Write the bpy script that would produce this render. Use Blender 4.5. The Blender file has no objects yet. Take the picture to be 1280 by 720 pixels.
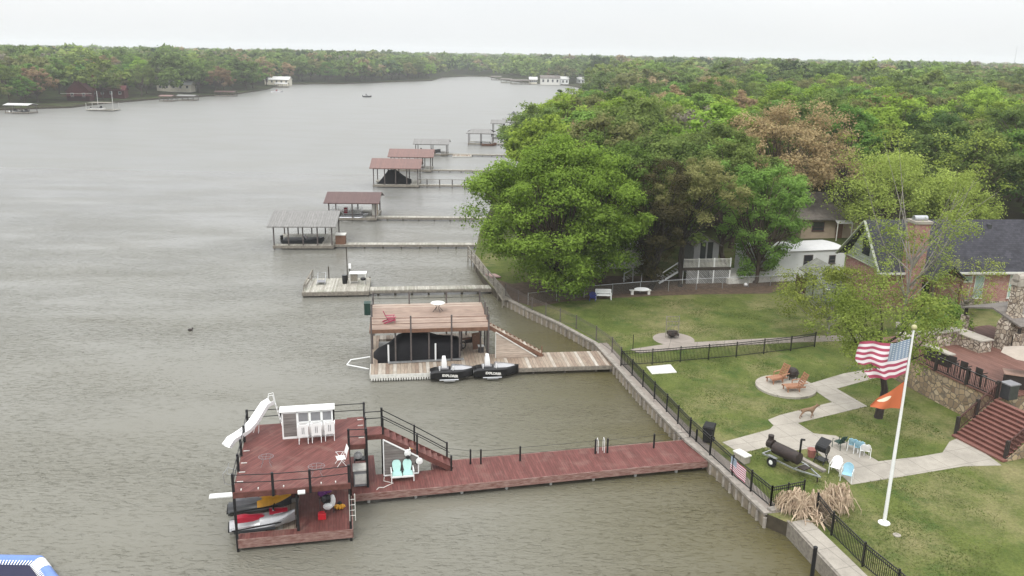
import bpy, bmesh, math, random
import numpy as np
from mathutils import Vector, Matrix
from mathutils.geometry import delaunay_2d_cdt
R = math.radians
rnd = random.Random(7)
scn = bpy.context.scene
COL = scn.collection

# ------------------------------------------------------------------ camera
F, HY, ROLL, CAMH = 1050.0, 66.5, 1.05, 24.0
PITCH = math.atan((360 - HY) / F)
cd = bpy.data.cameras.new('camera'); cam = bpy.data.objects.new('camera', cd); COL.objects.link(cam)
cd.sensor_width = 36; cd.lens = 36 * F / 1280; cd.clip_start = .5; cd.clip_end = 20000
cam.matrix_world = Matrix.Translation((0, 0, CAMH)) @ Matrix.Rotation(R(90) - PITCH, 4, 'X') @ Matrix.Rotation(R(ROLL), 4, 'Z')
scn.camera = cam

# ------------------------------------------------------------------ overcast sky and weak sun
SUN_EL, SUN_AZ = R(52), R(200)
w = bpy.data.worlds.new('World'); scn.world = w; w.use_nodes = True
nt = w.node_tree; nt.nodes.clear(); N = nt.nodes.new; L = nt.links.new
sky = N('ShaderNodeTexSky'); sky.sky_type = 'NISHITA'; sky.sun_disc = False; sky.sun_elevation = SUN_EL; sky.sun_rotation = SUN_AZ
b1 = N('ShaderNodeBackground'); b1.inputs[1].default_value = .08; L(sky.outputs[0], b1.inputs[0])
tc = N('ShaderNodeTexCoord'); mp = N('ShaderNodeMapping'); mp.inputs['Scale'].default_value = (1, 1, 4); L(tc.outputs['Generated'], mp.inputs[0])
nz = N('ShaderNodeTexNoise'); nz.inputs['Scale'].default_value = 2.2; nz.inputs['Detail'].default_value = 5; L(mp.outputs[0], nz.inputs[0])
cr = N('ShaderNodeValToRGB'); L(nz.outputs[0], cr.inputs[0])
cr.color_ramp.elements[0].position = .3; cr.color_ramp.elements[0].color = (.86, .88, .90, 1)
cr.color_ramp.elements[1].position = .7; cr.color_ramp.elements[1].color = (.95, .955, .96, 1)
b2 = N('ShaderNodeBackground'); L(cr.outputs[0], b2.inputs[0])
# overcast sky: the zenith is about three times as bright as the horizon
sx = N('ShaderNodeSeparateXYZ'); L(tc.outputs['Generated'], sx.inputs[0])
ma = N('ShaderNodeMath'); ma.operation = 'MULTIPLY_ADD'; ma.use_clamp = False; L(sx.outputs[2], ma.inputs[0]); ma.inputs[1].default_value = 1.55; ma.inputs[2].default_value = .80
mm = N('ShaderNodeMath'); mm.operation = 'MAXIMUM'; L(ma.outputs[0], mm.inputs[0]); mm.inputs[1].default_value = .80; L(mm.outputs[0], b2.inputs[1])
mx = N('ShaderNodeMixShader'); mx.inputs[0].default_value = .92; L(b1.outputs[0], mx.inputs[1]); L(b2.outputs[0], mx.inputs[2])
wo = N('ShaderNodeOutputWorld'); L(mx.outputs[0], wo.inputs[0])
sd = bpy.data.lights.new('sun', 'SUN'); sd.energy = 1.4; sd.angle = R(14); sd.color = (1, .96, .9)
so = bpy.data.objects.new('sun', sd); COL.objects.link(so)
so.rotation_euler = (R(90) - SUN_EL, 0, R(180) - SUN_AZ); so.location = (0, 0, 200)
vs = scn.view_settings; vs.view_transform = 'Standard'; vs.look = 'None'; vs.gamma = 1; vs.exposure = .28; vs.use_curve_mapping = False
scn.render.engine = 'CYCLES'; cy = scn.cycles
cy.use_denoising = True; cy.max_bounces = 7; cy.diffuse_bounces = 4; cy.glossy_bounces = 3; cy.transmission_bounces = 3
cy.transparent_max_bounces = 6; cy.volume_bounces = 1; cy.sample_clamp_indirect = 6; cy.caustics_reflective = False

# ------------------------------------------------------------------ pixel of the 1280x720 photograph -> point at height z
def P(x, y, z=0.0):
    u, v = x - 640, y - 360
    c, s = math.cos(R(ROLL)), math.sin(R(ROLL))
    u, v = u * c + v * s, -u * s + v * c
    d = Vector((u, F * math.cos(PITCH) - v * math.sin(PITCH), -(F * math.sin(PITCH) + v * math.cos(PITCH))))
    t = (z - CAMH) / d.z
    return Vector((0, 0, CAMH)) + d * t

# ------------------------------------------------------------------ materials
def _new(name):
    m = bpy.data.materials.new(name); m.use_nodes = True
    t = m.node_tree; b = t.nodes['Principled BSDF']
    return m, t, b
def mat(name, col, rough=.75, var=.18, scale=3.0, bump=.0, metal=0.0, spec=.35, coat=0, col2=None, stretch=None, detail=4):
    m, t, b = _new(name)
    b.inputs['Roughness'].default_value = rough; b.inputs['Metallic'].default_value = metal
    b.inputs['Specular IOR Level'].default_value = spec
    if coat: b.inputs['Coat Weight'].default_value = coat
    c = t.nodes.new('ShaderNodeTexCoord'); mp = t.nodes.new('ShaderNodeMapping'); t.links.new(c.outputs['Object'], mp.inputs[0])
    if stretch: mp.inputs['Scale'].default_value = stretch
    n = t.nodes.new('ShaderNodeTexNoise'); n.inputs['Scale'].default_value = scale; n.inputs['Detail'].default_value = detail
    n.inputs['Roughness'].default_value = .62
    t.links.new(mp.outputs[0], n.inputs[0])
    r = t.nodes.new('ShaderNodeValToRGB'); t.links.new(n.outputs[0], r.inputs[0])
    c2 = col2 or tuple(min(1, k * (1 + var)) for k in col); c1 = tuple(k * (1 - var) for k in col) if not col2 else col
    r.color_ramp.elements[0].position = .3; r.color_ramp.elements[1].position = .7
    r.color_ramp.elements[0].color = (*c1, 1); r.color_ramp.elements[1].color = (*c2, 1)
    t.links.new(r.outputs[0], b.inputs['Base Color'])
    if bump:
        bp = t.nodes.new('ShaderNodeBump'); bp.inputs['Strength'].default_value = bump; bp.inputs['Distance'].default_value = .03
        t.links.new(n.outputs[0], bp.inputs['Height']); t.links.new(bp.outputs[0], b.inputs['Normal'])
    return m
def math_(t, op, a, b=None, c=None):
    n = t.nodes.new('ShaderNodeMath'); n.operation = op
    for i, v in enumerate((a, b, c)):
        if v is None: continue
        if isinstance(v, (int, float)): n.inputs[i].default_value = v
        else: t.links.new(v, n.inputs[i])
    return n.outputs[0]
def mixc(t, f, a, b, mode='MIX'):
    n = t.nodes.new('ShaderNodeMix'); n.data_type = 'RGBA'; n.blend_type = mode
    for i, v in ((0, f), (6, a), (7, b)):
        if isinstance(v, (int, float)): n.inputs[i].default_value = v
        elif isinstance(v, tuple): n.inputs[i].default_value = (*v, 1) if len(v) == 3 else v
        else: t.links.new(v, n.inputs[i])
    return n.outputs[2]
def planks(name, cols, width=.14, ang=0.0, rough=.7, gap=.07, wear=None, vert=False):
    """boards of one width side by side along local x turned by ang; colour differs board by board"""
    m, t, b = _new(name); b.inputs['Roughness'].default_value = rough; b.inputs['Specular IOR Level'].default_value = .3
    c = t.nodes.new('ShaderNodeTexCoord'); mp = t.nodes.new('ShaderNodeMapping'); t.links.new(c.outputs['Object'], mp.inputs[0])
    mp.inputs['Rotation'].default_value = (R(90) if vert else 0, 0, R(ang))
    sp = t.nodes.new('ShaderNodeSeparateXYZ'); t.links.new(mp.outputs[0], sp.inputs[0])
    q = math_(t, 'DIVIDE', sp.outputs[0], width); fl = math_(t, 'FLOOR', q); fr = math_(t, 'FRACT', q)
    wn = t.nodes.new('ShaderNodeTexWhiteNoise'); wn.noise_dimensions = '1D'; t.links.new(fl, wn.inputs['W'])
    r = t.nodes.new('ShaderNodeValToRGB'); t.links.new(wn.outputs[0], r.inputs[0])
    e = r.color_ramp.elements
    e[0].position = 0; e[0].color = (*cols[0], 1); e[1].position = 1; e[1].color = (*cols[-1], 1)
    for i, k in enumerate(cols[1:-1]): x = e.new((i + 1) / (len(cols) - 1)); x.color = (*k, 1)
    cb = t.nodes.new('ShaderNodeCombineXYZ'); t.links.new(math_(t, 'MULTIPLY', sp.outputs[0], 9), cb.inputs[0])
    t.links.new(math_(t, 'MULTIPLY', sp.outputs[1], 1.2), cb.inputs[1]); t.links.new(fl, cb.inputs[2])
    n = t.nodes.new('ShaderNodeTexNoise'); n.inputs['Scale'].default_value = 1.0; n.inputs['Detail'].default_value = 5; t.links.new(cb.outputs[0], n.inputs[0])
    v = t.nodes.new('ShaderNodeMapRange'); v.inputs[1].default_value = .3; v.inputs[2].default_value = .7; v.inputs[3].default_value = .72; v.inputs[4].default_value = 1.2
    t.links.new(n.outputs[0], v.inputs[0])
    o = mixc(t, 1.0, r.outputs[0], v.outputs[0], 'MULTIPLY')
    if wear:
        n2 = t.nodes.new('ShaderNodeTexNoise'); n2.inputs['Scale'].default_value = 1.1; n2.inputs['Detail'].default_value = 7; t.links.new(c.outputs['Object'], n2.inputs[0])
        f = t.nodes.new('ShaderNodeMapRange'); f.inputs[1].default_value = .52; f.inputs[2].default_value = .72; f.inputs[4].default_value = .6
        t.links.new(n2.outputs[0], f.inputs[0]); o = mixc(t, f.outputs[0], o, wear)
    g = math_(t, 'LESS_THAN', fr, gap)
    o = mixc(t, math_(t, 'MULTIPLY', g, .75), o, tuple(k * .15 for k in cols[0]))
    t.links.new(o, b.inputs['Base Color'])
    bp = t.nodes.new('ShaderNodeBump'); bp.inputs['Strength'].default_value = .5; bp.inputs['Distance'].default_value = .01
    t.links.new(math_(t, 'SUBTRACT', 1.0, g), bp.inputs['Height']); t.links.new(bp.outputs[0], b.inputs['Normal'])
    return m
def stone_mat(name, cols, scale=2.4, mortar=(.42, .38, .32), gap=.07, rough=.85):
    m, t, b = _new(name); b.inputs['Roughness'].default_value = rough
    c = t.nodes.new('ShaderNodeTexCoord')
    n0 = t.nodes.new('ShaderNodeTexNoise'); n0.inputs['Scale'].default_value = 1.5; t.links.new(c.outputs['Object'], n0.inputs[0])
    v0 = t.nodes.new('ShaderNodeVectorMath'); v0.operation = 'MULTIPLY_ADD'; v0.inputs[1].default_value = (.25,) * 3
    t.links.new(n0.outputs[1], v0.inputs[0]); t.links.new(c.outputs['Object'], v0.inputs[2])
    v = t.nodes.new('ShaderNodeTexVoronoi'); v.inputs['Scale'].default_value = scale; t.links.new(v0.outputs[0], v.inputs[0])
    e = t.nodes.new('ShaderNodeTexVoronoi'); e.feature = 'DISTANCE_TO_EDGE'; e.inputs['Scale'].default_value = scale; t.links.new(v0.outputs[0], e.inputs[0])
    sp = t.nodes.new('ShaderNodeSeparateColor'); t.links.new(v.outputs['Color'], sp.inputs[0])
    r = t.nodes.new('ShaderNodeValToRGB'); t.links.new(sp.outputs[0], r.inputs[0])
    el = r.color_ramp.elements; el[0].color = (*cols[0], 1); el[1].color = (*cols[-1], 1)
    for i, k in enumerate(cols[1:-1]): x = el.new((i + 1) / (len(cols) - 1)); x.color = (*k, 1)
    g = t.nodes.new('ShaderNodeMapRange'); g.inputs[1].default_value = gap * .4; g.inputs[2].default_value = gap; t.links.new(e.outputs[0], g.inputs[0])
    o = mixc(t, g.outputs[0], mortar, r.outputs[0]); t.links.new(o, b.inputs['Base Color'])
    bp = t.nodes.new('ShaderNodeBump'); bp.inputs['Strength'].default_value = .7; bp.inputs['Distance'].default_value = .04
    t.links.new(g.outputs[0], bp.inputs['Height']); t.links.new(bp.outputs[0], b.inputs['Normal'])
    return m
def brick_mat(name):
    m, t, b = _new(name); b.inputs['Roughness'].default_value = .85
    c = t.nodes.new('ShaderNodeTexCoord'); sp = t.nodes.new('ShaderNodeSeparateXYZ'); t.links.new(c.outputs['Object'], sp.inputs[0])
    cb = t.nodes.new('ShaderNodeCombineXYZ'); t.links.new(math_(t, 'ADD', sp.outputs[0], sp.outputs[1]), cb.inputs[0]); t.links.new(sp.outputs[2], cb.inputs[1])
    k = t.nodes.new('ShaderNodeTexBrick'); t.links.new(cb.outputs[0], k.inputs[0]); k.inputs['Scale'].default_value = 1
    k.inputs['Brick Width'].default_value = .24; k.inputs['Row Height'].default_value = .085; k.inputs['Mortar Size'].default_value = .009
    k.inputs['Color1'].default_value = (.25, .075, .06, 1); k.inputs['Color2'].default_value = (.36, .16, .13, 1); k.inputs['Mortar'].default_value = (.42, .34, .3, 1)
    n = t.nodes.new('ShaderNodeTexNoise'); n.inputs['Scale'].default_value = 2.4; n.inputs['Detail'].default_value = 8; n.inputs['Roughness'].default_value = .8; t.links.new(c.outputs['Object'], n.inputs[0])
    f = t.nodes.new('ShaderNodeMapRange'); f.inputs[1].default_value = .5; f.inputs[2].default_value = .66; f.inputs[4].default_value = .75; t.links.new(n.outputs[0], f.inputs[0])
    t.links.new(mixc(t, f.outputs[0], k.outputs[0], (.50, .36, .32)), b.inputs['Base Color'])
    return m
def shingle_mat(name, c1, c2, row=.16):
    m, t, b = _new(name); b.inputs['Roughness'].default_value = .9
    c = t.nodes.new('ShaderNodeTexCoord')
    k = t.nodes.new('ShaderNodeTexBrick'); t.links.new(c.outputs['Object'], k.inputs[0]); k.inputs['Scale'].default_value = 1
    k.inputs['Brick Width'].default_value = .33; k.inputs['Row Height'].default_value = row; k.inputs['Mortar Size'].default_value = .008
    k.inputs['Color1'].default_value = (*c1, 1); k.inputs['Color2'].default_value = (*c2, 1); k.inputs['Mortar'].default_value = (*[q * .6 for q in c1], 1)
    n = t.nodes.new('ShaderNodeTexNoise'); n.inputs['Scale'].default_value = .9; n.inputs['Detail'].default_value = 8; n.inputs['Roughness'].default_value = .75; t.links.new(c.outputs['Object'], n.inputs[0])
    v = t.nodes.new('ShaderNodeMapRange'); v.inputs[1].default_value = .35; v.inputs[2].default_value = .7; v.inputs[3].default_value = .75; v.inputs[4].default_value = 1.35; t.links.new(n.outputs[0], v.inputs[0])
    t.links.new(mixc(t, 1.0, k.outputs[0], v.outputs[0], 'MULTIPLY'), b.inputs['Base Color'])
    return m
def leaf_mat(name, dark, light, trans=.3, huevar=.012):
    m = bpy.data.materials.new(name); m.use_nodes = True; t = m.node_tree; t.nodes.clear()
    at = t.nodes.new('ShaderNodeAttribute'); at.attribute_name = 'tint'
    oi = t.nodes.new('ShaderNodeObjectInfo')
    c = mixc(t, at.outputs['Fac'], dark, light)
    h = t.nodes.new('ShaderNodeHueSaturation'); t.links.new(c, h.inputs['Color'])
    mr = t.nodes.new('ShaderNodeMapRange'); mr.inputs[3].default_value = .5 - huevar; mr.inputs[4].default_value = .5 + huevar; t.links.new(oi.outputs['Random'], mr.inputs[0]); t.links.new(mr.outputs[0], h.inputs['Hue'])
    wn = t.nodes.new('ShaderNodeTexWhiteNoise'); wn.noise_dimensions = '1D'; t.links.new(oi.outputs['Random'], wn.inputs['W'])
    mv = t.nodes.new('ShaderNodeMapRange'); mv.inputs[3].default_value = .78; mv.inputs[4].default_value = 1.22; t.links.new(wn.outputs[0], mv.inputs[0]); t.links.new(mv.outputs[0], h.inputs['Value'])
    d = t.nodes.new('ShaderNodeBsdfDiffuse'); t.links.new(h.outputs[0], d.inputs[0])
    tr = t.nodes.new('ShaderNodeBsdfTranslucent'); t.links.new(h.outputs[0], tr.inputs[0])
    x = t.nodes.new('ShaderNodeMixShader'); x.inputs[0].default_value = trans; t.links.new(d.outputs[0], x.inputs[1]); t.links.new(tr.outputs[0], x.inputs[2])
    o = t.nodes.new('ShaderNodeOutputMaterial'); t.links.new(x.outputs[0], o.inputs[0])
    return m

M = {}
RED = [(.120, .042, .036), (.142, .050, .043), (.165, .062, .053)]
M['redplank'] = planks('red_brown_decking_across', RED, .14, 0, wear=(.20, .115, .095))
M['redplank_diag'] = planks('red_brown_decking_diagonal', RED, .14, 38, wear=(.21, .12, .10))
M['redwood'] = mat('red_brown_stained_timber', (.11, .042, .034), .7, .3, 4, .2)
M['reddark'] = mat('weathered_red_fascia', (.14, .05, .04), .75, .2, 2.5, .3, col2=(.32, .22, .19), stretch=(1, 1, 5))
M['black'] = mat('black_painted_post', (.012, .012, .013), .5, .2, 8)
M['iron'] = mat('black_iron', (.012, .012, .012), .45, .2, 8)
M['white'] = mat('white_paint', (.78, .79, .78), .45, .06, 2, .05)
M['offwhite'] = mat('weathered_white', (.62, .61, .57), .6, .15, 4, .1)
M['plastic_white'] = mat('white_plastic', (.8, .8, .8), .3, .04, 3)
M['greypanel'] = planks('grey_slat_panel', [(.17, .15, .14), (.23, .21, .20)], .17, 90, vert=True)
M['greywood'] = planks('weathered_grey_decking', [(.27, .25, .21), (.36, .34, .29), (.44, .42, .37)], .16, 0, wear=(.22, .24, .17))
M['greytimber'] = mat('weathered_grey_timber', (.20, .18, .15), .85, .35, 5, .3)
M['darktimber'] = mat('dark_wet_timber', (.06, .05, .04), .8, .35, 5, .3)
M['pinkplank'] = planks('pink_tan_decking', [(.26, .185, .145), (.30, .22, .175), (.28, .20, .155), (.32, .235, .19), (.46, .38, .31)], .30, 90, wear=(.36, .27, .21))
M['tanplank'] = planks('tan_dock_decking', [(.23, .17, .13), (.28, .22, .17), (.34, .28, .22), (.46, .43, .38)], .28, 0, wear=(.30, .26, .20))
M['browntrim'] = mat('brown_stained_trim', (.16, .085, .055), .7, .25, 5, .2)
M['greypost'] = mat('grey_brown_post', (.10, .085, .08), .7, .25, 5)
M['tansiding'] = planks('tan_lap_siding', [(.42, .34, .28), (.50, .42, .35)], .16, 90, vert=True)
M['tarp'] = mat('black_fabric_cover', (.008, .008, .010), .85, .3, 1.5, .5)
def concrete(name, col, ang, joint=1.6):
    m, t, b = _new(name); b.inputs['Roughness'].default_value = .9; b.inputs['Specular IOR Level'].default_value = .2
    c = t.nodes.new('ShaderNodeTexCoord'); mp = t.nodes.new('ShaderNodeMapping'); t.links.new(c.outputs['Object'], mp.inputs[0]); mp.inputs['Rotation'].default_value = (0, 0, R(ang))
    def nz_(s, d, rg): n = t.nodes.new('ShaderNodeTexNoise'); n.inputs['Scale'].default_value = s; n.inputs['Detail'].default_value = d; n.inputs['Roughness'].default_value = rg; t.links.new(c.outputs['Object'], n.inputs[0]); return n.outputs[0]
    def rg_(v, a, b_, lo, hi): k = t.nodes.new('ShaderNodeMapRange'); k.inputs[1].default_value = a; k.inputs[2].default_value = b_; k.inputs[3].default_value = lo; k.inputs[4].default_value = hi; t.links.new(v, k.inputs[0]); return k.outputs[0]
    o = mixc(t, 1.0, col, rg_(nz_(.7, 8, .7), .3, .7, .78, 1.16), 'MULTIPLY'); o = mixc(t, rg_(nz_(1.9, 8, .8), .58, .74, 0, .5), o, tuple(k * .45 for k in col)); o = mixc(t, 1.0, o, rg_(nz_(22, 3, .6), .3, .7, .9, 1.1), 'MULTIPLY')
    sp = t.nodes.new('ShaderNodeSeparateXYZ'); t.links.new(mp.outputs[0], sp.inputs[0])
    f = math_(t, 'MAXIMUM', math_(t, 'LESS_THAN', math_(t, 'FRACT', math_(t, 'DIVIDE', sp.outputs[0], joint)), .022), math_(t, 'LESS_THAN', math_(t, 'FRACT', math_(t, 'DIVIDE', sp.outputs[1], joint)), .022))
    t.links.new(mixc(t, math_(t, 'MULTIPLY', f, .6), o, tuple(k * .35 for k in col)), b.inputs['Base Color']); return m
M['concrete'] = concrete('pale_concrete', (.355, .325, .28), -20)
M['concrete_old'] = concrete('older_concrete', (.28, .245, .215), 15, 2.2)
M['cap'] = mat('pale_wall_cap', (.27, .245, .215), .8, .3, 3, .3)
M['vinyl'] = mat('stained_white_vinyl_piling', (.20, .17, .13), .6, .4, 3, .2, stretch=(1, 1, .4))
M['galv'] = mat('galvanised_steel', (.45, .46, .47), .4, .15, 5, metal=.7)
M['chrome'] = mat('polished_aluminium', (.7, .7, .72), .25, .05, 5, metal=.9)
M['bark'] = mat('brown_bark', (.075, .055, .042), .9, .35, 6, .6, stretch=(1, 1, .3))
M['barkpale'] = mat('pale_grey_bark', (.26, .24, .21), .9, .3, 6, .6, stretch=(1, 1, .3))
M['barkdark'] = mat('dark_bark', (.035, .028, .024), .9, .3, 6, .6, stretch=(1, 1, .3))
M['stone'] = stone_mat('tan_field_stone', [(.30, .21, .13), (.42, .32, .20), (.20, .14, .09), (.50, .40, .28)], 2.6, (.16, .13, .10), .09)
M['stonepale'] = stone_mat('pale_chimney_stone', [(.50, .44, .36), (.30, .24, .18), (.62, .56, .47)], 3.0, (.12, .09, .07), .10)
M['brick'] = brick_mat('mottled_red_brick')
M['shingle'] = shingle_mat('dark_slate_shingles', (.026, .026, .034), (.048, .047, .058))
M['shinglebrown'] = shingle_mat('grey_brown_shingles', (.13, .115, .10), (.18, .16, .145))
M['glass'] = mat('window_glass_dark', (.03, .035, .04), .12, .2, 1, spec=.6)
M['glassgreen'] = mat('window_with_pale_blind', (.33, .44, .40), .25, .06, 1, spec=.5)
M['darkred'] = mat('dark_red_boards', (.085, .022, .022), .8, .3, 2)
M['cream'] = mat('cream_siding', (.62, .58, .48), .7, .1, 1)
M['beige'] = mat('beige_siding', (.34, .27, .20), .8, .12, 1)
M['orange'] = mat('burnt_orange_cloth', (.52, .14, .05), .8, .12, 3)
M['tanwood'] = mat('tan_wooden_lounger', (.34, .17, .10), .6, .2, 6)
M['rust'] = mat('rusty_black_steel', (.016, .013, .012), .55, .3, 5, .3, col2=(.045, .030, .025))
M['steelblack'] = mat('black_enamel', (.012, .012, .013), .3, .2, 5)
M['rubber'] = mat('black_rubber', (.015, .015, .015), .8, .2, 5)
M['red'] = mat('bright_red', (.50, .02, .03), .4, .1, 4)
M['crimson'] = mat('crimson_vinyl', (.32, .012, .03), .45, .12, 4)
M['silver'] = mat('silver_gelcoat', (.38, .38, .39), .25, .1, 2, metal=.4, coat=.4)
M['darkgrey'] = mat('dark_grey_gelcoat', (.05, .052, .056), .35, .15, 3, coat=.3)
M['midgrey'] = mat('mid_grey_vinyl', (.21, .21, .22), .5, .12, 3)
M['yellow'] = mat('amber_yellow', (.60, .30, .03), .5, .12, 4)
M['purple'] = mat('purple_nylon', (.13, .03, .16), .7, .25, 8)
M['teal'] = mat('pale_teal_plastic', (.40, .62, .58), .45, .06, 4)
M['blue'] = mat('blue_plastic', (.05, .06, .30), .5, .12, 4)
M['paleblue'] = mat('pale_blue_plastic', (.28, .48, .58), .5, .08, 4)
M['magenta'] = mat('raspberry_plastic', (.33, .04, .09), .5, .12, 4)
M['green'] = mat('dark_green_plastic', (.012, .04, .03), .5, .15, 4)
M['greyroof'] = planks('grey_ribbed_metal_roof', [(.185, .180, .170), (.215, .208, .198)], .3, 0, .5)
M['brownroof'] = planks('brown_ribbed_metal_roof', [(.095, .052, .048), (.11, .062, .055)], .3, 0, .5)
M['redroof'] = planks('faded_red_metal_roof', [(.17, .098, .084), (.20, .112, .095)], .3, 0, .5)
M['whiteroof'] = mat('white_metal_roof', (.50, .50, .49), .5, .06, 2)
M['darkbrown'] = mat('dark_brown_fence_board', (.07, .032, .026), .8, .25, 4)
M['umbrella'] = mat('taupe_canvas', (.36, .31, .26), .9, .08, 2)
M['wicker'] = mat('dark_wicker', (.035, .028, .025), .8, .4, 30, .4)
M['fur'] = mat('tan_brindle_fur', (.22, .14, .09), .9, .3, 14)
M['straw'] = mat('dry_straw', (.36, .26, .19), .9, .45, 4, col2=(.56, .46, .33))
M['raftblue'] = mat('blue_pvc', (.13, .22, .50), .35, .08, 3)
M['raftdark'] = mat('navy_mesh', (.015, .016, .045), .7, .2, 20)
M['bollard'] = mat('light_pole_grey', (.5, .5, .48), .5, .1, 4)

# ------------------------------------------------------------------ mesh builder
class MB:
    def __init__(s): s.v = []; s.f = []; s.uv = None
    def add(s, vs, fs):
        o = len(s.v); s.v += [tuple(q) for q in vs]; s.f += [tuple(i + o for i in f) for f in fs]; return s
    def box(s, x0, x1, y0, y1, z0, z1):
        return s.add([(x0, y0, z0), (x1, y0, z0), (x1, y1, z0), (x0, y1, z0), (x0, y0, z1), (x1, y0, z1), (x1, y1, z1), (x0, y1, z1)],
                     [(3, 2, 1, 0), (4, 5, 6, 7), (0, 1, 5, 4), (1, 2, 6, 5), (2, 3, 7, 6), (3, 0, 4, 7)])
    def bar(s, p, q, w=.05, h=None, up=(0, 0, 1)):
        p, q = Vector(p), Vector(q); h = h or w; d = (q - p)
        if d.length < 1e-6: return s
        d.normalize(); up = Vector(up)
        if abs(d.dot(up)) > .98: up = Vector((0, 1, 0))
        a = d.cross(up).normalized() * w / 2; b = a.cross(d).normalized() * h / 2
        vs = [p - a - b, p + a - b, p + a + b, p - a + b, q - a - b, q + a - b, q + a + b, q - a + b]
        return s.add(vs, [(3, 2, 1, 0), (4, 5, 6, 7), (0, 1, 5, 4), (1, 2, 6, 5), (2, 3, 7, 6), (3, 0, 4, 7)])
    def tube(s, pts, r, n=6, cap=True):
        pts = [Vector(p) for p in pts]; rs = r if isinstance(r, (list, tuple)) else [r] * len(pts)
        vs = []; fs = []; prev = None
        for i, p in enumerate(pts):
            d = (pts[min(i + 1, len(pts) - 1)] - pts[max(i - 1, 0)]).normalized()
            if prev is None: a = d.cross(Vector((0, 0, 1)) if abs(d.z) < .9 else Vector((1, 0, 0))).normalized()
            else: a = (prev - d * prev.dot(d)).normalized()
            prev = a; b = d.cross(a)
            for k in range(n):
                t = 2 * math.pi * k / n; vs.append(p + (a * math.cos(t) + b * math.sin(t)) * rs[i])
        for i in range(len(pts) - 1):
            for k in range(n):
                k2 = (k + 1) % n; fs.append((i * n + k, i * n + k2, (i + 1) * n + k2, (i + 1) * n + k))
        if cap: fs += [tuple(reversed(range(n))), tuple((len(pts) - 1) * n + k for k in range(n))]
        return s.add(vs, fs)
    def prism(s, poly, z0, z1):
        n = len(poly)
        area = sum(poly[i][0] * poly[(i + 1) % n][1] - poly[(i + 1) % n][0] * poly[i][1] for i in range(n))
        if area < 0: poly = poly[::-1]
        vs = [(p[0], p[1], z0) for p in poly] + [(p[0], p[1], z1) for p in poly]
        fs = [tuple(reversed(range(n))), tuple(range(n, 2 * n))] + [(i, (i + 1) % n, n + (i + 1) % n, n + i) for i in range(n)]
        return s.add(vs, fs)
    def lathe(s, prof, n=12, c=(0, 0, 0)):
        vs = []; fs = []
        for r, z in prof:
            for k in range(n):
                t = 2 * math.pi * k / n; vs.append((c[0] + r * math.cos(t), c[1] + r * math.sin(t), c[2] + z))
        for i in range(len(prof) - 1):
            for k in range(n):
                k2 = (k + 1) % n; fs.append((i * n + k, i * n + k2, (i + 1) * n + k2, (i + 1) * n + k))
        fs += [tuple(reversed(range(n))), tuple((len(prof) - 1) * n + k for k in range(n))]
        return s.add(vs, fs)
    def loft(s, secs, closed_ends=True):
        n = len(secs[0]); vs = [p for q in secs for p in q]; fs = []
        for i in range(len(secs) - 1):
            for k in range(n):
                k2 = (k + 1) % n; fs.append((i * n + k, i * n + k2, (i + 1) * n + k2, (i + 1) * n + k))
        if closed_ends: fs += [tuple(reversed(range(n))), tuple((len(secs) - 1) * n + k for k in range(n))]
        return s.add(vs, fs)
    def ell(s, c, r, n=12, m=7, rot=None):
        vs = []; fs = []
        for i in range(m + 1):
            ph = math.pi * i / m - math.pi / 2
            for k in range(n):
                t = 2 * math.pi * k / n; q = Vector((r[0] * math.cos(ph) * math.cos(t), r[1] * math.cos(ph) * math.sin(t), r[2] * math.sin(ph)))
                if rot: q = rot @ q
                vs.append(q + Vector(c))
        for i in range(m):
            for k in range(n):
                k2 = (k + 1) % n; fs.append((i * n + k, i * n + k2, (i + 1) * n + k2, (i + 1) * n + k))
        return s.add(vs, fs)
    def build(s, name, m, parent=None, smooth=False, bevel=0):
        me = bpy.data.meshes.new(name); me.from_pydata(s.v, [], s.f); me.materials.append(M[m] if isinstance(m, str) else m)
        if smooth: me.polygons.foreach_set('use_smooth', [True] * len(me.polygons)); 
        me.update()
        o = bpy.data.objects.new(name, me); COL.objects.link(o)
        if parent is not None: o.parent = parent
        if bevel:
            b = o.modifiers.new('b', 'BEVEL'); b.width = bevel; b.segments = 2; b.limit_method = 'ANGLE'
        if smooth:
            try: me.set_sharp_from_angle(angle=R(42))
            except Exception: pass
        return o
def tag(o, label, cat, group=None):
    o['label'] = label; o['category'] = cat
    if group: o['group'] = group
    return o
def thing(name, label, cat, loc=(0, 0, 0), rz=0.0, group=None):
    o = bpy.data.objects.new(name, None); COL.objects.link(o); o.empty_display_size = .2
    o.location = loc; o.rotation_euler = (0, 0, rz); return tag(o, label, cat, group)
def struct(o, kind='structure'): o['kind'] = kind; return o
def dup(root, loc=None, rz=None, label=None, group=None):
    r = root.copy(); COL.objects.link(r)
    for ch in list(root.children):
        c = ch.copy(); COL.objects.link(c); c.parent = r
        for g in list(ch.children):
            d = g.copy(); COL.objects.link(d); d.parent = c
    if loc is not None: r.location = loc
    if rz is not None: r.rotation_euler = (0, 0, rz)
    if label: r['label'] = label
    if group: r['group'] = group
    return r
class Fr:
    """a local frame: u along the dock towards the shore, w away from the camera"""
    def __init__(s, o, ang): s.o = Vector((o[0], o[1], 0)); s.a = R(ang); s.u = Vector((math.cos(s.a), math.sin(s.a), 0)); s.w = Vector((-s.u.y, s.u.x, 0))
    def __call__(s, u, w, z=0): return s.o + s.u * u + s.w * w + Vector((0, 0, z))
def one(mb, name, m, label, cat, group=None, loc=(0, 0, 0), rz=0, smooth=False):
    o = mb.build(name, m, smooth=smooth); o.location = loc; o.rotation_euler = (0, 0, rz); return tag(o, label, cat, group)

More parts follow.
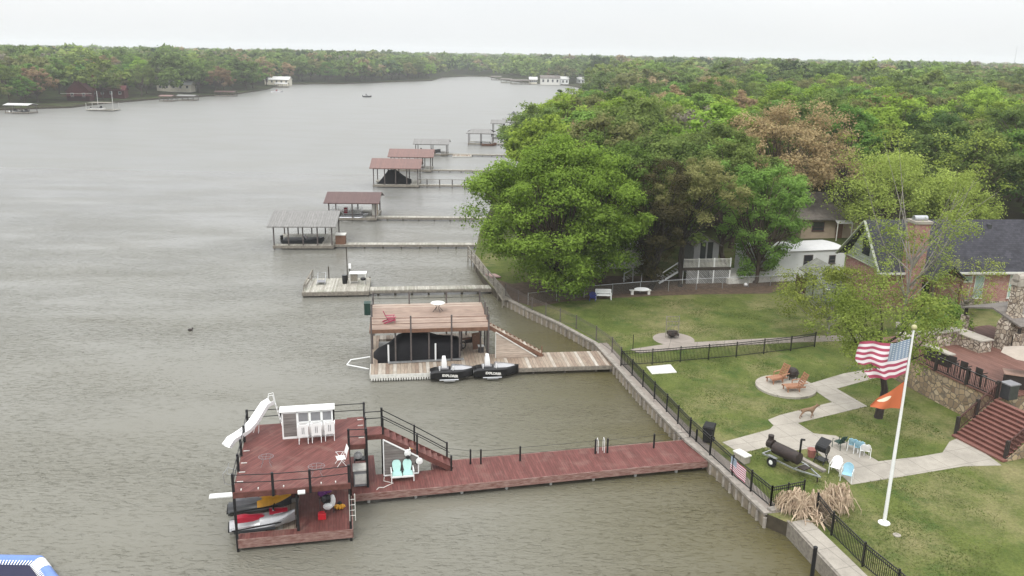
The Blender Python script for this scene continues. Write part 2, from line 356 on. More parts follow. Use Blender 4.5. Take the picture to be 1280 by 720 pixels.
# ================================================================== TERRAIN AND WATER
SH_R = [(23, 12), (18.6, 24), (16.1, 32), (15.5, 34), (14.6, 38.7), (13.7, 39.6), (12.4, 44.7), (11.2, 48.1), (9.3, 56), (8.4, 60.4), (7.1, 66.3), (4.3, 71.5), (1.5, 75.7), (-.8, 79.7),
        (-2.1, 83.4), (-3.5, 88.9), (-4.5, 94.4), (-4.5, 110), (-3.5, 130), (-3, 150), (0, 175), (3, 200), (8, 225), (14, 255), (22, 300), (33, 400), (44, 500), (52, 600), (42, 680), (3.6, 738),
        (-14, 800), (-22, 850), (-30, 900)]
SH_L = [(-48, 900), (-71, 838), (-71.7, 740), (-126, 634), (-163, 599), (-150.8, 524), (-149.8, 454), (-168, 407), (-176, 366), (-176, 339), (-192.7, 320), (-260, 300), (-420, 285), (-900, 240)]
OUT = [(-5200, 200), (-5200, 7800), (5200, 7800), (5200, -60), (30, -60)]
POLY = SH_R + SH_L + OUT
WALL = SH_R[4:14]
pa = np.array(POLY, float); pb = np.roll(pa, -1, 0)
def inside(x, y):
    x = np.atleast_1d(np.asarray(x, float))[:, None]; y = np.atleast_1d(np.asarray(y, float))[:, None]
    c = ((pa[:, 1] > y) != (pb[:, 1] > y)) & (x < (pb[:, 0] - pa[:, 0]) * (y - pa[:, 1]) / (pb[:, 1] - pa[:, 1] + 1e-12) + pa[:, 0])
    return c.sum(1) % 2 == 1
ns = len(SH_R) + len(SH_L) - 1
def shore_dist(x, y):
    p = np.stack([np.atleast_1d(np.asarray(x, float)), np.atleast_1d(np.asarray(y, float))], 1)[:, None, :]
    a = pa[None, :ns]; d = (pb - pa)[None, :ns]
    t = np.clip(((p - a) * d).sum(2) / (d * d).sum(2), 0, 1)
    return np.sqrt((((a + d * t[..., None]) - p) ** 2).sum(2)).min(1)
def sst(a, b, x): t = np.clip((x - a) / (b - a), 0, 1); return t * t * (3 - 2 * t)
def gz(x, y):
    x = np.atleast_1d(np.asarray(x, float)); y = np.atleast_1d(np.asarray(y, float))
    d = shore_dist(x, y); left = (x < -40) & (y < 900 - 0 * x)
    z = .8 + sst(32, 38, x) * .6 * (1 - sst(90, 110, y)) * (y < 110)
    near = (y < 100) & (x > -20)
    zr = .8 + 2.2 * sst(0, 90, d) + .6 * sst(300, 2600, d)
    zl = .7 + 3.6 * sst(4, 70, d) - 1.5 * sst(100, 900, d)
    mixl = 1 - sst(-160, -20, x)
    zf = zr * (1 - mixl) + zl * mixl
    k = sst(88, 125, y)
    z = z * (1 - k) + zf * k
    return np.where(x < -40, zf, z)
def g1(x, y): return float(gz(x, y)[0])
pts = [Vector(p) for p in POLY]; edges = [(i, (i + 1) % len(POLY)) for i in range(len(POLY))]
r_ = 30.0; cand = []
while r_ < 7500:
    st = max(.035, 4.0 / r_)
    for k in range(int(2.5 / st)):
        a_ = -.62 + k * st
        cand.append((r_ * math.sin(a_) * 1.0, r_ * math.cos(a_)))
    r_ *= 1.0 + st
cand = np.array(cand); ok = inside(cand[:, 0], cand[:, 1]) & (shore_dist(cand[:, 0], cand[:, 1]) > 1.5)
for q in cand[ok]: pts.append(Vector((q[0], q[1])))
res = delaunay_2d_cdt(pts, edges, [list(range(len(POLY)))], 1, 1e-4)
vx = np.array([(v.x, v.y) for v in res[0]]); zz = gz(vx[:, 0], vx[:, 1])
mb = MB(); mb.add([(vx[i, 0], vx[i, 1], zz[i]) for i in range(len(vx))], [tuple(f) for f in res[2]])
sk = SH_R + SH_L; bank = MB()                                       # bank going down under the water
bank.add([(x, y, g1(x, y)) for x, y in sk] + [(x, y, -2) for x, y in sk], [(i, i + 1, len(sk) + i + 1, len(sk) + i) for i in range(len(sk) - 1)])

def ground_mat():
    m, t, b = _new('lawn_and_forest_floor'); b.inputs['Roughness'].default_value = .95; b.inputs['Specular IOR Level'].default_value = .1
    g = t.nodes.new('ShaderNodeNewGeometry'); sp = t.nodes.new('ShaderNodeSeparateXYZ'); t.links.new(g.outputs['Position'], sp.inputs[0])
    def noise(s, d=4, rg=.6, off=0):
        mp = t.nodes.new('ShaderNodeMapping'); t.links.new(g.outputs['Position'], mp.inputs[0]); mp.inputs['Location'].default_value = (off, off, 0)
        n = t.nodes.new('ShaderNodeTexNoise'); n.inputs['Scale'].default_value = s; n.inputs['Detail'].default_value = d; n.inputs['Roughness'].default_value = rg; t.links.new(mp.outputs[0], n.inputs[0]); return n.outputs[0]
    def rng(v, a, b_, lo=0.0, hi=1.0):
        k = t.nodes.new('ShaderNodeMapRange'); k.inputs[1].default_value = a; k.inputs[2].default_value = b_; k.inputs[3].default_value = lo; k.inputs[4].default_value = hi; t.links.new(v, k.inputs[0]); return k.outputs[0]
    base = mixc(t, rng(noise(.6, 6), .35, .65), (.066, .090, .022), (.112, .134, .036))
    dry = rng(noise(.16, 8, .72, 31), .46, .66, .0, .75)
    c = mixc(t, dry, base, (.235, .205, .105))
    clump = rng(noise(.45, 5, .6, 90), .56, .66, 0, .6)
    c = mixc(t, clump, c, (.045, .085, .020))
    soil = rng(noise(1.2, 8, .8, 7), .66, .74, 0, .5)
    c = mixc(t, soil, c, (.21, .16, .11))
    c = mixc(t, 1.0, c, rng(noise(6.5, 6, .85, 3), .3, .7, .62, 1.38), 'MULTIPLY')
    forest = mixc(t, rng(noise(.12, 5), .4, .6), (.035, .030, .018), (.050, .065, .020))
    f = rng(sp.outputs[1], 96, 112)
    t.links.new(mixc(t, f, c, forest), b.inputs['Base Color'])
    bp = t.nodes.new('ShaderNodeBump'); bp.inputs['Strength'].default_value = .6; bp.inputs['Distance'].default_value = .05
    t.links.new(noise(14, 4, .8), bp.inputs['Height']); t.links.new(bp.outputs[0], b.inputs['Normal'])
    return m
M['ground'] = ground_mat()
struct(mb.build('ground', 'ground', smooth=False)); struct(bank.build('lake_bank', mat('wet_dark_bank', (.055, .045, .03), .9, .4, 1.5, .4)))

def water_mat():
    m, t, b = _new('murky_lake_water')
    g = t.nodes.new('ShaderNodeNewGeometry'); sp = t.nodes.new('ShaderNodeSeparateXYZ'); t.links.new(g.outputs['Position'], sp.inputs[0])
    def noise(sc, ang, st, d=3, rg=.55, dist=0.0):
        mp = t.nodes.new('ShaderNodeMapping'); t.links.new(g.outputs['Position'], mp.inputs[0]); mp.inputs['Rotation'].default_value = (0, 0, R(ang)); mp.inputs['Scale'].default_value = st
        n = t.nodes.new('ShaderNodeTexNoise'); n.inputs['Scale'].default_value = sc; n.inputs['Detail'].default_value = d; n.inputs['Roughness'].default_value = rg; n.inputs['Distortion'].default_value = dist
        t.links.new(mp.outputs[0], n.inputs[0]); return n.outputs[0]
    def rng(v, a, b_, lo=0.0, hi=1.0):
        k = t.nodes.new('ShaderNodeMapRange'); k.inputs[1].default_value = a; k.inputs[2].default_value = b_; k.inputs[3].default_value = lo; k.inputs[4].default_value = hi; t.links.new(v, k.inputs[0]); return k.outputs[0]
    # less mirrored sky by the wall, put into a browner base colour
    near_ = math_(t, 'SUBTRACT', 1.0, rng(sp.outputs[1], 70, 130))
    less_sky = math_(t, 'MULTIPLY', rng(math_(t, 'ADD', sp.outputs[0], math_(t, 'MULTIPLY', sp.outputs[1], .26)), 8.0, 23.0), near_)
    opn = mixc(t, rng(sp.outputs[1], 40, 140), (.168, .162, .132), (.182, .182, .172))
    c = mixc(t, less_sky, opn, (.084, .073, .030))
    c = mixc(t, rng(noise(.05, 20, (1, 2.5, 1), 5), .42, .62, 0, .35), c, (.135, .128, .098))
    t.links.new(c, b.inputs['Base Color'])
    b.inputs['Roughness'].default_value = .07; b.inputs['IOR'].default_value = 1.333; b.inputs['Specular IOR Level'].default_value = .5
    def ridge(v): return math_(t, 'SUBTRACT', 1.0, math_(t, 'ABSOLUTE', math_(t, 'MULTIPLY_ADD', v, 2.0, -1.0)))
    h = math_(t, 'ADD', math_(t, 'MULTIPLY', ridge(noise(1.15, 16, (1, 2.4, 1), 3, .55, .8)), .42), math_(t, 'MULTIPLY', noise(3.2, -6, (1, 2.0, 1), 3, .6, .4), .34))
    h = math_(t, 'ADD', h, math_(t, 'MULTIPLY', rng(noise(1.7, 12, (1, 3.2, 1), 2, .5, .6), .56, .74), .45))
    h = math_(t, 'ADD', h, math_(t, 'MULTIPLY', noise(.22, 28, (1, 1.8, 1), 2), .8))
    patch = rng(noise(.045, -20, (1, 2.8, 1), 5, .65), .38, .62, .18, 1.12)
    open_ = rng(sp.outputs[1], 45, 210)                       # short chop by the docks, an even fine ripple on the open lake
    bp = t.nodes.new('ShaderNodeBump'); bp.inputs['Strength'].default_value = 1.0
    t.links.new(math_(t, 'MULTIPLY', patch, math_(t, 'MULTIPLY_ADD', open_, -.150, .168)), bp.inputs['Distance'])
    t.links.new(math_(t, 'MULTIPLY_ADD', open_, .30, .05), b.inputs['Roughness'])
    t.links.new(h, bp.inputs['Height']); t.links.new(bp.outputs[0], b.inputs['Normal'])
    return m
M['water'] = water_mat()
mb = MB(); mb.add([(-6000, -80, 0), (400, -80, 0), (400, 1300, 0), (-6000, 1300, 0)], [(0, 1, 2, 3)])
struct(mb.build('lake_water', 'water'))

# ================================================================== TREES
def tree_parts(seed, H, W, trunk=.25, nclump=60, nleaf=9000, leaf=.3, shape='round', flat=1.0, droop=0.0, clump_r=.11, gap=0.0, aspect=1.0, spiky=0.0, stems=1, lean=(0, 0), trunk_r=None, low=-.55, nlimb=None):
    """returns (trunk MB, leaf vertex array, tint array); crown spread W, height H, first leaves at trunk*H"""
    g = np.random.default_rng(seed)
    z0 = trunk * H; cz = (z0 + H) / 2; rz = (H - z0) / 2; rx = W / 2
    cl = []
    lob = [(g.uniform(0, 6.28), g.uniform(.15, .42), g.integers(2, 6)) for _ in range(4)]
    while len(cl) < nclump:
        d = g.normal(size=3); d /= np.linalg.norm(d)
        if d[2] < low: continue
        rr = g.uniform(.45, 1) ** .5
        az = math.atan2(d[1], d[0]); k = 1 + sum(a * math.sin(n * az + p + d[2] * 2) for p, a, n in lob) * .55
        if shape == 'cone': q = g.uniform(0, 1) ** 1.3; s_ = (1 - q) * .95 + .06; p = np.array([math.cos(az) * rx * s_ * g.uniform(.5, 1) ** .5 * k, math.sin(az) * rx * s_ * g.uniform(.5, 1) ** .5 * k, z0 + q * (H - z0)])
        elif shape == 'vase': q = g.uniform(0, 1) ** .7; s_ = (.25 + .75 * math.sin(min(1, q * 1.15) * math.pi * .62)); p = np.array([math.cos(az) * rx * s_ * rr * k, math.sin(az) * rx * s_ * rr * k, z0 + q * (H - z0)])
        else: p = np.array([d[0] * rx * rr * k, d[1] * rx * rr * k * aspect, cz + d[2] * rz * rr * (1 + .12 * math.sin(3 * az + seed))])
        if shape == 'round' and d[2] < 0: p[2] = cz + d[2] * rz * rr * flat
        cl.append(p)
    cl = np.array(cl); cl[:, 0] += lean[0] * (cl[:, 2] / H); cl[:, 1] += lean[1] * (cl[:, 2] / H)
    cr_ = clump_r * W * g.uniform(.65, 1.35, nclump)
    ctint = g.uniform(0, 1, nclump)
    per = max(8, nleaf // nclump); n = per * nclump
    idx = np.repeat(np.arange(nclump), per)
    d = g.normal(size=(n, 3)); fl = (d[:, 2] < 0) & (g.random(n) < .55); d[fl, 2] *= -1; d /= np.linalg.norm(d, axis=1)[:, None]
    rad = cr_[idx] * g.uniform(0, 1, n) ** .38 * (1 + .35 * np.sin(d[:, 0] * 7 + idx) * np.sin(d[:, 1] * 6 + 2 * idx))
    c = cl[idx] + d * rad[:, None] * np.array([1.0, 1.0, .72])
    if droop: c[:, 2] -= droop * g.uniform(0, 1, n) ** 2 * W * .2
    if spiky:
        sp = g.random(n) < .35; c[sp] += (d * cr_[idx][:, None] * spiky)[sp] * g.uniform(.2, 1, sp.sum())[:, None] * np.array([.7, .7, 1.2])
    nrm = d * .8 + g.normal(size=(n, 3)) * .55 + np.array([0, 0, .85]); nrm /= np.linalg.norm(nrm, axis=1)[:, None]
    t = np.cross(nrm, g.normal(size=(n, 3))); t /= np.linalg.norm(t, axis=1)[:, None]; b = np.cross(nrm, t)
    sz = leaf * g.uniform(.55, 1.25, n)[:, None]
    v = np.stack([c - t * sz * .5, c - b * sz * .32, c + t * sz * .5, c + b * sz * .32], 1).reshape(-1, 3)
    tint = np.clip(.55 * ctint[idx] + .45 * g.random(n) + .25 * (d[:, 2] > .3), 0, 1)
    mb = MB(); tr = trunk_r or H * .022
    for s_ in range(stems):
        ox, oy = (g.normal(size=2) * tr * 2.2 * (stems > 1))
        top = cl[g.integers(nclump)] * .0 + np.array([lean[0] * .6 + ox * 2, lean[1] * .6 + oy * 2, z0 + rz * .9])
        mid = np.array([ox * 1.3 + g.normal() * tr, oy * 1.3 + g.normal() * tr, z0 * .6])
        mb.tube([(ox, oy, -.3), (ox, oy, .15), mid, (top + mid) / 2 + g.normal(size=3) * tr, top], [tr * 1.5, tr * 1.1, tr * .85, tr * .6, tr * .2], 7)
        order = g.permutation(nclump)[:nlimb or max(8, nclump // (2 * stems))]
        for k in order:
            e = cl[k]; f = g.uniform(.15, .75); st = mid * (1 - f) + top * f
            st[2] = min(st[2], e[2] - .05 * H) if e[2] > z0 else st[2]
            st[2] = max(st[2], z0 * .55)
            m_ = (st + e) / 2 + np.array([0, 0, -.03 * H]) + g.normal(size=3) * .025 * H
            mb.tube([st, m_, e], [tr * .42, tr * .25, tr * .06], 5, cap=False)
    return mb, v, tint
def leaf_mesh(name, v, tint, m):
    n = len(v) // 4; me = bpy.data.meshes.new(name)
    me.vertices.add(len(v)); me.vertices.foreach_set('co', v.astype(np.float32).ravel())
    me.loops.add(4 * n); me.loops.foreach_set('vertex_index', np.arange(4 * n, dtype=np.int32))
    me.polygons.add(n); me.polygons.foreach_set('loop_start', np.arange(0, 4 * n, 4, dtype=np.int32))
    try: me.polygons.foreach_set('loop_total', np.full(n, 4, dtype=np.int32))
    except Exception: pass
    a = me.attributes.new('tint', 'FLOAT', 'FACE'); a.data.foreach_set('value', tint.astype(np.float32))
    me.materials.append(M[m]); me.update(calc_edges=True); me.validate(); return me
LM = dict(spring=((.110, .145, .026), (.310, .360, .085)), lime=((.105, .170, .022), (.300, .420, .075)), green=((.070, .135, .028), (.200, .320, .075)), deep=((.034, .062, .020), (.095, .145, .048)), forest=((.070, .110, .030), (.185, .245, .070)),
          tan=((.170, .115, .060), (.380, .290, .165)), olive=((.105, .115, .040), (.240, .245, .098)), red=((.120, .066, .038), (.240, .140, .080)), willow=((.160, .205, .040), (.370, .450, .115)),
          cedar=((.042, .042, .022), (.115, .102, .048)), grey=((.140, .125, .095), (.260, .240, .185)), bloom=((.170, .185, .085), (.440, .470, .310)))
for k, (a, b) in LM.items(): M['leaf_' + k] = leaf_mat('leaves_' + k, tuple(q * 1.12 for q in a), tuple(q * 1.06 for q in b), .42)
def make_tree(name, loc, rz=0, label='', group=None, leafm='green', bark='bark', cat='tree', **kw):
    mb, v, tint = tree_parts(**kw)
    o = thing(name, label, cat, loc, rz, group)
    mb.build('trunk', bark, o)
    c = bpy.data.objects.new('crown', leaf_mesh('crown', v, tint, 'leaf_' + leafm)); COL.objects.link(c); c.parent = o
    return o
def at_top(px, py, H, g=1.0):
    """trunk foot of a tree of height H whose top shows at that pixel"""
    q = P(px, py, H + g); z = g1(q.x, q.y); q = P(px, py, H + z); z = g1(q.x, q.y)
    return Vector((q.x, q.y, z - .05))
def foot(px, py, z=.8): q = P(px, py, z); q.z = z; return q

# named trees near the camera -------------------------------------------------
def tree_at(px, foot_py, W, H, name, label, z=.8, **kw):
    return make_tree(name, foot(px, foot_py, z) - Vector((0, 0, .05)), label=label, H=H, W=W, **kw)
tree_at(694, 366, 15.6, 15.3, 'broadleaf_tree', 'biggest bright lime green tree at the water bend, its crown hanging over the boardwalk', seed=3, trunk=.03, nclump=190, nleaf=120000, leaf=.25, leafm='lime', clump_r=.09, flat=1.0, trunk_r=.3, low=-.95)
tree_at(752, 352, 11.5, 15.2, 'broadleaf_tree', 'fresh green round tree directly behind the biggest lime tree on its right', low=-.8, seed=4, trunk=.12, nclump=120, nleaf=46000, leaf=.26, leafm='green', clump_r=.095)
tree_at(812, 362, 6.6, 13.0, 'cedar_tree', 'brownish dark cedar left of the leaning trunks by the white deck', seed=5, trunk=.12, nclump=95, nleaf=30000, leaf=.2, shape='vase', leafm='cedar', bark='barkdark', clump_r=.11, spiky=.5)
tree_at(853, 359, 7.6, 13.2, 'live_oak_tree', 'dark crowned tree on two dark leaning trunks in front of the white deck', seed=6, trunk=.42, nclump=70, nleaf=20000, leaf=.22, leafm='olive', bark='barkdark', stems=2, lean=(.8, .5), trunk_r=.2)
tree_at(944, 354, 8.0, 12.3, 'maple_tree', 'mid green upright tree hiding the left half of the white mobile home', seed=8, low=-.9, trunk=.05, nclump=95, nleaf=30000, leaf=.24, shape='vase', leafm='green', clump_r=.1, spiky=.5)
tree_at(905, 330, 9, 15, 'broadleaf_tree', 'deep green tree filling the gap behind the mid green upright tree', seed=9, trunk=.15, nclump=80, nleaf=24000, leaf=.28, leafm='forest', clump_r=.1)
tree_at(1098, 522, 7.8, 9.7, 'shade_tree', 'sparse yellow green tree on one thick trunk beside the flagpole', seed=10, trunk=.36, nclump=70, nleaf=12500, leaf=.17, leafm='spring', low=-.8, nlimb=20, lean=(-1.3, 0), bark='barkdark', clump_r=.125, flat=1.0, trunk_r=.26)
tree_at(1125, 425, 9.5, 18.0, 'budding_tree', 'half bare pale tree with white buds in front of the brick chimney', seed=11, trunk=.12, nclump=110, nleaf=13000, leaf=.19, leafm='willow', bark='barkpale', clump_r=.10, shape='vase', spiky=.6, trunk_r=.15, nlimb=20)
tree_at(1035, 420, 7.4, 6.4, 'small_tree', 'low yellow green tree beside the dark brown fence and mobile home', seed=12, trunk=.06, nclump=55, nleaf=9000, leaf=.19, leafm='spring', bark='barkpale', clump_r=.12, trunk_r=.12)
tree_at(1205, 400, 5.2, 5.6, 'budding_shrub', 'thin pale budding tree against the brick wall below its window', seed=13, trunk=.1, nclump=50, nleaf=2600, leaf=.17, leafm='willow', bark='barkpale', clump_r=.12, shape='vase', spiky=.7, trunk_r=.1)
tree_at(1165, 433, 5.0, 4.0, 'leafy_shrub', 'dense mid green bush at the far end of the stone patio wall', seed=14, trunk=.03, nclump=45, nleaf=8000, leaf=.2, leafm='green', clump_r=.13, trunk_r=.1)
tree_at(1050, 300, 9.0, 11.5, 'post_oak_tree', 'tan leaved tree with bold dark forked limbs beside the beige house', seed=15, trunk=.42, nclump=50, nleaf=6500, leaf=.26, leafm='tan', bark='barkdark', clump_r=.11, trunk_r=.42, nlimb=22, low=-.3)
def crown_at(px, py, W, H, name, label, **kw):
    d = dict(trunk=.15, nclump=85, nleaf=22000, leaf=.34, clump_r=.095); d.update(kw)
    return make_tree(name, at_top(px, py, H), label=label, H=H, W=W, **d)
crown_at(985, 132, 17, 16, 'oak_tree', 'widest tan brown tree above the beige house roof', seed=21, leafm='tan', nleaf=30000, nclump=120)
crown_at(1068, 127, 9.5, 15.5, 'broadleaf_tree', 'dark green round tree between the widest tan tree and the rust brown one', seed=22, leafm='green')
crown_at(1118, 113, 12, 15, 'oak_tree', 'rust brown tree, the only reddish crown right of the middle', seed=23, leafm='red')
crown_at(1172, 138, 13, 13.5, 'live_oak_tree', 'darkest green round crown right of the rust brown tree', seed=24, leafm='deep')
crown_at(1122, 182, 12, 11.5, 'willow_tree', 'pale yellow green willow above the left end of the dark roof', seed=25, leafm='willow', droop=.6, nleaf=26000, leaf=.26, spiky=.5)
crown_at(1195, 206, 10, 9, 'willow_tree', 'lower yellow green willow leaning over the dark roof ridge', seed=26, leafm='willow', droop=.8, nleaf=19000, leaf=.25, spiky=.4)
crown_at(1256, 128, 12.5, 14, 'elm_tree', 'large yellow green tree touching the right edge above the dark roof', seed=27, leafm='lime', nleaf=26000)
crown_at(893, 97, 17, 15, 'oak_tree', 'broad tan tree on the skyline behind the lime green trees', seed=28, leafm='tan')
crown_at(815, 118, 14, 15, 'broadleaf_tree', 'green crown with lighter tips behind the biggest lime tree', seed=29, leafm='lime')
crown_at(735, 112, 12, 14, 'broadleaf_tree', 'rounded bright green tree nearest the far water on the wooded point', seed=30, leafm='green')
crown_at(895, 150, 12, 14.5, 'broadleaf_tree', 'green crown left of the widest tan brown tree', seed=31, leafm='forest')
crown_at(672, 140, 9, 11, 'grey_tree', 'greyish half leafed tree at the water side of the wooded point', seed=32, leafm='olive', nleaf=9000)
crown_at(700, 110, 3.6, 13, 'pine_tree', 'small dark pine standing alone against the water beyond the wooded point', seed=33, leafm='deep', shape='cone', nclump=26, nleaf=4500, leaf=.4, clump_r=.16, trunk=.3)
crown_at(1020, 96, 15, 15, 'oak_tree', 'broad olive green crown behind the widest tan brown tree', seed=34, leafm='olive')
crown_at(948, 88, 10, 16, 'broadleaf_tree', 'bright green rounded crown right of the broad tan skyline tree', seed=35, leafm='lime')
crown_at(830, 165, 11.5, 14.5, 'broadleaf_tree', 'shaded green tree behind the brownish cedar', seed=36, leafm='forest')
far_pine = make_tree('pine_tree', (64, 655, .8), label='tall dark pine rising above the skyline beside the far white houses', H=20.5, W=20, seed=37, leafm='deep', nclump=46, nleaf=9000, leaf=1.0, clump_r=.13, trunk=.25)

# forest of individual trees -------------------------------------------------
protos = []
KINDS = [('oak_tree', 'forest', 14, 12.5), ('broadleaf_tree', 'green', 13, 11), ('elm_tree', 'lime', 13.5, 11.5), ('live_oak_tree', 'deep', 11.5, 12), ('post_oak_tree', 'tan', 12.5, 12),
         ('ash_tree', 'olive', 12.5, 11), ('bare_oak_tree', 'grey', 12, 10), ('redbud_tree', 'red', 10, 9)]
WHICH = {'forest': 'mid green', 'green': 'fresh green', 'lime': 'yellow green', 'deep': 'dark green', 'tan': 'tan', 'olive': 'olive green', 'grey': 'bare grey', 'red': 'reddish brown'}
for i, (nm, lf, H, W) in enumerate(KINDS):
    for s in range(2):
        mb, v, tint = tree_parts(seed=100 + i * 7 + s, H=H, W=W, trunk=.16, nclump=60, nleaf=9500 if lf != 'grey' else 4500, leaf=.46, clump_r=.1)
        tm = bpy.data.meshes.new('trunk'); tm.from_pydata(mb.v, [], mb.f); tm.materials.append(M['bark'])
        protos.append((nm, lf, H, W, tm, leaf_mesh('crown', v, tint, 'leaf_' + lf)))
def put_tree(k, x, y, s, where, group):
    nm, lf, H, W, tm, cm = protos[k]
    size = 'taller' if s > 1.09 else ('smaller' if s < .95 else 'mid sized'); b = x / y; sd_ = shore_dist(x, y)[0]
    if group.endswith('near wood on the right bank'): place = 'at the water edge of the point' if sd_ < 14 else ('behind the biggest lime green tree' if b < .16 else ('behind the white mobile home' if b < .32 else ('behind the beige house roof' if b < .46 else 'behind the brick house roof'))) + (', nearer rows' if y < 150 else ', farther rows')
    elif group.endswith('farther wood on the right bank'): place = 'along the farther right shore' if sd_ < 20 else ('far above the lime green trees' if b < .2 else ('far above the mobile home' if b < .38 else ('far above the beige house' if b < .5 else 'far off near the right edge'))) + (', lower rows' if y < 270 else ', upper rows')
    elif group.endswith('on the left bank'): place = ('at the left bank water edge' if sd_ < 16 else 'inland on the left bank') + (' left of the dark red houses' if x < -178 else (' by the dark red houses' if y < 395 else ' past the dark red houses'))
    else: place = 'on the distant left shore ' + ('nearest the cream lake houses' if y < 590 else ('midway to the narrows' if y < 700 else 'beside the narrows'))
    o = thing(nm, f'{size} {WHICH[lf]} tree {place}', 'tree', (x, y, g1(x, y) - .1), rnd.uniform(0, 6.28), group)
    o.scale = (s * rnd.uniform(.9, 1.15), s * rnd.uniform(.9, 1.15), s)
    for n_, me in (('trunk', tm), ('crown', cm)):
        c = bpy.data.objects.new(n_, me); COL.objects.link(c); c.parent = o
    return o
taken = [(o.location.x, o.location.y, 6.0) for o in bpy.data.objects if o.get('category') == 'tree']
taken += [(42, 113, 9), (48, 113, 9), (54, 113, 8), (62, 96, 9), (70, 100, 9), (50, 100, 8), (58, 84, 9), (66, 84, 9)]
def free(x, y, r):
    for a, b, q in taken:
        if (a - x) ** 2 + (b - y) ** 2 < (r + q) ** 2 * .42: return False
    return True
HOUSES_FAR = []
def scatter(x0, x1, y0, y1, n, rad, cond, weights, where, group, tries=6000):
    made = 0
    for _ in range(tries):
        if made >= n: break
        y = rnd.uniform(y0, y1); x = rnd.uniform(x0, x1)
        if not cond(x, y) or not inside(x, y)[0] or shore_dist(x, y)[0] < (7.5 if 80 < y < 150 else 4.0) or not free(x, y, rad): continue
        k = rnd.choices(range(len(protos)), weights=[w_ for w_ in weights for _ in (0, 1)])[0]
        put_tree(k, x, y, rnd.uniform(.82, 1.22), where, group); taken.append((x, y, rad)); made += 1
    return made
n1 = scatter(-5, 130, 92, 210, 105, 5.6, lambda x, y: x < .66 * y + 2 and not (x > 30 and y < 106), (7, 8, 9, 2, 3, 4, 1, .4), 'in the wood behind the mobile home and brick house', 'trees of the near wood on the right bank')
n2 = scatter(0, 230, 205, 345, 110, 7.2, lambda x, y: x < .66 * y, (8, 8, 7, 2, 3, 5, 1, .7), 'farther back in the wood on the right bank', 'trees of the farther wood on the right bank')
HWIN = [(-.545, -.43, 378), (-.41, -.365, 452)]   # the red and the cream houses stand open to the water
for q in [(-186, 336, 4), (-165, 372, 7), (-168, 385, 6), (-160, 418, 4), (-135, 470, 8), (-178, 356, 6), (-150, 447, 4)]: taken.append(q)
n3 = scatter(-290, -120, 296, 480, 62, 6.0, lambda x, y: x > -.64 * y - 10 and shore_dist(x, y)[0] < 75 and not any(a < x / y < b and y < c_ and rnd.random() < .9 for a, b, c_ in HWIN) and not (-190 < x < -158 and 330 < y < 372 and shore_dist(x, y)[0] < 12), (8, 8, 4, 2, 3, 8, 4, .3), 'on the far left bank', 'trees on the left bank')
n4 = scatter(-175, -55, 480, 800, 45, 7, lambda x, y: shore_dist(x, y)[0] < 45, (9, 5, 2, 3, 1, 6, 1, 0), 'along the distant left shore near the narrows', 'trees along the distant left shore')
print('forest trees', n1, n2, n3, n4)

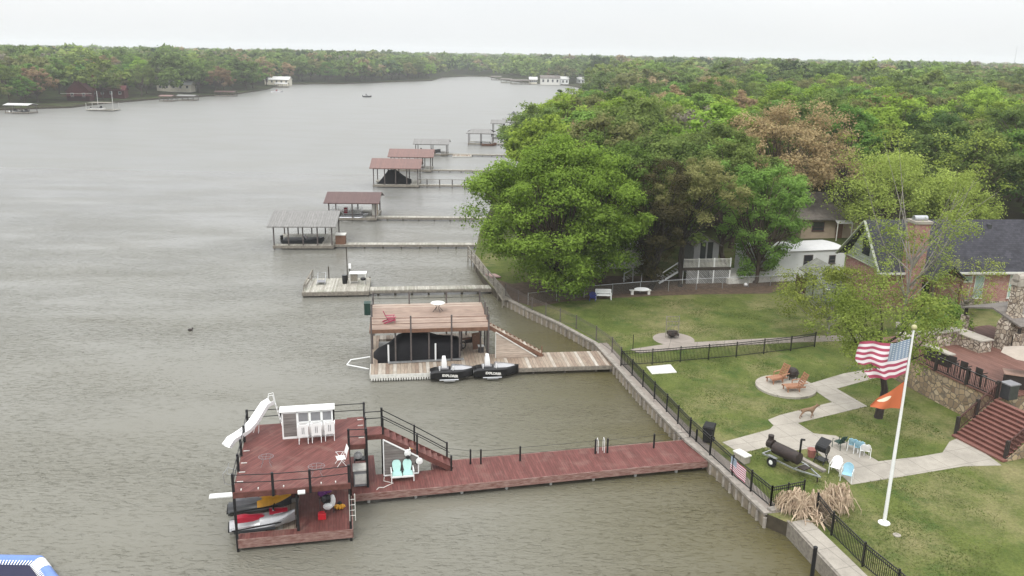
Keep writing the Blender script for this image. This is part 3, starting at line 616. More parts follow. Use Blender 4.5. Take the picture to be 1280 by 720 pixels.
# the wood beyond as one mass -------------------------------------------------
def far_wood():
    g = np.random.default_rng(5)
    lib = []
    for s in range(5):
        _, v, t = tree_parts(seed=500 + s, H=13, W=13, trunk=.2, nclump=34, nleaf=950, leaf=1.35, clump_r=.12); lib.append((v, t))
    lib2 = []
    for s in range(4):
        _, v, t = tree_parts(seed=600 + s, H=13, W=17, trunk=.3, nclump=20, nleaf=190, leaf=3.2, clump_r=.13); lib2.append((v, t))
    V = []; T = []; C = []
    cols = np.array([(.100, .145, .040), (.078, .112, .034), (.140, .180, .048), (.032, .054, .018), (.175, .140, .080), (.110, .118, .048), (.145, .135, .10), (.045, .075, .03)])
    pw = np.array([.30, .25, .16, .09, .04, .12, .02, .02])
    tk = np.array([(a, b) for a, b, _ in taken])
    def ring(r0, r1, sp, L, step):
        r = r0
        while r < r1:
            n = int(2 * .70 * r / sp)
            an = np.linspace(-.70, .68, max(2, n)) + g.normal(size=max(2, n)) * .35 * sp / r
            rr = r + g.normal(size=len(an)) * sp * .3
            x = rr * np.sin(an); y = rr * np.cos(an)
            ok = inside(x, y) & (shore_dist(x, y) > 5)
            for i in np.where(ok)[0]:
                if r < 520 and ((tk[:, 0] - x[i]) ** 2 + (tk[:, 1] - y[i]) ** 2).min() < 75: continue
                if -45 < x[i] - 56 < 45 and 610 < y[i] < 690 and x[i] < 75: continue
                if abs(x[i] + 132) < 9 and abs(y[i] - 497) < 12: continue
                v, t = L[g.integers(len(L))]; a = g.uniform(0, 6.28); s = g.uniform(.6, 1.15) if g.random() < .85 else g.uniform(1.15, 1.4); ca, sa = math.cos(a) * s * 1.1, math.sin(a) * s * 1.1
                z = gz(x[i], y[i])[0] - .4
                q = np.stack([v[:, 0] * ca - v[:, 1] * sa + x[i], v[:, 0] * sa + v[:, 1] * ca + y[i], v[:, 2] * s * (1.0 + .15 * g.random()) + z], 1)
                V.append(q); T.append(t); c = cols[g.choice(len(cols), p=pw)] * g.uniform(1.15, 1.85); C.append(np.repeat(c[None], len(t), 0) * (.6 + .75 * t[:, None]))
            r += sp * step
    ring(300, 620, 10.5, lib, .92); ring(620, 1300, 14, lib2, 1.1); ring(1300, 3400, 26, lib2, 1.7)
    V = np.concatenate(V); T = np.concatenate(T); C = np.concatenate(C)
    m = bpy.data.materials.new('far_wood_leaves'); m.use_nodes = True; t = m.node_tree; t.nodes.clear()
    a = t.nodes.new('ShaderNodeAttribute'); a.attribute_name = 'leafcolor'; d = t.nodes.new('ShaderNodeBsdfDiffuse'); t.links.new(a.outputs[0], d.inputs[0])
    tr = t.nodes.new('ShaderNodeBsdfTranslucent'); t.links.new(a.outputs[0], tr.inputs[0]); x = t.nodes.new('ShaderNodeMixShader'); x.inputs[0].default_value = .42
    t.links.new(d.outputs[0], x.inputs[1]); t.links.new(tr.outputs[0], x.inputs[2]); o = t.nodes.new('ShaderNodeOutputMaterial'); t.links.new(x.outputs[0], o.inputs[0])
    M['farleaf'] = m; M['leaf_far'] = m
    me = leaf_mesh('distant_wood', V, T, 'leaf_far')
    at = me.attributes.new('leafcolor', 'FLOAT_COLOR', 'FACE'); at.data.foreach_set('color', np.concatenate([C, np.ones((len(C), 1))], 1).astype(np.float32).ravel())
    o = bpy.data.objects.new('distant_wood', me); COL.objects.link(o); o['kind'] = 'stuff'; tag(o, 'continuous wood running back from both banks to the horizon', 'woodland')
    print('far wood quads', len(T))
far_wood()

# ================================================================== SHORE: SEAWALL, PATHS, FENCES
def poly_sheet(name, pts, m, z=.012, thick=.0):
    mb = MB(); q = [(p[0], p[1]) for p in pts]
    zb = np.mean([g1(*p) for p in q])
    mb.prism(q, zb - .15, zb + z); return struct(mb.build(name, m))
def offset(line, d):
    out = []
    for i, p in enumerate(line):
        a = Vector(line[max(0, i - 1)]); b = Vector(line[min(len(line) - 1, i + 1)]); t = (b - a).normalized(); n = Vector((t.y, -t.x)); out.append((p[0] + n.x * d, p[1] + n.y * d))
    return out
def resample(line, step):
    out = [Vector(line[0])]
    for a, b in zip(line[:-1], line[1:]):
        a, b = Vector(a), Vector(b); n = max(1, round((b - a).length / step))
        for i in range(1, n + 1): out.append(a.lerp(b, i / n))
    return out
wl = WALL[1:]                                   # (13.7,39.6) .. (-2.1,83.4)
sw = thing('seawall', 'pale capped sheet pile seawall along the near lawns', 'seawall', (0, 0, 0))
rs = resample(wl, .25); mb = MB()
for i, p in enumerate(rs[:-1]):
    q = rs[i + 1]; k = .06 * math.sin(i * 1.6); k2 = .06 * math.sin((i + 1) * 1.6)
    t = (q - p).normalized(); n = Vector((-t.y, t.x))
    a, b = p + n * (.10 + k), q + n * (.10 + k2)
    mb.add([(a.x, a.y, -1), (b.x, b.y, -1), (b.x, b.y, .72), (a.x, a.y, .72)], [(0, 1, 2, 3)])
mb.build('sheet_piling', 'vinyl', sw)
mb = MB()
for i in range(len(rs) - 1):
    p, q = rs[i], rs[i + 1]; mb.bar((p.x - .02, p.y, .80), (q.x - .02, q.y, .80), .34, .14)
mb.build('cap', 'cap', sw)
mb = MB()
for i in range(0, len(rs), 3):
    p = rs[i]; q = rs[min(i + 1, len(rs) - 1)]; t = (q - p); t = t.normalized() if t.length else Vector((0, 1)); n = Vector((-t.y, t.x)); a = p + n * .2
    mb.tube([(p.x+n.x*.1, p.y+n.y*.1, -.6), (p.x+n.x*.1, p.y+n.y*.1, .6)], .10, 8)
mb.build('fender_post', 'cap', sw)
mb = MB(); a = foot(962, 637, .9); b = foot(984, 632, .9); mb.bar((a.x, a.y, .84), (b.x, b.y, .84), .4, .2)
mb.build('return_cap', 'cap', sw)
# concrete strip behind the cap, walks and pads
strip = [(p[0], p[1]) for p in offset(wl[:6], .15)]; inner = [(p[0], p[1]) for p in offset(wl[:6], .95)]
poly_sheet('path', strip + inner[::-1], 'concrete_old', .012)
def px_sheet(name, pts, m, z=.02): return poly_sheet(name, [P(x, y, .8)[:2] for x, y in pts], m, z)
walk = [(903, 553), (925, 567), (958, 559), (975, 566), (1022, 552), (1067, 605), (1115, 598), (1160, 592), (1205, 583), (1252, 582), (1203, 546), (1185, 553), (1178, 566), (1150, 572), (1112, 576), (1098, 577), (1045, 544), (1018, 541), (998, 529),
        (1084, 508), (1047, 487), (1060, 481), (1100, 472), (1150, 458), (1090, 461), (1055, 468), (1007, 480), (1020, 489), (1040, 504), (975, 520), (961, 523), (960, 527), (967, 532), (962, 537)]
walk = [(903, 553), (962, 537), (967, 532), (960, 525), (975, 519), (1040, 503), (1008, 481), (1055, 467), (1150, 450), (1160, 458), (1100, 471), (1046, 486), (1084, 508), (997, 529), (1017, 542), (1045, 545), (1098, 577), (1150, 571), (1178, 566), (1187, 552), (1203, 546), (1252, 582), (1205, 583), (1115, 598), (1064, 606), (1017, 560), (975, 566), (958, 559), (925, 567)]
px_sheet('concrete_path', walk, 'concrete')
poly_sheet('concrete_walk', [(14.62, 38.75), (15.55, 34), (16.2, 30.5), (18.6, 24.2), (20, 24.6), (17.5, 31), (16.75, 34.4), (15.7, 39.1)], 'concrete', .05)
mb = MB()
for a, b in zip([(14.58, 38.9), (15.5, 34), (16.1, 31), (18.6, 24)], [(15.5, 34), (16.1, 31), (18.6, 24)]): mb.bar((a[0], a[1], -.1), (b[0], b[1], -.1), .16, 1.9)
one(mb, 'retaining_wall', 'greytimber', 'dark low wall under the concrete walk in the bottom right corner', 'retaining wall')
px_sheet('concrete_step', [(808, 459), (838, 456), (846, 466), (815, 468)], 'offwhite', .05)
c0 = P(982, 483, .9); mb = MB(); mb.lathe([(2.15, 0), (2.15, .2), (2.1, .22)], 28, (c0.x, c0.y, .75))
struct(mb.build('round_patio_pad', 'concrete'))
c1 = P(842, 424, .8); mb = MB(); mb.lathe([(1.75, 0), (1.75, .05)], 28, (c1.x, c1.y, .76)); struct(mb.build('round_fire_pad', 'concrete_old'))
px_sheet('far_path', [(788, 437), (835, 430), (870, 428), (1000, 421), (1120, 417), (1120, 424), (1000, 428), (880, 434), (840, 438), (800, 442)], 'concrete_old', .016)
px_sheet('bare_soil', [(640, 375), (668, 384), (705, 377), (760, 373), (815, 370), (870, 368), (960, 367), (985, 360), (985, 350), (820, 345), (700, 345), (640, 355), (622, 350), (610, 350)], M.setdefault('soil', mat('bare_brown_soil', (.060, .040, .028), .95, .35, 2.2, .4, col2=(.13, .09, .062))), .010)
poly_sheet('house_path', [P(x, y, 1.3)[:2] for x, y in [(1120, 402), (1190, 398), (1280, 396), (1280, 401), (1190, 404), (1120, 408)]], 'concrete', .02)

def iron_fence(name, label, line, h=1.25, post_step=2.45, gap=.125, m='iron', zf=None, rail_only=False, cat='fence', group=None, thick=.024, pw=.08):
    """posts are parts, each panel of rails and pickets is a part"""
    t = thing(name, label, cat, (line[0][0], line[0][1], 0), 0, group); ox, oy = line[0][0], line[0][1]
    pts = resample(line, post_step); zf = zf or (lambda x, y: g1(x, y))
    for i, p in enumerate(pts):
        z = zf(p.x, p.y); mb = MB(); mb.box(p.x - ox - pw / 2, p.x - ox + pw / 2, p.y - oy - pw / 2, p.y - oy + pw / 2, z - .1, z + h + .08); mb.build('post', m, t)
        if i == len(pts) - 1: break
        q = pts[i + 1]; zq = zf(q.x, q.y); mb = MB(); a = Vector((p.x - ox, p.y - oy, z)); b = Vector((q.x - ox, q.y - oy, zq))
        for k in ((h - .03), h * .84 if not rail_only else h * .5, .14): mb.bar(a + Vector((0, 0, k)), b + Vector((0, 0, k)), thick * 1.8)
        if not rail_only:
            n = max(2, round((b - a).length / gap))
            for j in range(1, n):
                c = a.lerp(b, j / n); mb.bar(c + Vector((0, 0, .14)), c + Vector((0, 0, h - .03)), thick)
        mb.build('picket_panel', m, t)
    return t
nf = [(p.x, p.y) for p in [P(x, y, .85) for x, y in [(963, 634), (915, 594), (862, 545), (833, 514), (790, 469), (776, 455)]]]
iron_fence('iron_fence', 'black picket fence along the near seawall, carrying a small flag', nf)
nf3 = [(p.x, p.y) for p in [P(x, y, .85) for x, y in [(963, 634), (1003, 626)]]]; iron_fence('iron_fence', 'short return of black picket fence running into the dry grass clump', nf3, post_step=1.2)
nf2 = [(p.x, p.y) for p in [P(x, y, .85) for x, y in [(1020, 643), (1039, 668), (1078, 707), (1120, 742), (1150, 770)]]]; iron_fence('iron_fence', 'black picket fence beside the concrete walk in the bottom right corner', nf2)
mf = [(p.x, p.y) for p in [P(x, y, .85) for x, y in [(776, 457), (815, 455), (850, 452), (920, 446), (988, 438), (1018, 433)]]]; iron_fence('iron_fence', 'black picket fence crossing the grass between the two lawns', mf)
ff = [(p.x, p.y) for p in [P(x, y, .85) for x, y in [(776, 453), (765, 440), (745, 425), (720, 411), (700, 402), (665, 388), (632, 370)]]]; iron_fence('iron_fence', 'brown black picket fence curving along the farther lawn', ff, m='greypost', thick=.014)
# chain link fence under the trees
def chain_link():
    m, t, b = _new('galvanised_mesh'); m.use_nodes = True
    c = t.nodes.new('ShaderNodeTexCoord'); sp = t.nodes.new('ShaderNodeSeparateXYZ'); t.links.new(c.outputs['Object'], sp.inputs[0])
    a = math_(t, 'FRACT', math_(t, 'MULTIPLY', math_(t, 'ADD', sp.outputs[0], sp.outputs[2]), 9)); d = math_(t, 'FRACT', math_(t, 'MULTIPLY', math_(t, 'SUBTRACT', sp.outputs[0], sp.outputs[2]), 9))
    f = math_(t, 'MAXIMUM', math_(t, 'LESS_THAN', a, .07), math_(t, 'LESS_THAN', d, .07)); t.links.new(f, b.inputs['Alpha'])
    b.inputs['Base Color'].default_value = (.3, .3, .29, 1); b.inputs['Metallic'].default_value = .6; b.inputs['Roughness'].default_value = .5; return m
M['mesh'] = chain_link()
cl = [(p.x, p.y) for p in [P(x, y, .8) for x, y in [(660, 381), (730, 372), (800, 366), (870, 362), (935, 359), (990, 356)]]]
t = thing('chain_link_fence', 'low wire mesh fence on thin poles under the trees behind the far lawn', 'fence', (0, 0, 0)); pts_ = resample(cl, 3.0)
for i, p in enumerate(pts_):
    MB().tube([(p.x, p.y, .7), (p.x, p.y, 2.0)], .035, 6).build('post', 'galv', t)
    if i < len(pts_) - 1:
        q = pts_[i + 1]; MB().tube([(p.x, p.y, 1.95), (q.x, q.y, 1.95)], .025, 5).build('top_rail', 'galv', t)
        MB().add([(p.x, p.y, .85), (q.x, q.y, .85), (q.x, q.y, 1.95), (p.x, p.y, 1.95)], [(0, 1, 2, 3)]).build('wire_mesh', 'mesh', t)
# wooden boardwalk with rail along the bend under the big tree
bl = [(p.x, p.y) for p in [P(x, y, .9) for x, y in [(628, 374), (617, 357), (604, 343), (594, 330), (585, 318)]]]
t = thing('boardwalk', 'grey timber boardwalk with a crooked handrail along the bend under the biggest tree', 'boardwalk'); mb = MB(); rl = MB()
pts_ = resample(bl, 2.2)
for i, p in enumerate(pts_):
    MB().box(p.x - .06, p.x + .06, p.y - .06, p.y + .06, -.8, 1.95).build('post', 'greytimber', t)
    if i < len(pts_) - 1: q = pts_[i + 1]; mb.bar((p.x + .45, p.y, .82), (q.x + .45, q.y, .82), 1.0, .12); rl.bar((p.x, p.y, 1.9), (q.x, q.y, 1.9), .1, .06); rl.bar((p.x, p.y, 1.4), (q.x, q.y, 1.4), .08, .05)
mb.build('deck', 'greytimber', t); rl.build('handrail', 'greytimber', t)
o = MB().box(-.6, .6, -.7, .7, 0, .12).build('landing_mat', 'offwhite'); p = P(606, 345, .9); o.location = (p.x + .9, p.y, .9); o.rotation_euler = (0, .12, .5); M['pinkstep'] = mat('dusty_pink_concrete', (.40, .27, .25), .85); o.data.materials[0] = M['pinkstep']
tag(o, 'dusty pink slab beside the crooked handrail under the biggest tree', 'slab')

# ================================================================== NEAR DOCK (two storeys, red brown)
D1 = Fr((-13.27, 36.39), 12)
def fascia(mb, u0, u1, w0, w1, z0, z1, t=.05):
    mb.box(u0, u1, w0 - t, w0, z0, z1).box(u0, u1, w1, w1 + t, z0, z1).box(u0 - t, u0, w0 - t, w1 + t, z0, z1).box(u1, u1 + t, w0 - t, w1 + t, z0, z1)
d = thing('two_storey_boat_dock', 'red brown two storey boat dock with black posts, nearest to the viewer', 'boat dock', D1(0, 0), D1.a)
mb = MB(); mb.box(.05, 5.55, .05, .55, .45, .7).box(2.85, 5.55, .55, 4.2, .45, .7).box(.05, 5.55, 4.2, 7.9, .45, .7); mb.build('lower_deck', 'redplank', d)
mb = MB(); mb.box(0, 5.6, 0, .048, .22, .698).box(5.552, 5.6, .0, 3.4, .22, .697).box(0, .047, .0, .55, .22, .697)
mb.build('lower_fascia', 'reddark', d)
MB().box(.05, 2.8, .552, .6, .25, .69).box(2.8, 2.848, .552, 4.2, .25, .69).build('slip_edge', 'reddark', d)
mb = MB(); mb.box(0, 5.5, 0, 7.7, 3.12, 3.3).box(5.5, 6.5, 4.3, 7.85, 3.12, 3.3).box(6.5, 7.5, 5.35, 6.4, 3.12, 3.3); mb.build('upper_deck', 'redplank_diag', d)
mb = MB(); mb.box(-.05, 5.55, -.05, -.002, 3.0, 3.29).box(5.502, 5.55, 0, 4.25, 3.0, 3.29).box(-.05, -.002, 0, 7.7, 3.0, 3.29).box(5.55, 6.55, 4.25, 4.298, 3.0, 3.29).box(6.502, 6.55, 4.3, 5.3, 3.0, 3.29).box(6.55, 7.5, 5.30, 5.348, 3.0, 3.29)
for u in np.arange(.5, 5.5, .6): mb.box(u, u + .045, .05, 7.6, 2.93, 3.118)
mb.build('upper_joists', 'redwood', d)
for u, w_, zt in [(-.02, .1, 4.25), (1.84, -.08, 4.25), (3.6, -.08, 4.25), (5.48, .1, 4.25), (2.9, .35, 3.1), (5.55, 4.25, 4.25), (6.5, 4.2, 4.25), (6.5, 7.75, 4.25), (-.05, 7.75, 4.25), (1.8, 7.75, 4.25), (4.75, 7.75, 4.25), (0, 2.2, 4.25), (-.02, 3.9, 4.25), (-.02, 5.6, 4.25), (6.5, 5.6, 4.25), (7.45, 6.35, 4.45)]:
    zb = 3.0 if u in (1.84, 3.6) or (w_ in (2.2, 5.6) and u < 1) else -1.2
    MB().box(u - .06, u + .06, w_ - .06, w_ + .06, zb, zt).build('post', 'black', d)
def rail(d, pts, zs, r=.022, name='railing', m='black'):
    mb = MB()
    for a, b in zip(pts[:-1], pts[1:]):
        for z in zs: mb.bar((a[0], a[1], a[2] + z if len(a) > 2 else z), (b[0], b[1], b[2] + z if len(b) > 2 else z), r * 2)
    return mb.build(name, m, d)
rail(d, [(-.02, .1), (1.84, -.08), (3.6, -.08), (5.48, .1)], (3.78, 4.18), .016); rail(d, [(-.02, .1), (0, 2.2), (0, 3.9), (0, 5.6), (-.05, 7.75), (1.8, 7.75)], (3.78, 4.18), .018)
rail(d, [(4.75, 7.75), (6.5, 7.75), (6.5, 6.4)], (3.78, 4.18), .018); rail(d, [(5.48, 4.25), (6.5, 4.2), (6.5, 5.3)], (3.78, 4.2), .02); rail(d, [(6.5, 6.42), (7.45, 6.42), (7.45, 6.35)], (3.8, 4.2), .02)
# stairs
mb = MB(); st = MB(); n = 11
for i in range(n):
    u = 7.5 + i * .34; z = 3.3 - (i + 1) * (2.6 / (n + 1)); mb.box(u, u + .36, 5.35, 6.38, z - .045, z)
mb.build('stair_tread', 'redplank', d); ri = MB()
for w_ in (5.31, 6.41): st.bar((7.45, w_, 3.1), (11.35, w_, .75), .05, .3)
st.build('stair_stringer', 'redwood', d)
rail(d, [(7.45, 6.42, 3.3), (9.3, 6.42, 2.15), (11.2, 6.42, .9)], (1.0, .62), .022, 'stair_rail')
rail(d, [(7.45, 5.3, 3.3), (9.3, 5.3, 2.15), (11.2, 5.3, .9)], (.95,), .016, 'stair_rail')
for u, w_, z0, z1 in [(7.45, 5.33, 3.3, 4.3), (9.3, 6.45, 1.9, 3.2), (9.35, 5.30, 1.9, 3.15), (11.2, 6.45, .6, 1.95), (11.3, 5.30, .6, 1.65)]: MB().box(u - .05, u + .05, w_ - .05, w_ + .05, z0, z1).build('stair_post', 'black', d)
pn = MB(); pn.add([(7.45, 5.22, .75), (9.4, 5.22, .75), (9.4, 5.22, 1.80), (7.45, 5.22, 3.0), (7.45, 5.27, .75), (9.4, 5.27, .75), (9.4, 5.27, 1.80), (7.45, 5.27, 3.0)], [(0, 1, 2, 3), (7, 6, 5, 4), (0, 4, 5, 1), (1, 5, 6, 2), (2, 6, 7, 3), (3, 7, 4, 0)])
sp_ = pn.build('stair_side_panel', 'greypanel', d)
mb = MB(); q = [(7.45, 5.2, .78), (9.4, 5.2, .78), (9.4, 5.2, 1.8), (7.45, 5.2, 3.0)]
for a, b in zip(q, q[1:] + q[:1]): mb.bar(a, b, .06, .09, up=(0, 1, 0))
mb.build('panel_frame', 'white', sp_)
for u, w_ in [(.3, .12), (1.1, .12), (2.3, .12), (4.1, .12), (4.8, .12)]: MB().box(u, u + .05, w_, w_ + .12, 3.302, 3.36).build('cleat', 'offwhite', d)
for u, w_ in [(.04, 1.0), (.04, 2.0), (.04, 3.0), (.04, 4.4), (6.1, 5.0), (6.1, 6.6), (6.1, 7.4)]: MB().box(u, u + .3, w_, w_ + .04, 3.302, 3.34).build('cleat', 'offwhite', d)
MB().tube([(3.0, -.15, 3.1), (3.35, -.15, 3.1)], .11, 10).build('dock_light', 'white', d)
mb = MB()
for k in (0, .28): mb.tube([(5.35 + k, .6, .7), (5.35 + k, .6, 2.2)], .02, 5)
for z in (1.0, 1.3, 1.6, 1.9): mb.tube([(5.35, .6, z), (5.63, .6, z)], .016, 5)
mb.build('ladder', 'offwhite', d, ).location = (.1, -.55, .45)
# pier
pr = thing('pier', 'long red brown plank pier from the two storey dock to the seawall', 'pier', D1(0, 0), D1.a)
mb = MB(); mb.box(5.605, 7.0, 3.5, 8.0, .45, .7).box(7.0, 10.3, 3.5, 5.55, .45, .7)
sk_ = .021
mb.prism([(10.3, 3.55), (26.75, 3.95), (26.2, 6.75), (10.3, 6.5)], .45, .7); mb.build('decking', 'redplank', pr)
mb = MB(); mb.bar((5.65, 3.47, .5), (10.3, 3.5, .5), .05, .42); mb.bar((10.3, 3.5, .5), (26.7, 3.9, .5), .05, .42); mb.bar((10.3, 6.55, .5), (26.2, 6.8, .5), .05, .4); mb.bar((10.28, 5.6, .5), (10.28, 6.5, .5), .05, .4); mb.build('fascia', 'reddark', pr)
for u in np.arange(6.5, 26, 2.6):
    for w_ in (3.75 + (u - 6) * .02, 5.2 if u < 10 else 6.3): MB().tube([(u, w_, -1.2), (u, w_, .45)], .09, 7).build('piling', 'bollard', pr)
lp = []
for x, y in [(588, 580), (601, 580), (650, 576), (744, 567), (759, 566), (817, 560), (870, 554)]:
    q = P(x, y, .7); l = Vector(q) - D1.o; u, w_ = l.dot(D1.u), l.dot(D1.w); lp.append((u, w_)); MB().box(u - .045, u + .045, w_ - .045, w_ + .045, .3, 1.65).build('post', 'black', pr)
mb = MB()
for a, b in zip([(11.2, 6.45)] + lp[:-1], lp):
    for z in (1.55, 1.15): mb.bar((a[0], a[1], z), (b[0], b[1], z), .014)
mb.build('cable_rail', 'steelblack', pr)
l0, l1 = lp[3], lp[4]; u = (l0[0] + l1[0]) / 2; w_ = l0[1] + .12; mb = MB()
for k in (-.2, .2): mb.tube([(u + k, w_ - .1, .7), (u + k, w_ - .1, 1.5), (u + k, w_ + .12, 1.6), (u + k, w_ + .2, 1.4), (u + k, w_ + .2, -.5)], .022, 6)
for z in (.1, .4, .0): mb.tube([(u - .2, w_ + .2, z), (u + .2, w_ + .2, z)], .02, 5)
mb.build('swim_ladder', 'white', pr)

# --- things on the near dock
def put(fr, u, w_, z, rz=0): q = fr(u, w_, z); return dict(loc=q, rz=fr.a + R(rz))
s = thing('water_slide', 'white curved water slide with ladder at the back left corner of the upper deck', 'slide', D1(1.1, 7.2, 3.3), D1.a)
path = [Vector(p) for p in [(.35, .1, 1.85), (.0, -.15, 1.75), (-.4, -.55, 1.25), (-.75, -1.0, .85), (-1.15, -1.6, .6), (-1.6, -2.1, .48), (-2.0, -2.5, .40), (-2.25, -2.8, .12)]]
secs = []
for i, p in enumerate(path):
    t_ = (path[min(i + 1, len(path) - 1)] - path[max(i - 1, 0)]).normalized(); side = t_.cross(Vector((0, 0, 1))).normalized(); up = side.cross(t_)
    secs.append([p + side * a + up * b for a, b in [(-.34, .30), (-.28, .28), (-.24, .06), (0, 0), (.24, .06), (.28, .28), (.34, .30), (.30, .0), (.0, -.07), (-.30, .0)]])
MB().loft(secs).build('chute', 'plastic_white', s, smooth=True); s.scale = (.84, .84, .8)
mb = MB()
for k in (-.2, .2): mb.tube([(.95, k + .2, 0), (.55, k + .15, 1.8), (.45, k + .15, 2.5), (.15, k + .1, 2.45), (.1, k + .1, 1.8)], .022, 6)
for i in range(6): z = .25 + i * .29; mb.tube([(.95 - z * .222, .0, z), (.95 - z * .222, .4, z)], .022, 5)
mb.build('ladder', 'white', s); mb = MB(); mb.tube([(-.55, -.75, 0), (-.45, -.65, 1.1)], .03).tube([(-.9, -.6, 0), (-.5, -.5, 1.1)], .03).build('support_leg', 'white', s)
s = thing('storage_screen', 'white framed screen with grey panels behind the three high chairs', 'screen', D1(2.0, 5.55, 3.3), D1.a)
mb = MB(); mb.box(0, .08, 0, .5, 0, 1.62).box(2.66, 2.74, 0, .5, 0, 1.62)
for u in (.78, 1.44, 2.08): mb.box(u, u + .12, 0, .06, 0, 1.62)
mb.box(.08, 2.66, 0, .06, 1.50, 1.62).box(.08, 2.66, 0, .06, .0, .12).box(.9, 2.66, .0, .06, .86, .98); mb.build('frame', 'white', s)
MB().box(.08, .8, .02, .05, .12, 1.5).build('slat_panel', 'greypanel', s)
for u in (.9, 1.56, 2.2): MB().box(u, u + .5, .02, .045, .98, 1.5).build('window_panel', 'midgrey', s); MB().box(u, u + .5, .022, .05, .12, .86).build('lower_panel', 'white', s)
MB().box(-.1, 2.85, -.1, .65, 1.622, 1.68).build('counter_top', 'white', s)
def high_chair(label, loc, rz):
    c = thing('high_chair', label, 'chair', loc, rz, 'white high chairs on the upper deck'); mb = MB()
    for x in (-.24, .24):
        for y in (-.22, .22): MB().bar((x, y, 0), (x, y, .78), .04).build('leg', 'white', c)
    MB().box(-.27, .27, -.25, .25, .74, .8).build('seat', 'white', c)
    mb.box(-.27, -.16, -.29, -.25, .42, 1.18).box(.16, .27, -.29, -.25, .42, 1.18).box(-.16, .16, -.285, -.25, .46, 1.14).build('backrest', 'white', c)
    MB().bar((-.27, -.25, 1.0), (-.27, .25, 1.0), .05).bar((.27, -.25, 1.0), (.27, .25, 1.0), .05).build('armrest', 'white', c)
    MB().box(-.06, -.03, -.30, -.292, .62, 1.0).box(.03, .06, -.30, -.292, .62, 1.0).build('slot', 'midgrey', c)
    return c
hc = high_chair('white high chair by the screen, left one of the three', **put(D1, 3.15, 5.0, 3.3))
for u, lb in ((3.85, 'white high chair by the screen, middle one of the three'), (4.55, 'white high chair by the screen, right one of the three')):
    dup(hc, D1(u, 5.05 + (u > 4) * .1, 3.3), D1.a, lb)
def wire_table(label, loc, rz, r=.38, h=.5):
    c = thing('wire_table', label, 'table', loc, rz); mb = MB()
    pts = [(r * math.cos(t), r * math.sin(t) * .8, h) for t in np.linspace(0, 2 * math.pi, 13)]
    mb.tube(pts, .011, 5, cap=False).tube([(-r, 0, h), (r, 0, h)], .008, 4).tube([(0, -r * .8, h), (0, r * .8, h)], .008, 4).build('top_frame', 'midgrey', c)
    for k in range(4):
        t = .78 + k * 1.5708; MB().tube([(r * .9 * math.cos(t), r * .72 * math.sin(t), h), (r * .55 * math.cos(t), r * .4 * math.sin(t), h * .5), (r * 1.0 * math.cos(t), r * .8 * math.sin(t), 0)], .010, 5).build('leg', 'midgrey', c)
wire_table('see through wire table frame at the left of the upper red deck', **put(D1, 1.35, 2.6, 3.3)); wire_table('see through wire table frame near the front railing of the upper red deck', **put(D1, 3.9, 1.1, 3.3), r=.42)
def folding_chair(name, label, loc, rz, m='white', group=None):
    c = thing(name, label, 'chair', loc, rz, group)
    mb = MB(); mb.tube([(-.25, -.25, 0), (-.25, .2, .62), (-.25, -.2, .66), (-.25, .25, 0)], .016, 5).tube([(.25, -.25, 0), (.25, .2, .62), (.25, -.2, .66), (.25, .25, 0)], .016, 5)
    mb.tube([(-.25, .2, .4), (-.25, .38, 1.0), (.25, .38, 1.0), (.25, .2, .4)], .016, 5).tube([(-.25, -.2, .42), (.25, -.2, .42)], .016, 5).build('frame', m, c)
    MB().box(-.24, .24, -.2, .22, .40, .42).build('seat', m, c); MB().add([(-.24, .26, .62), (.24, .26, .62), (.24, .37, .98), (-.24, .37, .98), (-.24, .28, .62), (.24, .28, .62), (.24, .39, .98), (-.24, .39, .98)], [(0, 1, 2, 3), (7, 6, 5, 4), (0, 4, 5, 1), (1, 5, 6, 2), (2, 6, 7, 3), (3, 7, 4, 0)]).build('backrest', m, c)
    return c
folding_chair('folding_chair', 'white tube framed chair at the right edge of the upper red deck', **put(D1, 5.1, 2.0, 3.3, -80))
# white sink / fish table and fridge under the strip
c = thing('outdoor_fridge', 'pale grey topped ice chest standing behind the right black post', 'ice chest', D1(5.75, 4.25, .7), D1.a)
MB().box(0, .75, 0, .7, .05, 1.0).build('body', 'midgrey', c); MB().box(-.04, .79, -.05, .75, 1.0, 1.08).build('lid', 'offwhite', c); MB().box(.05, .7, -.03, -.005, .2, .8).build('front_panel', 'offwhite', c)
c = thing('potting_bench', 'small dark table with a white bag behind the ice chest', 'table', D1(5.8, 5.8, .7), D1.a)
MB().box(0, .8, 0, .5, .8, .86).build('top', 'steelblack', c)
for x in (.05, .75):
    for y in (.05, .45): MB().bar((x, y, 0), (x, y, .8), .04).build('leg', 'steelblack', c)
mb = MB(); mb.ell((0, 0, .2), (.25, .2, .24)); o = one(mb, 'white_bag', 'white', 'crumpled white bag on the small dark table behind the ice chest', 'bag', loc=D1(6.05, 6.0, 1.57), rz=.3)
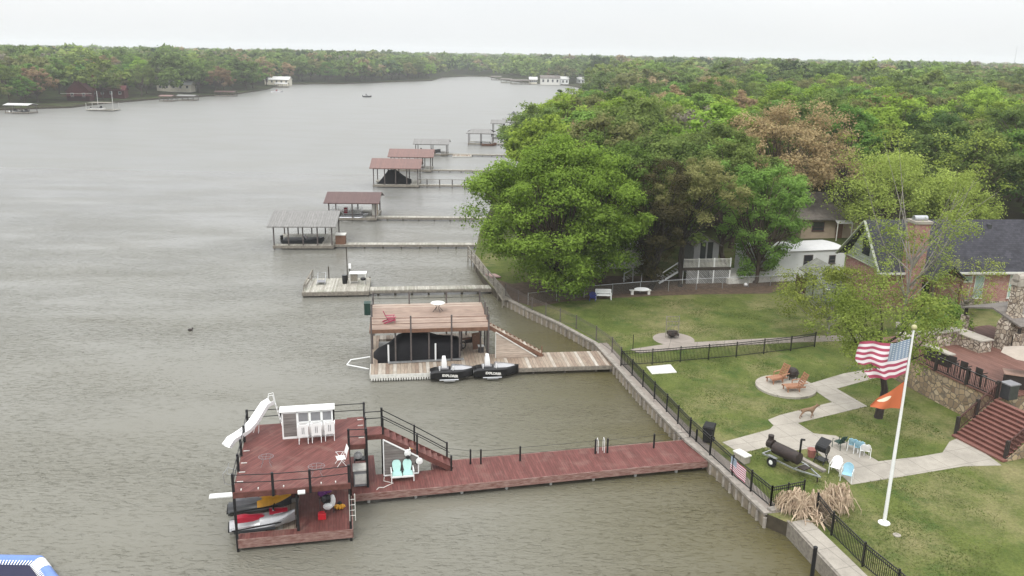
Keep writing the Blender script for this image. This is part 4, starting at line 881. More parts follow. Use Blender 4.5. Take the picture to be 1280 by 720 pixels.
# glider seat
c = thing('double_glider_chair', 'pale teal double shell seat on a white frame against the grey triangle panel', 'seat', D1(8.45, 4.75, .7), D1.a)
for x in (-.3, .3):
    secs = []
    for i in range(9):
        z = .42 + i * .075; ww = .26 * math.sin(min(1, .45 + i / 8 * .55) * math.pi * .5) * (1 if i < 6 else math.sqrt(max(.05, 1 - ((i - 5) / 3.6) ** 2)))
        secs.append([(x - ww, .16 + i * .03, z), (x, .20 + i * .03, z), (x + ww, .16 + i * .03, z), (x + ww, .12 + i * .03, z), (x, .15 + i * .03, z), (x - ww, .12 + i * .03, z)])
    MB().loft(secs).build('shell_back', 'teal', c, smooth=True); MB().box(x - .27, x + .27, -.3, .2, .38, .43).build('seat', 'teal', c)
for x in (-.62, .62):
    MB().bar((x, -.3, 0), (x, -.3, .62), .045).bar((x, .3, 0), (x, .3, .62), .045).bar((x, -.35, .62), (x, .35, .62), .06, .03).build('side_frame', 'white', c)
MB().box(-.62, .62, -.34, -.30, .28, .38).build('front_rail', 'white', c)
MB().ell((0, -.0, .48), (.06, .05, .08)).build('cup_holder', 'black', c)
c = thing('pelican_ornament', 'black and white bird ornament hanging on the triangle panel under the stairs', 'ornament', D1(8.8, 5.13, 2.0), D1.a)
MB().ell((0, 0, .1), (.2, .07, .24)).build('body', 'white', c, smooth=True); MB().ell((0, -.04, -.12), (.12, .08, .13)).build('wing', 'black', c, smooth=True); MB().tube([(.02, -.03, .28), (.14, -.05, .36), (.1, -.05, .46)], [.05, .04, .03], 6).build('neck', 'white', c); MB().tube([(.1, -.05, .46), (.3, -.06, .34)], [.03, .008], 5).build('beak', 'yellow', c)
c = thing('mounted_fan', 'small black fan with a white cage at the low end of the triangle panel', 'fan', D1(9.45, 5.2, 1.55), D1.a)
MB().lathe([(.02, 0), (.2, .03), (.2, .09), (.02, .12)], 14).build('cage', 'white', c).rotation_euler = (R(90), 0, 0); MB().ell((-.15, 0, -.1), (.09, .07, .12)).build('motor', 'black', c)
mb = MB(); pts = [(7.45, 5.1, .73), (7.4, 4.7, .72), (7.9, 4.35, .72), (7.6, 4.15, .72), (7.35, 3.95, .72), (7.1, 4.0, .72), (6.95, 3.75, .72)]
mb.tube([D1(*p) for p in pts], .022, 5); one(mb, 'rope', 'offwhite', 'loose pale rope snaking over the pier boards below the triangle panel', 'rope')
mb = MB(); mb.box(-1.2, 1.25, -.2, .2, -.03, .03); o = one(mb, 'diving_board', 'white', 'white diving board poking out left over the two water scooters', 'diving board', loc=D1(-.35, 2.5, 1.85), rz=D1.a)

def scooter(label, fr, u, w_, z, rz, hull, side, seat, hood, nm='jet_ski'):
    c = thing(nm, label, 'jet ski', fr(u, w_, z), fr.a + R(rz))
    L = 3.2; secs = []; dk = []
    for i in range(12):
        t = i / 11; x = -1.6 + t * L; k = (1 - max(0, (t - .45) / .55) ** 2.3); b = .54 * max(.04, k); rise = .30 * max(0, (t - .55) / .45) ** 1.8
        secs.append([(x, -b * .25, -.22 + rise * .9), (x, -b * .8, -.06 + rise), (x, -b, .16 + rise), (x, -b * .92, .24 + rise), (x, b * .92, .24 + rise), (x, b, .16 + rise), (x, b * .8, -.06 + rise), (x, b * .25, -.22 + rise)])
        h = .30 + .22 * math.sin(min(1, max(0, (t - .35) / .5)) * math.pi) ; bb = b * .78
        dk.append([(x, -bb, .22 + rise), (x, -bb * .6, .24 + h * .6 + rise * .7), (x, 0, .26 + h * .75 + rise * .6), (x, bb * .6, .24 + h * .6 + rise * .7), (x, bb, .22 + rise)])
    MB().loft(secs).build('hull', hull, c, smooth=True); MB().loft(dk[5:]).build('hood', hood, c, smooth=True)
    MB().loft([[(q[0], q[1] * 1.0, q[2] * .9) for q in s_] for s_ in dk[:6]]).build('deck', side, c, smooth=True)
    ss = []
    for i in range(8):
        t = i / 7; x = -1.35 + t * 1.75; h = .50 + .10 * (1 - abs(t - .35)) + (.16 if t < .35 else 0) * .4; ww = .19
        ss.append([(x, -ww * 1.2, .3), (x, -ww, h), (x, -ww * .5, h + .05), (x, ww * .5, h + .05), (x, ww, h), (x, ww * 1.2, .3)])
    MB().loft(ss).build('seat', seat, c, smooth=True)
    MB().tube([(.62, -.36, .92), (.55, -.1, .88), (.55, .1, .88), (.62, .36, .92)], .035, 6).build('handlebar', 'rubber', c)
    MB().loft([[(.55, -.2, .6), (.5, -.14, .86), (.5, .14, .86), (.55, .2, .6)], [(1.0, -.14, .62), (.85, -.08, .72), (.85, .08, .72), (1.0, .14, .62)]]).build('console', hood, c, smooth=True)
    MB().bar((-1.5, -.555, .18), (.9, -.50, .30), .03, .06).bar((-1.5, .555, .18), (.9, .50, .30), .03, .06).build('rub_rail', 'black', c)
    MB().box(-1.68, -1.5, -.42, .42, .05, .18).build('boarding_step', 'rubber', c)
    return c
j1 = scooter('silver water scooter with crimson seat, front one in the slip', D1, 1.1, 1.35, .62, 5, 'silver', 'silver', 'crimson', 'silver')
MB().loft([[(.35, -.3, .68), (.35, -.1, .86), (.35, .1, .86), (.35, .3, .68)], [(1.25, -.2, .70), (1.25, -.06, .80), (1.25, .06, .80), (1.25, .2, .70)]]).build('hood_panel', 'crimson', j1, smooth=True)
MB().box(-1.4, .6, -.53, -.50, -.02, .12).build('hull_stripe', 'darkgrey', j1)
j2 = scooter('dark grey water scooter with amber hood behind the silver one', D1, .85, 3.1, .62, 3, 'darkgrey', 'darkgrey', 'midgrey', 'yellow')
c = thing('scooter_float', 'beige floating platform under the two water scooters', 'floating platform', D1(.1, .62, 0), D1.a)
MB().box(0, 2.65, .02, .12, .0, .42).box(0, 2.65, 1.5, 1.75, .0, .42).box(0, 2.65, 3.3, 3.5, 0, .42).build('bunk_rail', 'bollard', c); MB().box(.3, 2.6, .12, 1.5, .0, .30).box(.3, 2.6, 1.75, 3.3, 0, .30).build('deck_mat', 'tanplank', c)
# vests on a rack, gas can, yellow float
c = thing('life_vest_rack', 'life vests in purple, black and white piled on a low rack', 'life vests', D1(4.3, 2.0, .7), D1.a)
MB().bar((-.35, -.2, 0), (-.35, .1, .75), .035).bar((.35, -.2, 0), (.35, .1, .75), .035).bar((-.4, .1, .75), (.4, .1, .75), .035).build('rack', 'steelblack', c)
for (x, y, z, rx, ry, rz_, m) in [(-.2, .12, 1.0, .26, .16, .22, 'purple'), (.08, .15, 1.15, .22, .14, .2, 'purple'), (.0, -.05, .72, .3, .2, .28, 'black'), (.3, -.05, .62, .16, .16, .36, 'white'), (.05, -.18, .38, .26, .14, .2, 'white'), (-.12, -.15, .8, .14, .12, .2, 'darkgrey')]:
    MB().ell((x, y, z), (rx, ry, rz_), 8, 5).build('life_vest', m, c)
c = thing('fuel_can', 'bright red fuel can on the deck in front of the life vests', 'fuel can', D1(4.05, 1.28, .7), D1.a)
MB().box(-.2, .2, -.14, .14, 0, .34).build('body', 'red', c, bevel=.03); MB().tube([(-.12, 0, .34), (-.1, 0, .42), (.1, 0, .42), (.12, 0, .34)], .02, 5).build('handle', 'red', c); MB().tube([(.16, 0, .34), (.24, 0, .44)], .025, 5).build('spout', 'black', c)
c = thing('tow_float', 'amber and black scallop shaped tow float right of the life vests', 'float', D1(4.95, 2.2, .7), D1.a)
for k in range(5): a = R(200 + k * 35); MB().ell((.16 * math.cos(a), .16 * math.sin(a), .14), (.17, .075, .12), 8, 5, Matrix.Rotation(a, 3, 'Z')).build('lobe', 'yellow', c)
MB().ell((0, .12, .2), (.13, .1, .14), 8, 5).build('grip', 'black', c)
c = thing('wire_basket', 'bent wire landing hoop hanging off the left side of the red dock', 'hoop', D1(-.35, 2.6, 2.9), D1.a)
MB().tube([(.3, 0, .2), (-.2, -.1, .5), (-.45, -.2, .2), (-.4, -.1, -.4), (-.1, .1, -.6), (.3, .1, -.5)], .018, 5).build('frame', 'galv', c); MB().tube([(-.2, .4, .5), (-.3, .2, .0), (.2, .2, -.2)], .015, 5).build('strut', 'galv', c)

# ================================================================== SECOND DOCK (tan and pink decking)
D2 = Fr((-10.51, 58.91), 8)
d = thing('two_storey_boat_dock', 'two storey dock with pink tan upper deck over a black covered boat', 'boat dock', D2(0, 0), D2.a)
ZU = 3.35
mb = MB(); mb.box(0, 4.9, 0, 2.3, .4, .6).box(4.9, 9.1, 1.0, 2.3, .4, .6).box(7.0, 9.2, 2.3, 9.0, .4, .6).box(0, .5, 2.3, 9.0, .4, .6).box(.5, 7.0, 8.0, 9.0, .4, .6); mb.build('lower_deck', 'tanplank', d)
mb = MB(); mb.bar((0, -.03, .42), (4.9, -.03, .42), .05, .3).bar((-.03, 0, .42), (-.03, 2.3, .42), .05, .3).build('fascia', 'offwhite', d)
mb = MB()
for i in range(26): mb.ell((.1 + i * .19, -.02, .16), (.075, .1, .13), 7, 4)
mb.build('foam_float', 'offwhite', d)
MB().box(0, 9.2, 2.35, 9.1, ZU - .12, ZU).build('upper_deck', 'pinkplank', d)
mb = MB(); mb.box(-.05, 9.25, 2.28, 2.348, ZU - .3, ZU - .01).box(-.06, -.002, 2.35, 9.1, ZU - .3, ZU - .01).box(9.202, 9.26, 2.35, 9.1, ZU - .3, ZU - .01)
for u in np.arange(.4, 9, .8): mb.box(u, u + .05, 2.4, 9.0, ZU - .3, ZU - .122)
mb.build('joists', 'browntrim', d)
for u, w_ in [(.08, 2.3), (3.1, 2.3), (6.25, 2.3), (9.15, 2.3), (.08, 9.05), (3.1, 9.05), (6.25, 9.05), (9.1, 9.05), (.05, 5.6), (9.2, 5.6), (9.25, 4.3)]:
    MB().box(u - .06, u + .06, w_ - .06, w_ + .06, -1.0 if w_ in (2.3, 9.05) or u < 1 else .5, ZU + 1.05).build('post', 'greypost', d)
for u, w_ in [(1.9, 2.6), (4.5, 2.6), (6.9, 2.6), (7.2, 4.6), (7.9, 8.5), (8.7, 4.0)]: MB().box(u - .06, u + .06, w_ - .06, w_ + .06, -1.0, ZU - .3).build('post', 'greypost', d)
rail(d, [(.08, 9.05), (3.1, 9.05), (6.25, 9.05), (9.1, 9.05), (9.2, 5.6)], (ZU + .5, ZU + .98), .016); rail(d, [(.08, 9.05), (.05, 5.6), (.08, 2.3)], (ZU + .5, ZU + .98), .016); rail(d, [(.08, 2.3), (3.1, 2.3), (6.25, 2.3), (9.15, 2.3)], (ZU + .45, ZU + .9), .02, m='browntrim')
mb = MB(); sg = MB(); n = 13
for i in range(n):
    u = 9.25 + i * .335; z = ZU - (i + 1) * (2.75 / (n + 1)); mb.box(u, u + .34, 2.75, 3.65, z - .04, z)
mb.build('stair_tread', 'tanplank', d)
for w_ in (2.7, 3.68): sg.bar((9.2, w_, ZU - .15), (13.6, w_, .62), .05, .28)
sg.build('stair_stringer', 'browntrim', d); MB().add([(9.75, 2.60, .62), (13.0, 2.60, .62), (9.75, 2.60, 2.75), (9.75, 2.64, .62), (13.0, 2.64, .62), (9.75, 2.64, 2.75)], [(0, 1, 2), (5, 4, 3), (0, 3, 4, 1), (1, 4, 5, 2), (2, 5, 3, 0)]).build('stair_side_panel', 'tansiding', d)
mb = MB(); mb.bar((9.75, 2.58, .62), (9.75, 2.58, 2.8), .06).bar((9.75, 2.58, 2.8), (13.05, 2.58, .66), .08).build('panel_trim', 'offwhite', d)
MB().box(13.45, 13.53, 2.65, 2.73, .6, 1.5).build('newel_post', 'browntrim', d)
for u in (1.35, 5.0): MB().tube([(u, 2.42, .5), (u, 2.42, 2.05)], .065, 8).build('guide_pole', 'white', d)
pr = thing('pier', 'short tan and grey plank pier from the pink tan dock to the seawall', 'pier', D2(0, 0), D2.a)
MB().prism([(9.1, .35), (19.1, .3), (18.9, 3.6), (9.1, 3.6)], .4, .6).build('decking', 'tanplank', pr); mb = MB(); mb.bar((9.1, .3, .42), (19.1, .26, .42), .05, .3).build('fascia', 'greytimber', pr)
for u in (10, 12.5, 15, 17.5):
    for w_ in (.6, 3.3): MB().tube([(u, w_, -1), (u, w_, .4)], .09, 6).build('piling', 'greytimber', pr)
# black covered boat
secs = []; prof = [(0, .35, .8), (.35, 1.0, 1.05), (1.2, 1.15, 1.5), (2.0, 1.2, 2.2), (2.8, 1.25, 2.55), (4.0, 1.25, 2.5), (5.0, 1.2, 2.1), (6.2, 1.1, 2.0), (6.75, 1.0, 1.9), (6.9, .6, 1.3)]
for u, hw, top in prof:
    s_ = []
    for k in range(13):
        t = math.pi * k / 12; wob = 1 + .03 * math.sin(k * 3.1 + u * 4); s_.append((u, -math.cos(t) * hw * wob, .25 + (top - .25) * (math.sin(t) ** .55) * wob))
    secs.append(s_)
o = MB().loft(secs).build('covered_boat', 'tarp', smooth=True); o.location = D2(.15, 3.9, .1); o.rotation_euler = (0, 0, D2.a); tag(o, 'boat wholly wrapped in a black cover under the pink tan deck', 'boat')
mb = MB(); mb.bar((1.3, 2.15, .68), (7.2, 2.5, .68), .3, .06); o = one(mb, 'boat_lift_rail', 'galv', 'grey metal lift rail lying along the front of the black covered boat', 'rail', loc=D2(0, 0, 0), rz=D2.a)
# two black hulled craft at the front
def explorer(label, u, w_):
    c = thing('personal_watercraft', label, 'watercraft', D2(u, w_, .38), D2.a, 'black lettered watercraft moored at the front of the pink tan dock')
    secs = []; L = 3.3
    for i in range(11):
        t = i / 10; x = -1.65 + L * t; k = 1 - max(0, (t - .5) / .5) ** 2.2; b = .58 * max(.05, k); r = .18 * max(0, (t - .6) / .4) ** 1.6; k2 = min(1, .75 + t * 2)
        secs.append([(x, -b * .3, -.25 + r), (x, -b * .95, -.1 + r), (x, -b, .42 * k2 + r * .6), (x, -b * .75, .52 * k2 + r * .5), (x, b * .75, .52 * k2 + r * .5), (x, b, .42 * k2 + r * .6), (x, b * .95, -.1 + r), (x, b * .3, -.25 + r)])
    MB().loft(secs).build('hull', 'steelblack', c, smooth=True)
    MB().loft([[(-.2, -.32, .5), (-.05, -.22, .82), (-.05, .22, .82), (-.2, .32, .5)], [(.75, -.36, .52), (.6, -.18, .74), (.6, .18, .74), (.75, .36, .52)], [(1.35, -.16, .6), (1.3, -.06, .64), (1.3, .06, .64), (1.35, .16, .6)]]).build('hood', 'silver', c, smooth=True)
    MB().box(-1.05, -.3, -.26, .26, .5, .66).build('seat', 'midgrey', c, bevel=.05)
    MB().loft([[(-.80, -.2, .66), (-.45, -.2, .66), (-.45, .2, .66), (-.80, .2, .66)], [(-.82, -.25, 1.1), (-.46, -.25, 1.1), (-.46, .25, 1.1), (-.82, .25, 1.1)], [(-.76, -.14, 1.5), (-.54, -.14, 1.5), (-.54, .14, 1.5), (-.76, .14, 1.5)]]).build('seat_back', 'plastic_white', c, smooth=True)
    for x in (-.95, .0): MB().tube([(x - .02, -.42, .45), (x - .02, -.42, .86)], [.03, .045], 6).build('light_post', 'plastic_white', c)
    MB().tube([(-1.0, -.75, -.1), (.35, -.75, -.1)], .05, 6).build('float_tube', 'galv', c); MB().box(-.7, .1, -.85, -.65, -.2, -.12).build('float_bracket', 'galv', c)
    f = bpy.data.curves.new('lettering', 'FONT'); f.body = 'EXPLORER'; f.size = .25; f.extrude = .006; f.align_x = 'CENTER'; f.space_character = 1.0; f.offset = .012
    fo = bpy.data.objects.new('lettering_curve', f); COL.objects.link(fo); bpy.context.view_layer.update(); lm = bpy.data.meshes.new_from_object(fo.evaluated_get(bpy.context.evaluated_depsgraph_get())); bpy.data.objects.remove(fo)
    lm.materials.clear(); lm.materials.append(M['offwhite']); o = bpy.data.objects.new('lettering', lm); COL.objects.link(o); o.parent = c; o.location = (-.25, -.600, .07); o.rotation_euler = (R(82), R(6), 0); o.scale = (.95, 1, 1)
    MB().tube([(-1.62, -.3, .1), (-1.62, -.3, .4)], .05, 6).build('grab_handle', 'plastic_white', c); c.scale = (1.06, 1.05, 1.0)
    return c
explorer('black hulled craft with a white seat back, left of the two', 6.2, -.05); explorer('black hulled craft with a white seat back, right one of the two', 9.5, .15)
# objects on the second dock
c = thing('adirondack_chair', 'raspberry pink armchair alone on the pink tan upper deck', 'chair', D2(1.45, 4.0, ZU), D2.a + R(100)); mb = MB()
def adirondack(c, m):
    for x in (-.28, .28):
        MB().bar((x, -.4, 0), (x, -.4, .5), .06, .03).build('leg', m, c); MB().bar((x, -.45, .3), (x, .5, .05), .04, .1).build('side_rail', m, c); MB().box(x - .08, x + .08, -.5, .3, .5, .53).build('armrest', m, c)
    MB().add([(-.27, -.42, .36), (.27, -.42, .36), (.27, .12, .24), (-.27, .12, .24), (-.27, -.42, .40), (.27, -.42, .40), (.27, .12, .28), (-.27, .12, .28)], [(3, 2, 1, 0), (4, 5, 6, 7), (0, 1, 5, 4), (1, 2, 6, 5), (2, 3, 7, 6), (3, 0, 4, 7)]).build('seat', m, c)
    mb = MB()
    for k in range(5): x = -.22 + k * .11; mb.bar((x, .12, .22), (x * 1.25, .45, 1.0 - abs(k - 2) * .05), .095, .025, up=(1, 0, 0) if False else (0, -1, .4))
    mb.build('backrest', m, c)
adirondack(c, 'magenta')
c = thing('round_patio_table', 'round white table on thin dark legs in the middle of the pink tan deck', 'table', D2(5.4, 6.7, ZU), D2.a)
MB().lathe([(.58, .70), (.60, .72), (.58, .75)], 20).build('table_top', 'offwhite', c)
for k in range(4): t = .4 + k * 1.57; MB().tube([(.3 * math.cos(t), .3 * math.sin(t), .7), (.12 * math.cos(t), .12 * math.sin(t), .4), (.45 * math.cos(t), .45 * math.sin(t), 0)], .02, 5).build('leg', 'steelblack', c)
c = thing('deck_box', 'dark green box hung on the back left corner post of the pink tan deck', 'box', D2(-.35, 7.4, ZU - .3), D2.a); MB().box(-.25, .25, -.4, .4, 0, .95).build('body', 'green', c, bevel=.02); MB().box(-.27, .27, -.42, .42, .95, 1.0).build('lid', 'green', c)
mb = MB(); q = [(-.1, 3.0, .9), (-1.6, 3.4, .55), (-1.9, 3.0, .3), (-.2, 2.2, .2)]
for a, b in zip(q, q[1:]): mb.tube([a, b], .045, 6)
o = one(mb, 'swim_ladder', 'white', 'white tubular ladder folded out over the water left of the black cover', 'ladder', loc=D2(0, 0, 0), rz=D2.a)
# clutter on the right hand open deck: bicycle like gear and crates
c = thing('parked_motorcycle', 'small dark brown motorbike parked at the right end under the pink tan deck', 'motorbike', D2(7.9, 5.3, .6), D2.a + R(20))
for x in (-.6, .6): w_ = MB().tube([(x + .28 * math.cos(a), 0, .3 + .28 * math.sin(a)) for a in np.linspace(0, 6.283, 15)], .05, 6, cap=False).build('wheel', 'rubber', c); MB().tube([(x, -.05, .3), (x, .05, .3)], .12, 8).build('hub', 'galv', w_)
MB().loft([[(-.4, -.1, .45), (-.4, .1, .45), (-.4, .1, .75), (-.4, -.1, .75)], [(.4, -.12, .45), (.4, .12, .45), (.4, .12, .9), (.4, -.12, .9)]]).build('body', 'rust', c); MB().box(-.65, .1, -.12, .12, .78, .88).build('seat', 'browntrim', c); MB().tube([(.55, 0, .3), (.38, 0, 1.05)], .03).tube([(.36, -.33, 1.1), (.36, .33, 1.1)], .02).build('handlebar', 'galv', c)
c = thing('leaning_board', 'plain brown board leaning behind the motorbike on the pink tan dock', 'board', D2(8.5, 4.9, .6), D2.a + .3); MB().add([(-.35, 0, 0), (.35, 0, 0), (.35, .3, 1.3), (-.35, .3, 1.3), (-.35, .05, 0), (.35, .05, 0), (.35, .35, 1.3), (-.35, .35, 1.3)], [(0, 1, 2, 3), (7, 6, 5, 4), (0, 4, 5, 1), (1, 5, 6, 2), (2, 6, 7, 3), (3, 7, 4, 0)]).build('board', 'browntrim', c)
c = thing('storage_bin', 'grey bin with a white rim beside the brown leaning board', 'bin', D2(8.75, 4.2, .6), D2.a); MB().box(-.22, .22, -.2, .2, 0, .5).build('body', 'darkgrey', c); MB().box(-.25, .25, -.23, .23, .5, .55).build('rim', 'white', c)

# ================================================================== FARTHER DOCKS
D3 = Fr((-20.98, 80.8), 7.5)
d = thing('fishing_dock', 'weathered grey open dock without a roof, fishing table and light pole on it', 'boat dock', D3(0, 0), D3.a)
MB().box(0, 6.6, 0, 5.2, .4, .6).build('decking', 'greywood', d); MB().bar((0, -.04, .35), (6.6, -.04, .35), .06, .35).bar((-.04, 0, .35), (-.04, 5.2, .35), .06, .35).build('fascia', 'greytimber', d)
for u in (.1, 2.2, 4.4, 6.5):
    for w_ in (.1, 5.1): MB().tube([(u, w_, -1), (u, w_, .6 if w_ < 1 else (1.9 if u in (2.2, 4.4) else .7))], .07, 6).build('post', 'darktimber', d)
for w_ in (.3, 1.5): MB().bar((.1, w_, 1.2), (.5, w_ + 4.0, 1.5), .07).bar((.1, w_, .6), (.1, w_, 1.25), .08).bar((.5, w_ + 4, .6), (.5, w_ + 4.0, 1.5), .08).bar((.1, w_, .8), (.5, w_ + 4.0, .9), .06).build('side_rail', 'greytimber', d)
mb = MB(); mb.tube([(4.2, 4.2, .6), (4.2, 4.2, 4.1)], .06, 6).build('light_pole', 'darktimber', d); MB().box(4.35, 4.6, 4.1, 4.3, 1.9, 2.4).build('lamp_box', 'plastic_white', d)
pr = thing('walkway', 'narrow grey plank walkway from the open fishing dock to the bend', 'walkway', D3(0, 0), D3.a); MB().box(6.65, 19.6, .2, 1.5, .42, .6).build('decking', 'greywood', pr)
MB().bar((6.65, .15, .38), (19.6, .15, .38), .06, .28).build('fascia', 'greytimber', pr)
for u in np.arange(7.5, 19.5, 1.7): MB().tube([(u, .35, -1), (u, .35, .4)], .12, 6).build('piling', 'darktimber', pr)
c = thing('fish_cleaning_table', 'white topped cleaning table on the open grey dock', 'table', D3(4.5, 2.7, .6), D3.a); MB().box(0, 1.75, 0, .9, 1.05, 1.15).build('table_top', 'white', c); MB().box(.05, .8, .1, .8, .3, 1.04).build('cabinet', 'greytimber', c)
for x in (.05, 1.65):
    for y in (.05, .85): MB().bar((x, y, 0), (x, y, 1.05), .08).build('leg', 'offwhite', c)
c = thing('trash_barrel', 'black barrel left of the white cleaning table', 'barrel', D3(4.0, 3.0, .6), D3.a); MB().lathe([(.24, 0), (.28, .4), (.26, .85)], 12).build('body', 'black', c); MB().lathe([(.27, 0), (.27, .05)], 12, (0, 0, .85)).build('rim', 'steelblack', c)
c = thing('barbecue_grill', 'small dark grill under the right end of the white cleaning table', 'grill', D3(5.9, 2.45, .6), D3.a); MB().ell((0, 0, .6), (.3, .22, .18), 10, 6).build('bowl', 'steelblack', c)
for x in (-.2, .2): MB().bar((x, 0, 0), (x, 0, .5), .03).build('leg', 'galv', c)
c = thing('folding_lounge_frame', 'grey tubular lounge frame by the left rail of the open dock', 'lounge frame', D3(1.6, 3.2, .6), D3.a); MB().tube([(-.4, -.8, .1), (-.4, .3, .4), (-.4, .9, .95), (.4, .9, .95), (.4, .3, .4), (.4, -.8, .1)], .035, 5).build('frame', 'galv', c); MB().box(-.38, .38, -.6, .3, .25, .29).build('seat', 'midgrey', c)

def boathouse(fr, L, W, eave, ridge_z, roofm, label, walk_to=None, walklabel=None, ridge_w=None, over=.5, postm='greypost', deckm='greywood', slip=(1.0, 4.5), nposts=6, hip=False, dz=.5, wall=None, rail_walk=False, name='boathouse', thinpost=.085, back=None):
    d = thing(name, label, 'boathouse', fr(0, 0), fr.a); s0, s1 = slip
    rw = ridge_w if ridge_w is not None else W / 2
    MB().box(0, L, 0, s0, dz - .2, dz).box(0, L, s1, W, dz - .2, dz).box(L - 1.6, L, s0, s1, dz - .2, dz).build('decking', deckm, d)
    MB().bar((0, -.04, dz - .18), (L, -.04, dz - .18), .06, .34).bar((L + .03, 0, dz - .18), (L + .03, W, dz - .18), .06, .34).build('fascia', 'greytimber', d)
    for i in range(nposts):
        u = .15 + (L - .3) * i / (nposts - 1)
        for w_ in (.15, W - .15): MB().box(u - thinpost, u + thinpost, w_ - thinpost, w_ + thinpost, -1, eave + .05).build('post', postm, d)
    a = [(-over, -over), (L + over, -over)]; hx = 1.6 if hip else 0
    v = [(-over, -over, eave), (L + over, -over, eave), (L + over - hx, rw, ridge_z), (-over + hx, rw, ridge_z), (-over, W + over, eave), (L + over, W + over, eave)]
    v2 = [(x, y, z - .12) for x, y, z in v]
    f = [(0, 1, 2, 3), (3, 2, 5, 4), (9, 8, 7, 6), (10, 11, 8, 9), (0, 6, 7, 1), (4, 5, 11, 10), (0, 3, 9, 6), (3, 4, 10, 9), (1, 7, 8, 2), (2, 8, 11, 5)]
    MB().add(v + v2, f).build('roof', roofm, d)
    mb = MB(); mb.box(0, L, .08, .2, eave - .25, eave - .05).box(0, L, W - .2, W - .08, eave - .25, eave - .05); mb.build('beam', postm, d)
    if not hip: MB().add([(L + .1, 0, eave), (L + .1, W, eave), (L + .1, rw, ridge_z - .15), (L + .15, 0, eave), (L + .15, W, eave), (L + .15, rw, ridge_z - .15)], [(0, 1, 2), (5, 4, 3), (0, 3, 4, 1), (1, 4, 5, 2), (2, 5, 3, 0)]).build('gable', postm, d)
    if walk_to:
        pr = thing('walkway', walklabel, 'walkway', fr(0, 0), fr.a); MB().box(L + .05, walk_to, .6, 1.8, dz - .18, dz).build('decking', deckm, pr)
        mb = MB(); mb.bar((L, .55, dz - .15), (walk_to, .55, dz - .15), .06, .26).build('fascia', 'greytimber', pr)
        for u in np.arange(L + 1.5, walk_to, 2.3): MB().tube([(u, .7, -1), (u, .7, dz + (1.0 if rail_walk else -.1))], .1, 6).build('piling', 'darktimber', pr)
        if rail_walk: MB().bar((L, .7, dz + 1.0), (walk_to, .7, dz + 1.0), .06).build('handrail', 'greytimber', pr)
    return d
def small_boat(label, loc, rz, L=5.0, W=2.0, hull='white', inside_='midgrey', cover=None, name='motor_boat', cat='boat', tubes=False):
    c = thing(name, label, cat, loc, rz)
    if tubes:
        for y in (-W * .38, W * .38): MB().tube([(-L / 2, y, .05), (L / 2 - .5, y, .05), (L / 2, y, .2)], [.3, .3, .08], 10).build('pontoon', 'chrome', c)
        MB().box(-L / 2, L / 2 - .1, -W / 2, W / 2, .36, .46).build('deck', 'midgrey', c); mb = MB()
        for y in (-W / 2 + .03, W / 2 - .03):
            for z in (.75, 1.1, 1.3): mb.bar((-L / 2 + .3, y, z), (L / 2 - .3, y, z), .05)
            for x in np.linspace(-L / 2 + .3, L / 2 - .3, 6): mb.bar((x, y, .46), (x, y, 1.3), .05)
        for z in (.75, 1.1, 1.3): mb.bar((L / 2 - .3, -W / 2, z), (L / 2 - .3, W / 2, z), .05)
        mb.build('rail', 'chrome', c); MB().box(-L * .45, -L * .1, -W * .45, -W * .2, .46, .95).build('bench_seat', 'offwhite', c); MB().box(L * .1, L * .4, W * .1, W * .45, .46, .95).build('bench_seat', 'offwhite', c); MB().box(-.4, .1, .2, .8, .46, 1.3).build('console', 'crimson', c)
        return c
    secs = []
    for i in range(10):
        t = i / 9; x = -L / 2 + L * t; b = W / 2 * (1 - max(0, (t - .45) / .55) ** 2.2) + .02; r = .3 * max(0, (t - .5) / .5) ** 2
        secs.append([(x, -b * .2, -.2 + r), (x, -b * .8, 0 + r), (x, -b, .55 + r), (x, b, .55 + r), (x, b * .8, 0 + r), (x, b * .2, -.2 + r)])
    MB().loft(secs).build('hull', hull, c, smooth=True)
    MB().loft([[(s_[2][0] * .9, s_[2][1] * .8, s_[2][2] + .01), (s_[3][0] * .9, s_[3][1] * .8, s_[3][2] + .01), (s_[3][0] * .9, s_[3][1] * .8, s_[3][2] + .03), (s_[2][0] * .9, s_[2][1] * .8, s_[2][2] + .03)] for s_ in secs]).build('cockpit', inside_, c)
    MB().loft([[(.2, -W * .3, .6), (.2, W * .3, .6), (.05, W * .28, 1.05), (.05, -W * .28, 1.05)], [(.5, -W * .28, .6), (.5, W * .28, .6), (.1, W * .27, 1.07), (.1, -W * .27, 1.07)]]).build('windscreen', 'glass', c)
    MB().box(-L / 2 - .25, -L / 2 + .05, -.2, .2, .1, 1.0).build('outboard_motor', 'black', c)
    return c
D4 = Fr((-29.75, 101.58), 4.5)
boathouse(D4, 7.4, 7.2, 3.0, 4.15, 'greyroof', 'grey metal roofed boathouse on many thin posts, farthest left of the dock row', 26.2, 'walkway from the grey roofed boathouse to the bank', ridge_w=4.2, nposts=5, thinpost=.07)
c = thing('dock_storage_box', 'tall brown storage box with a white lid beside the grey roofed boathouse', 'storage box', D4(7.6, .7, .5), D4.a); MB().box(0, 1.2, 0, 1.2, 0, 1.15).build('body', 'browntrim', c); MB().box(-.05, 1.25, -.05, 1.25, 1.15, 1.25).build('lid', 'offwhite', c)
small_boat('low dark boat moored under the grey metal roof', D4(3.3, 2.8, .2), D4.a, 5.2, 1.9, 'darkgrey', 'black')
D5 = Fr((-26.94, 120.28), 3)
boathouse(D5, 7.0, 6.6, 2.75, 3.75, 'brownroof', 'dark brown hip roofed boathouse sheltering a pontoon boat', 24, 'walkway from the brown roofed boathouse to the bank', ridge_w=3.4, nposts=3, slip=(.05, 5.0))
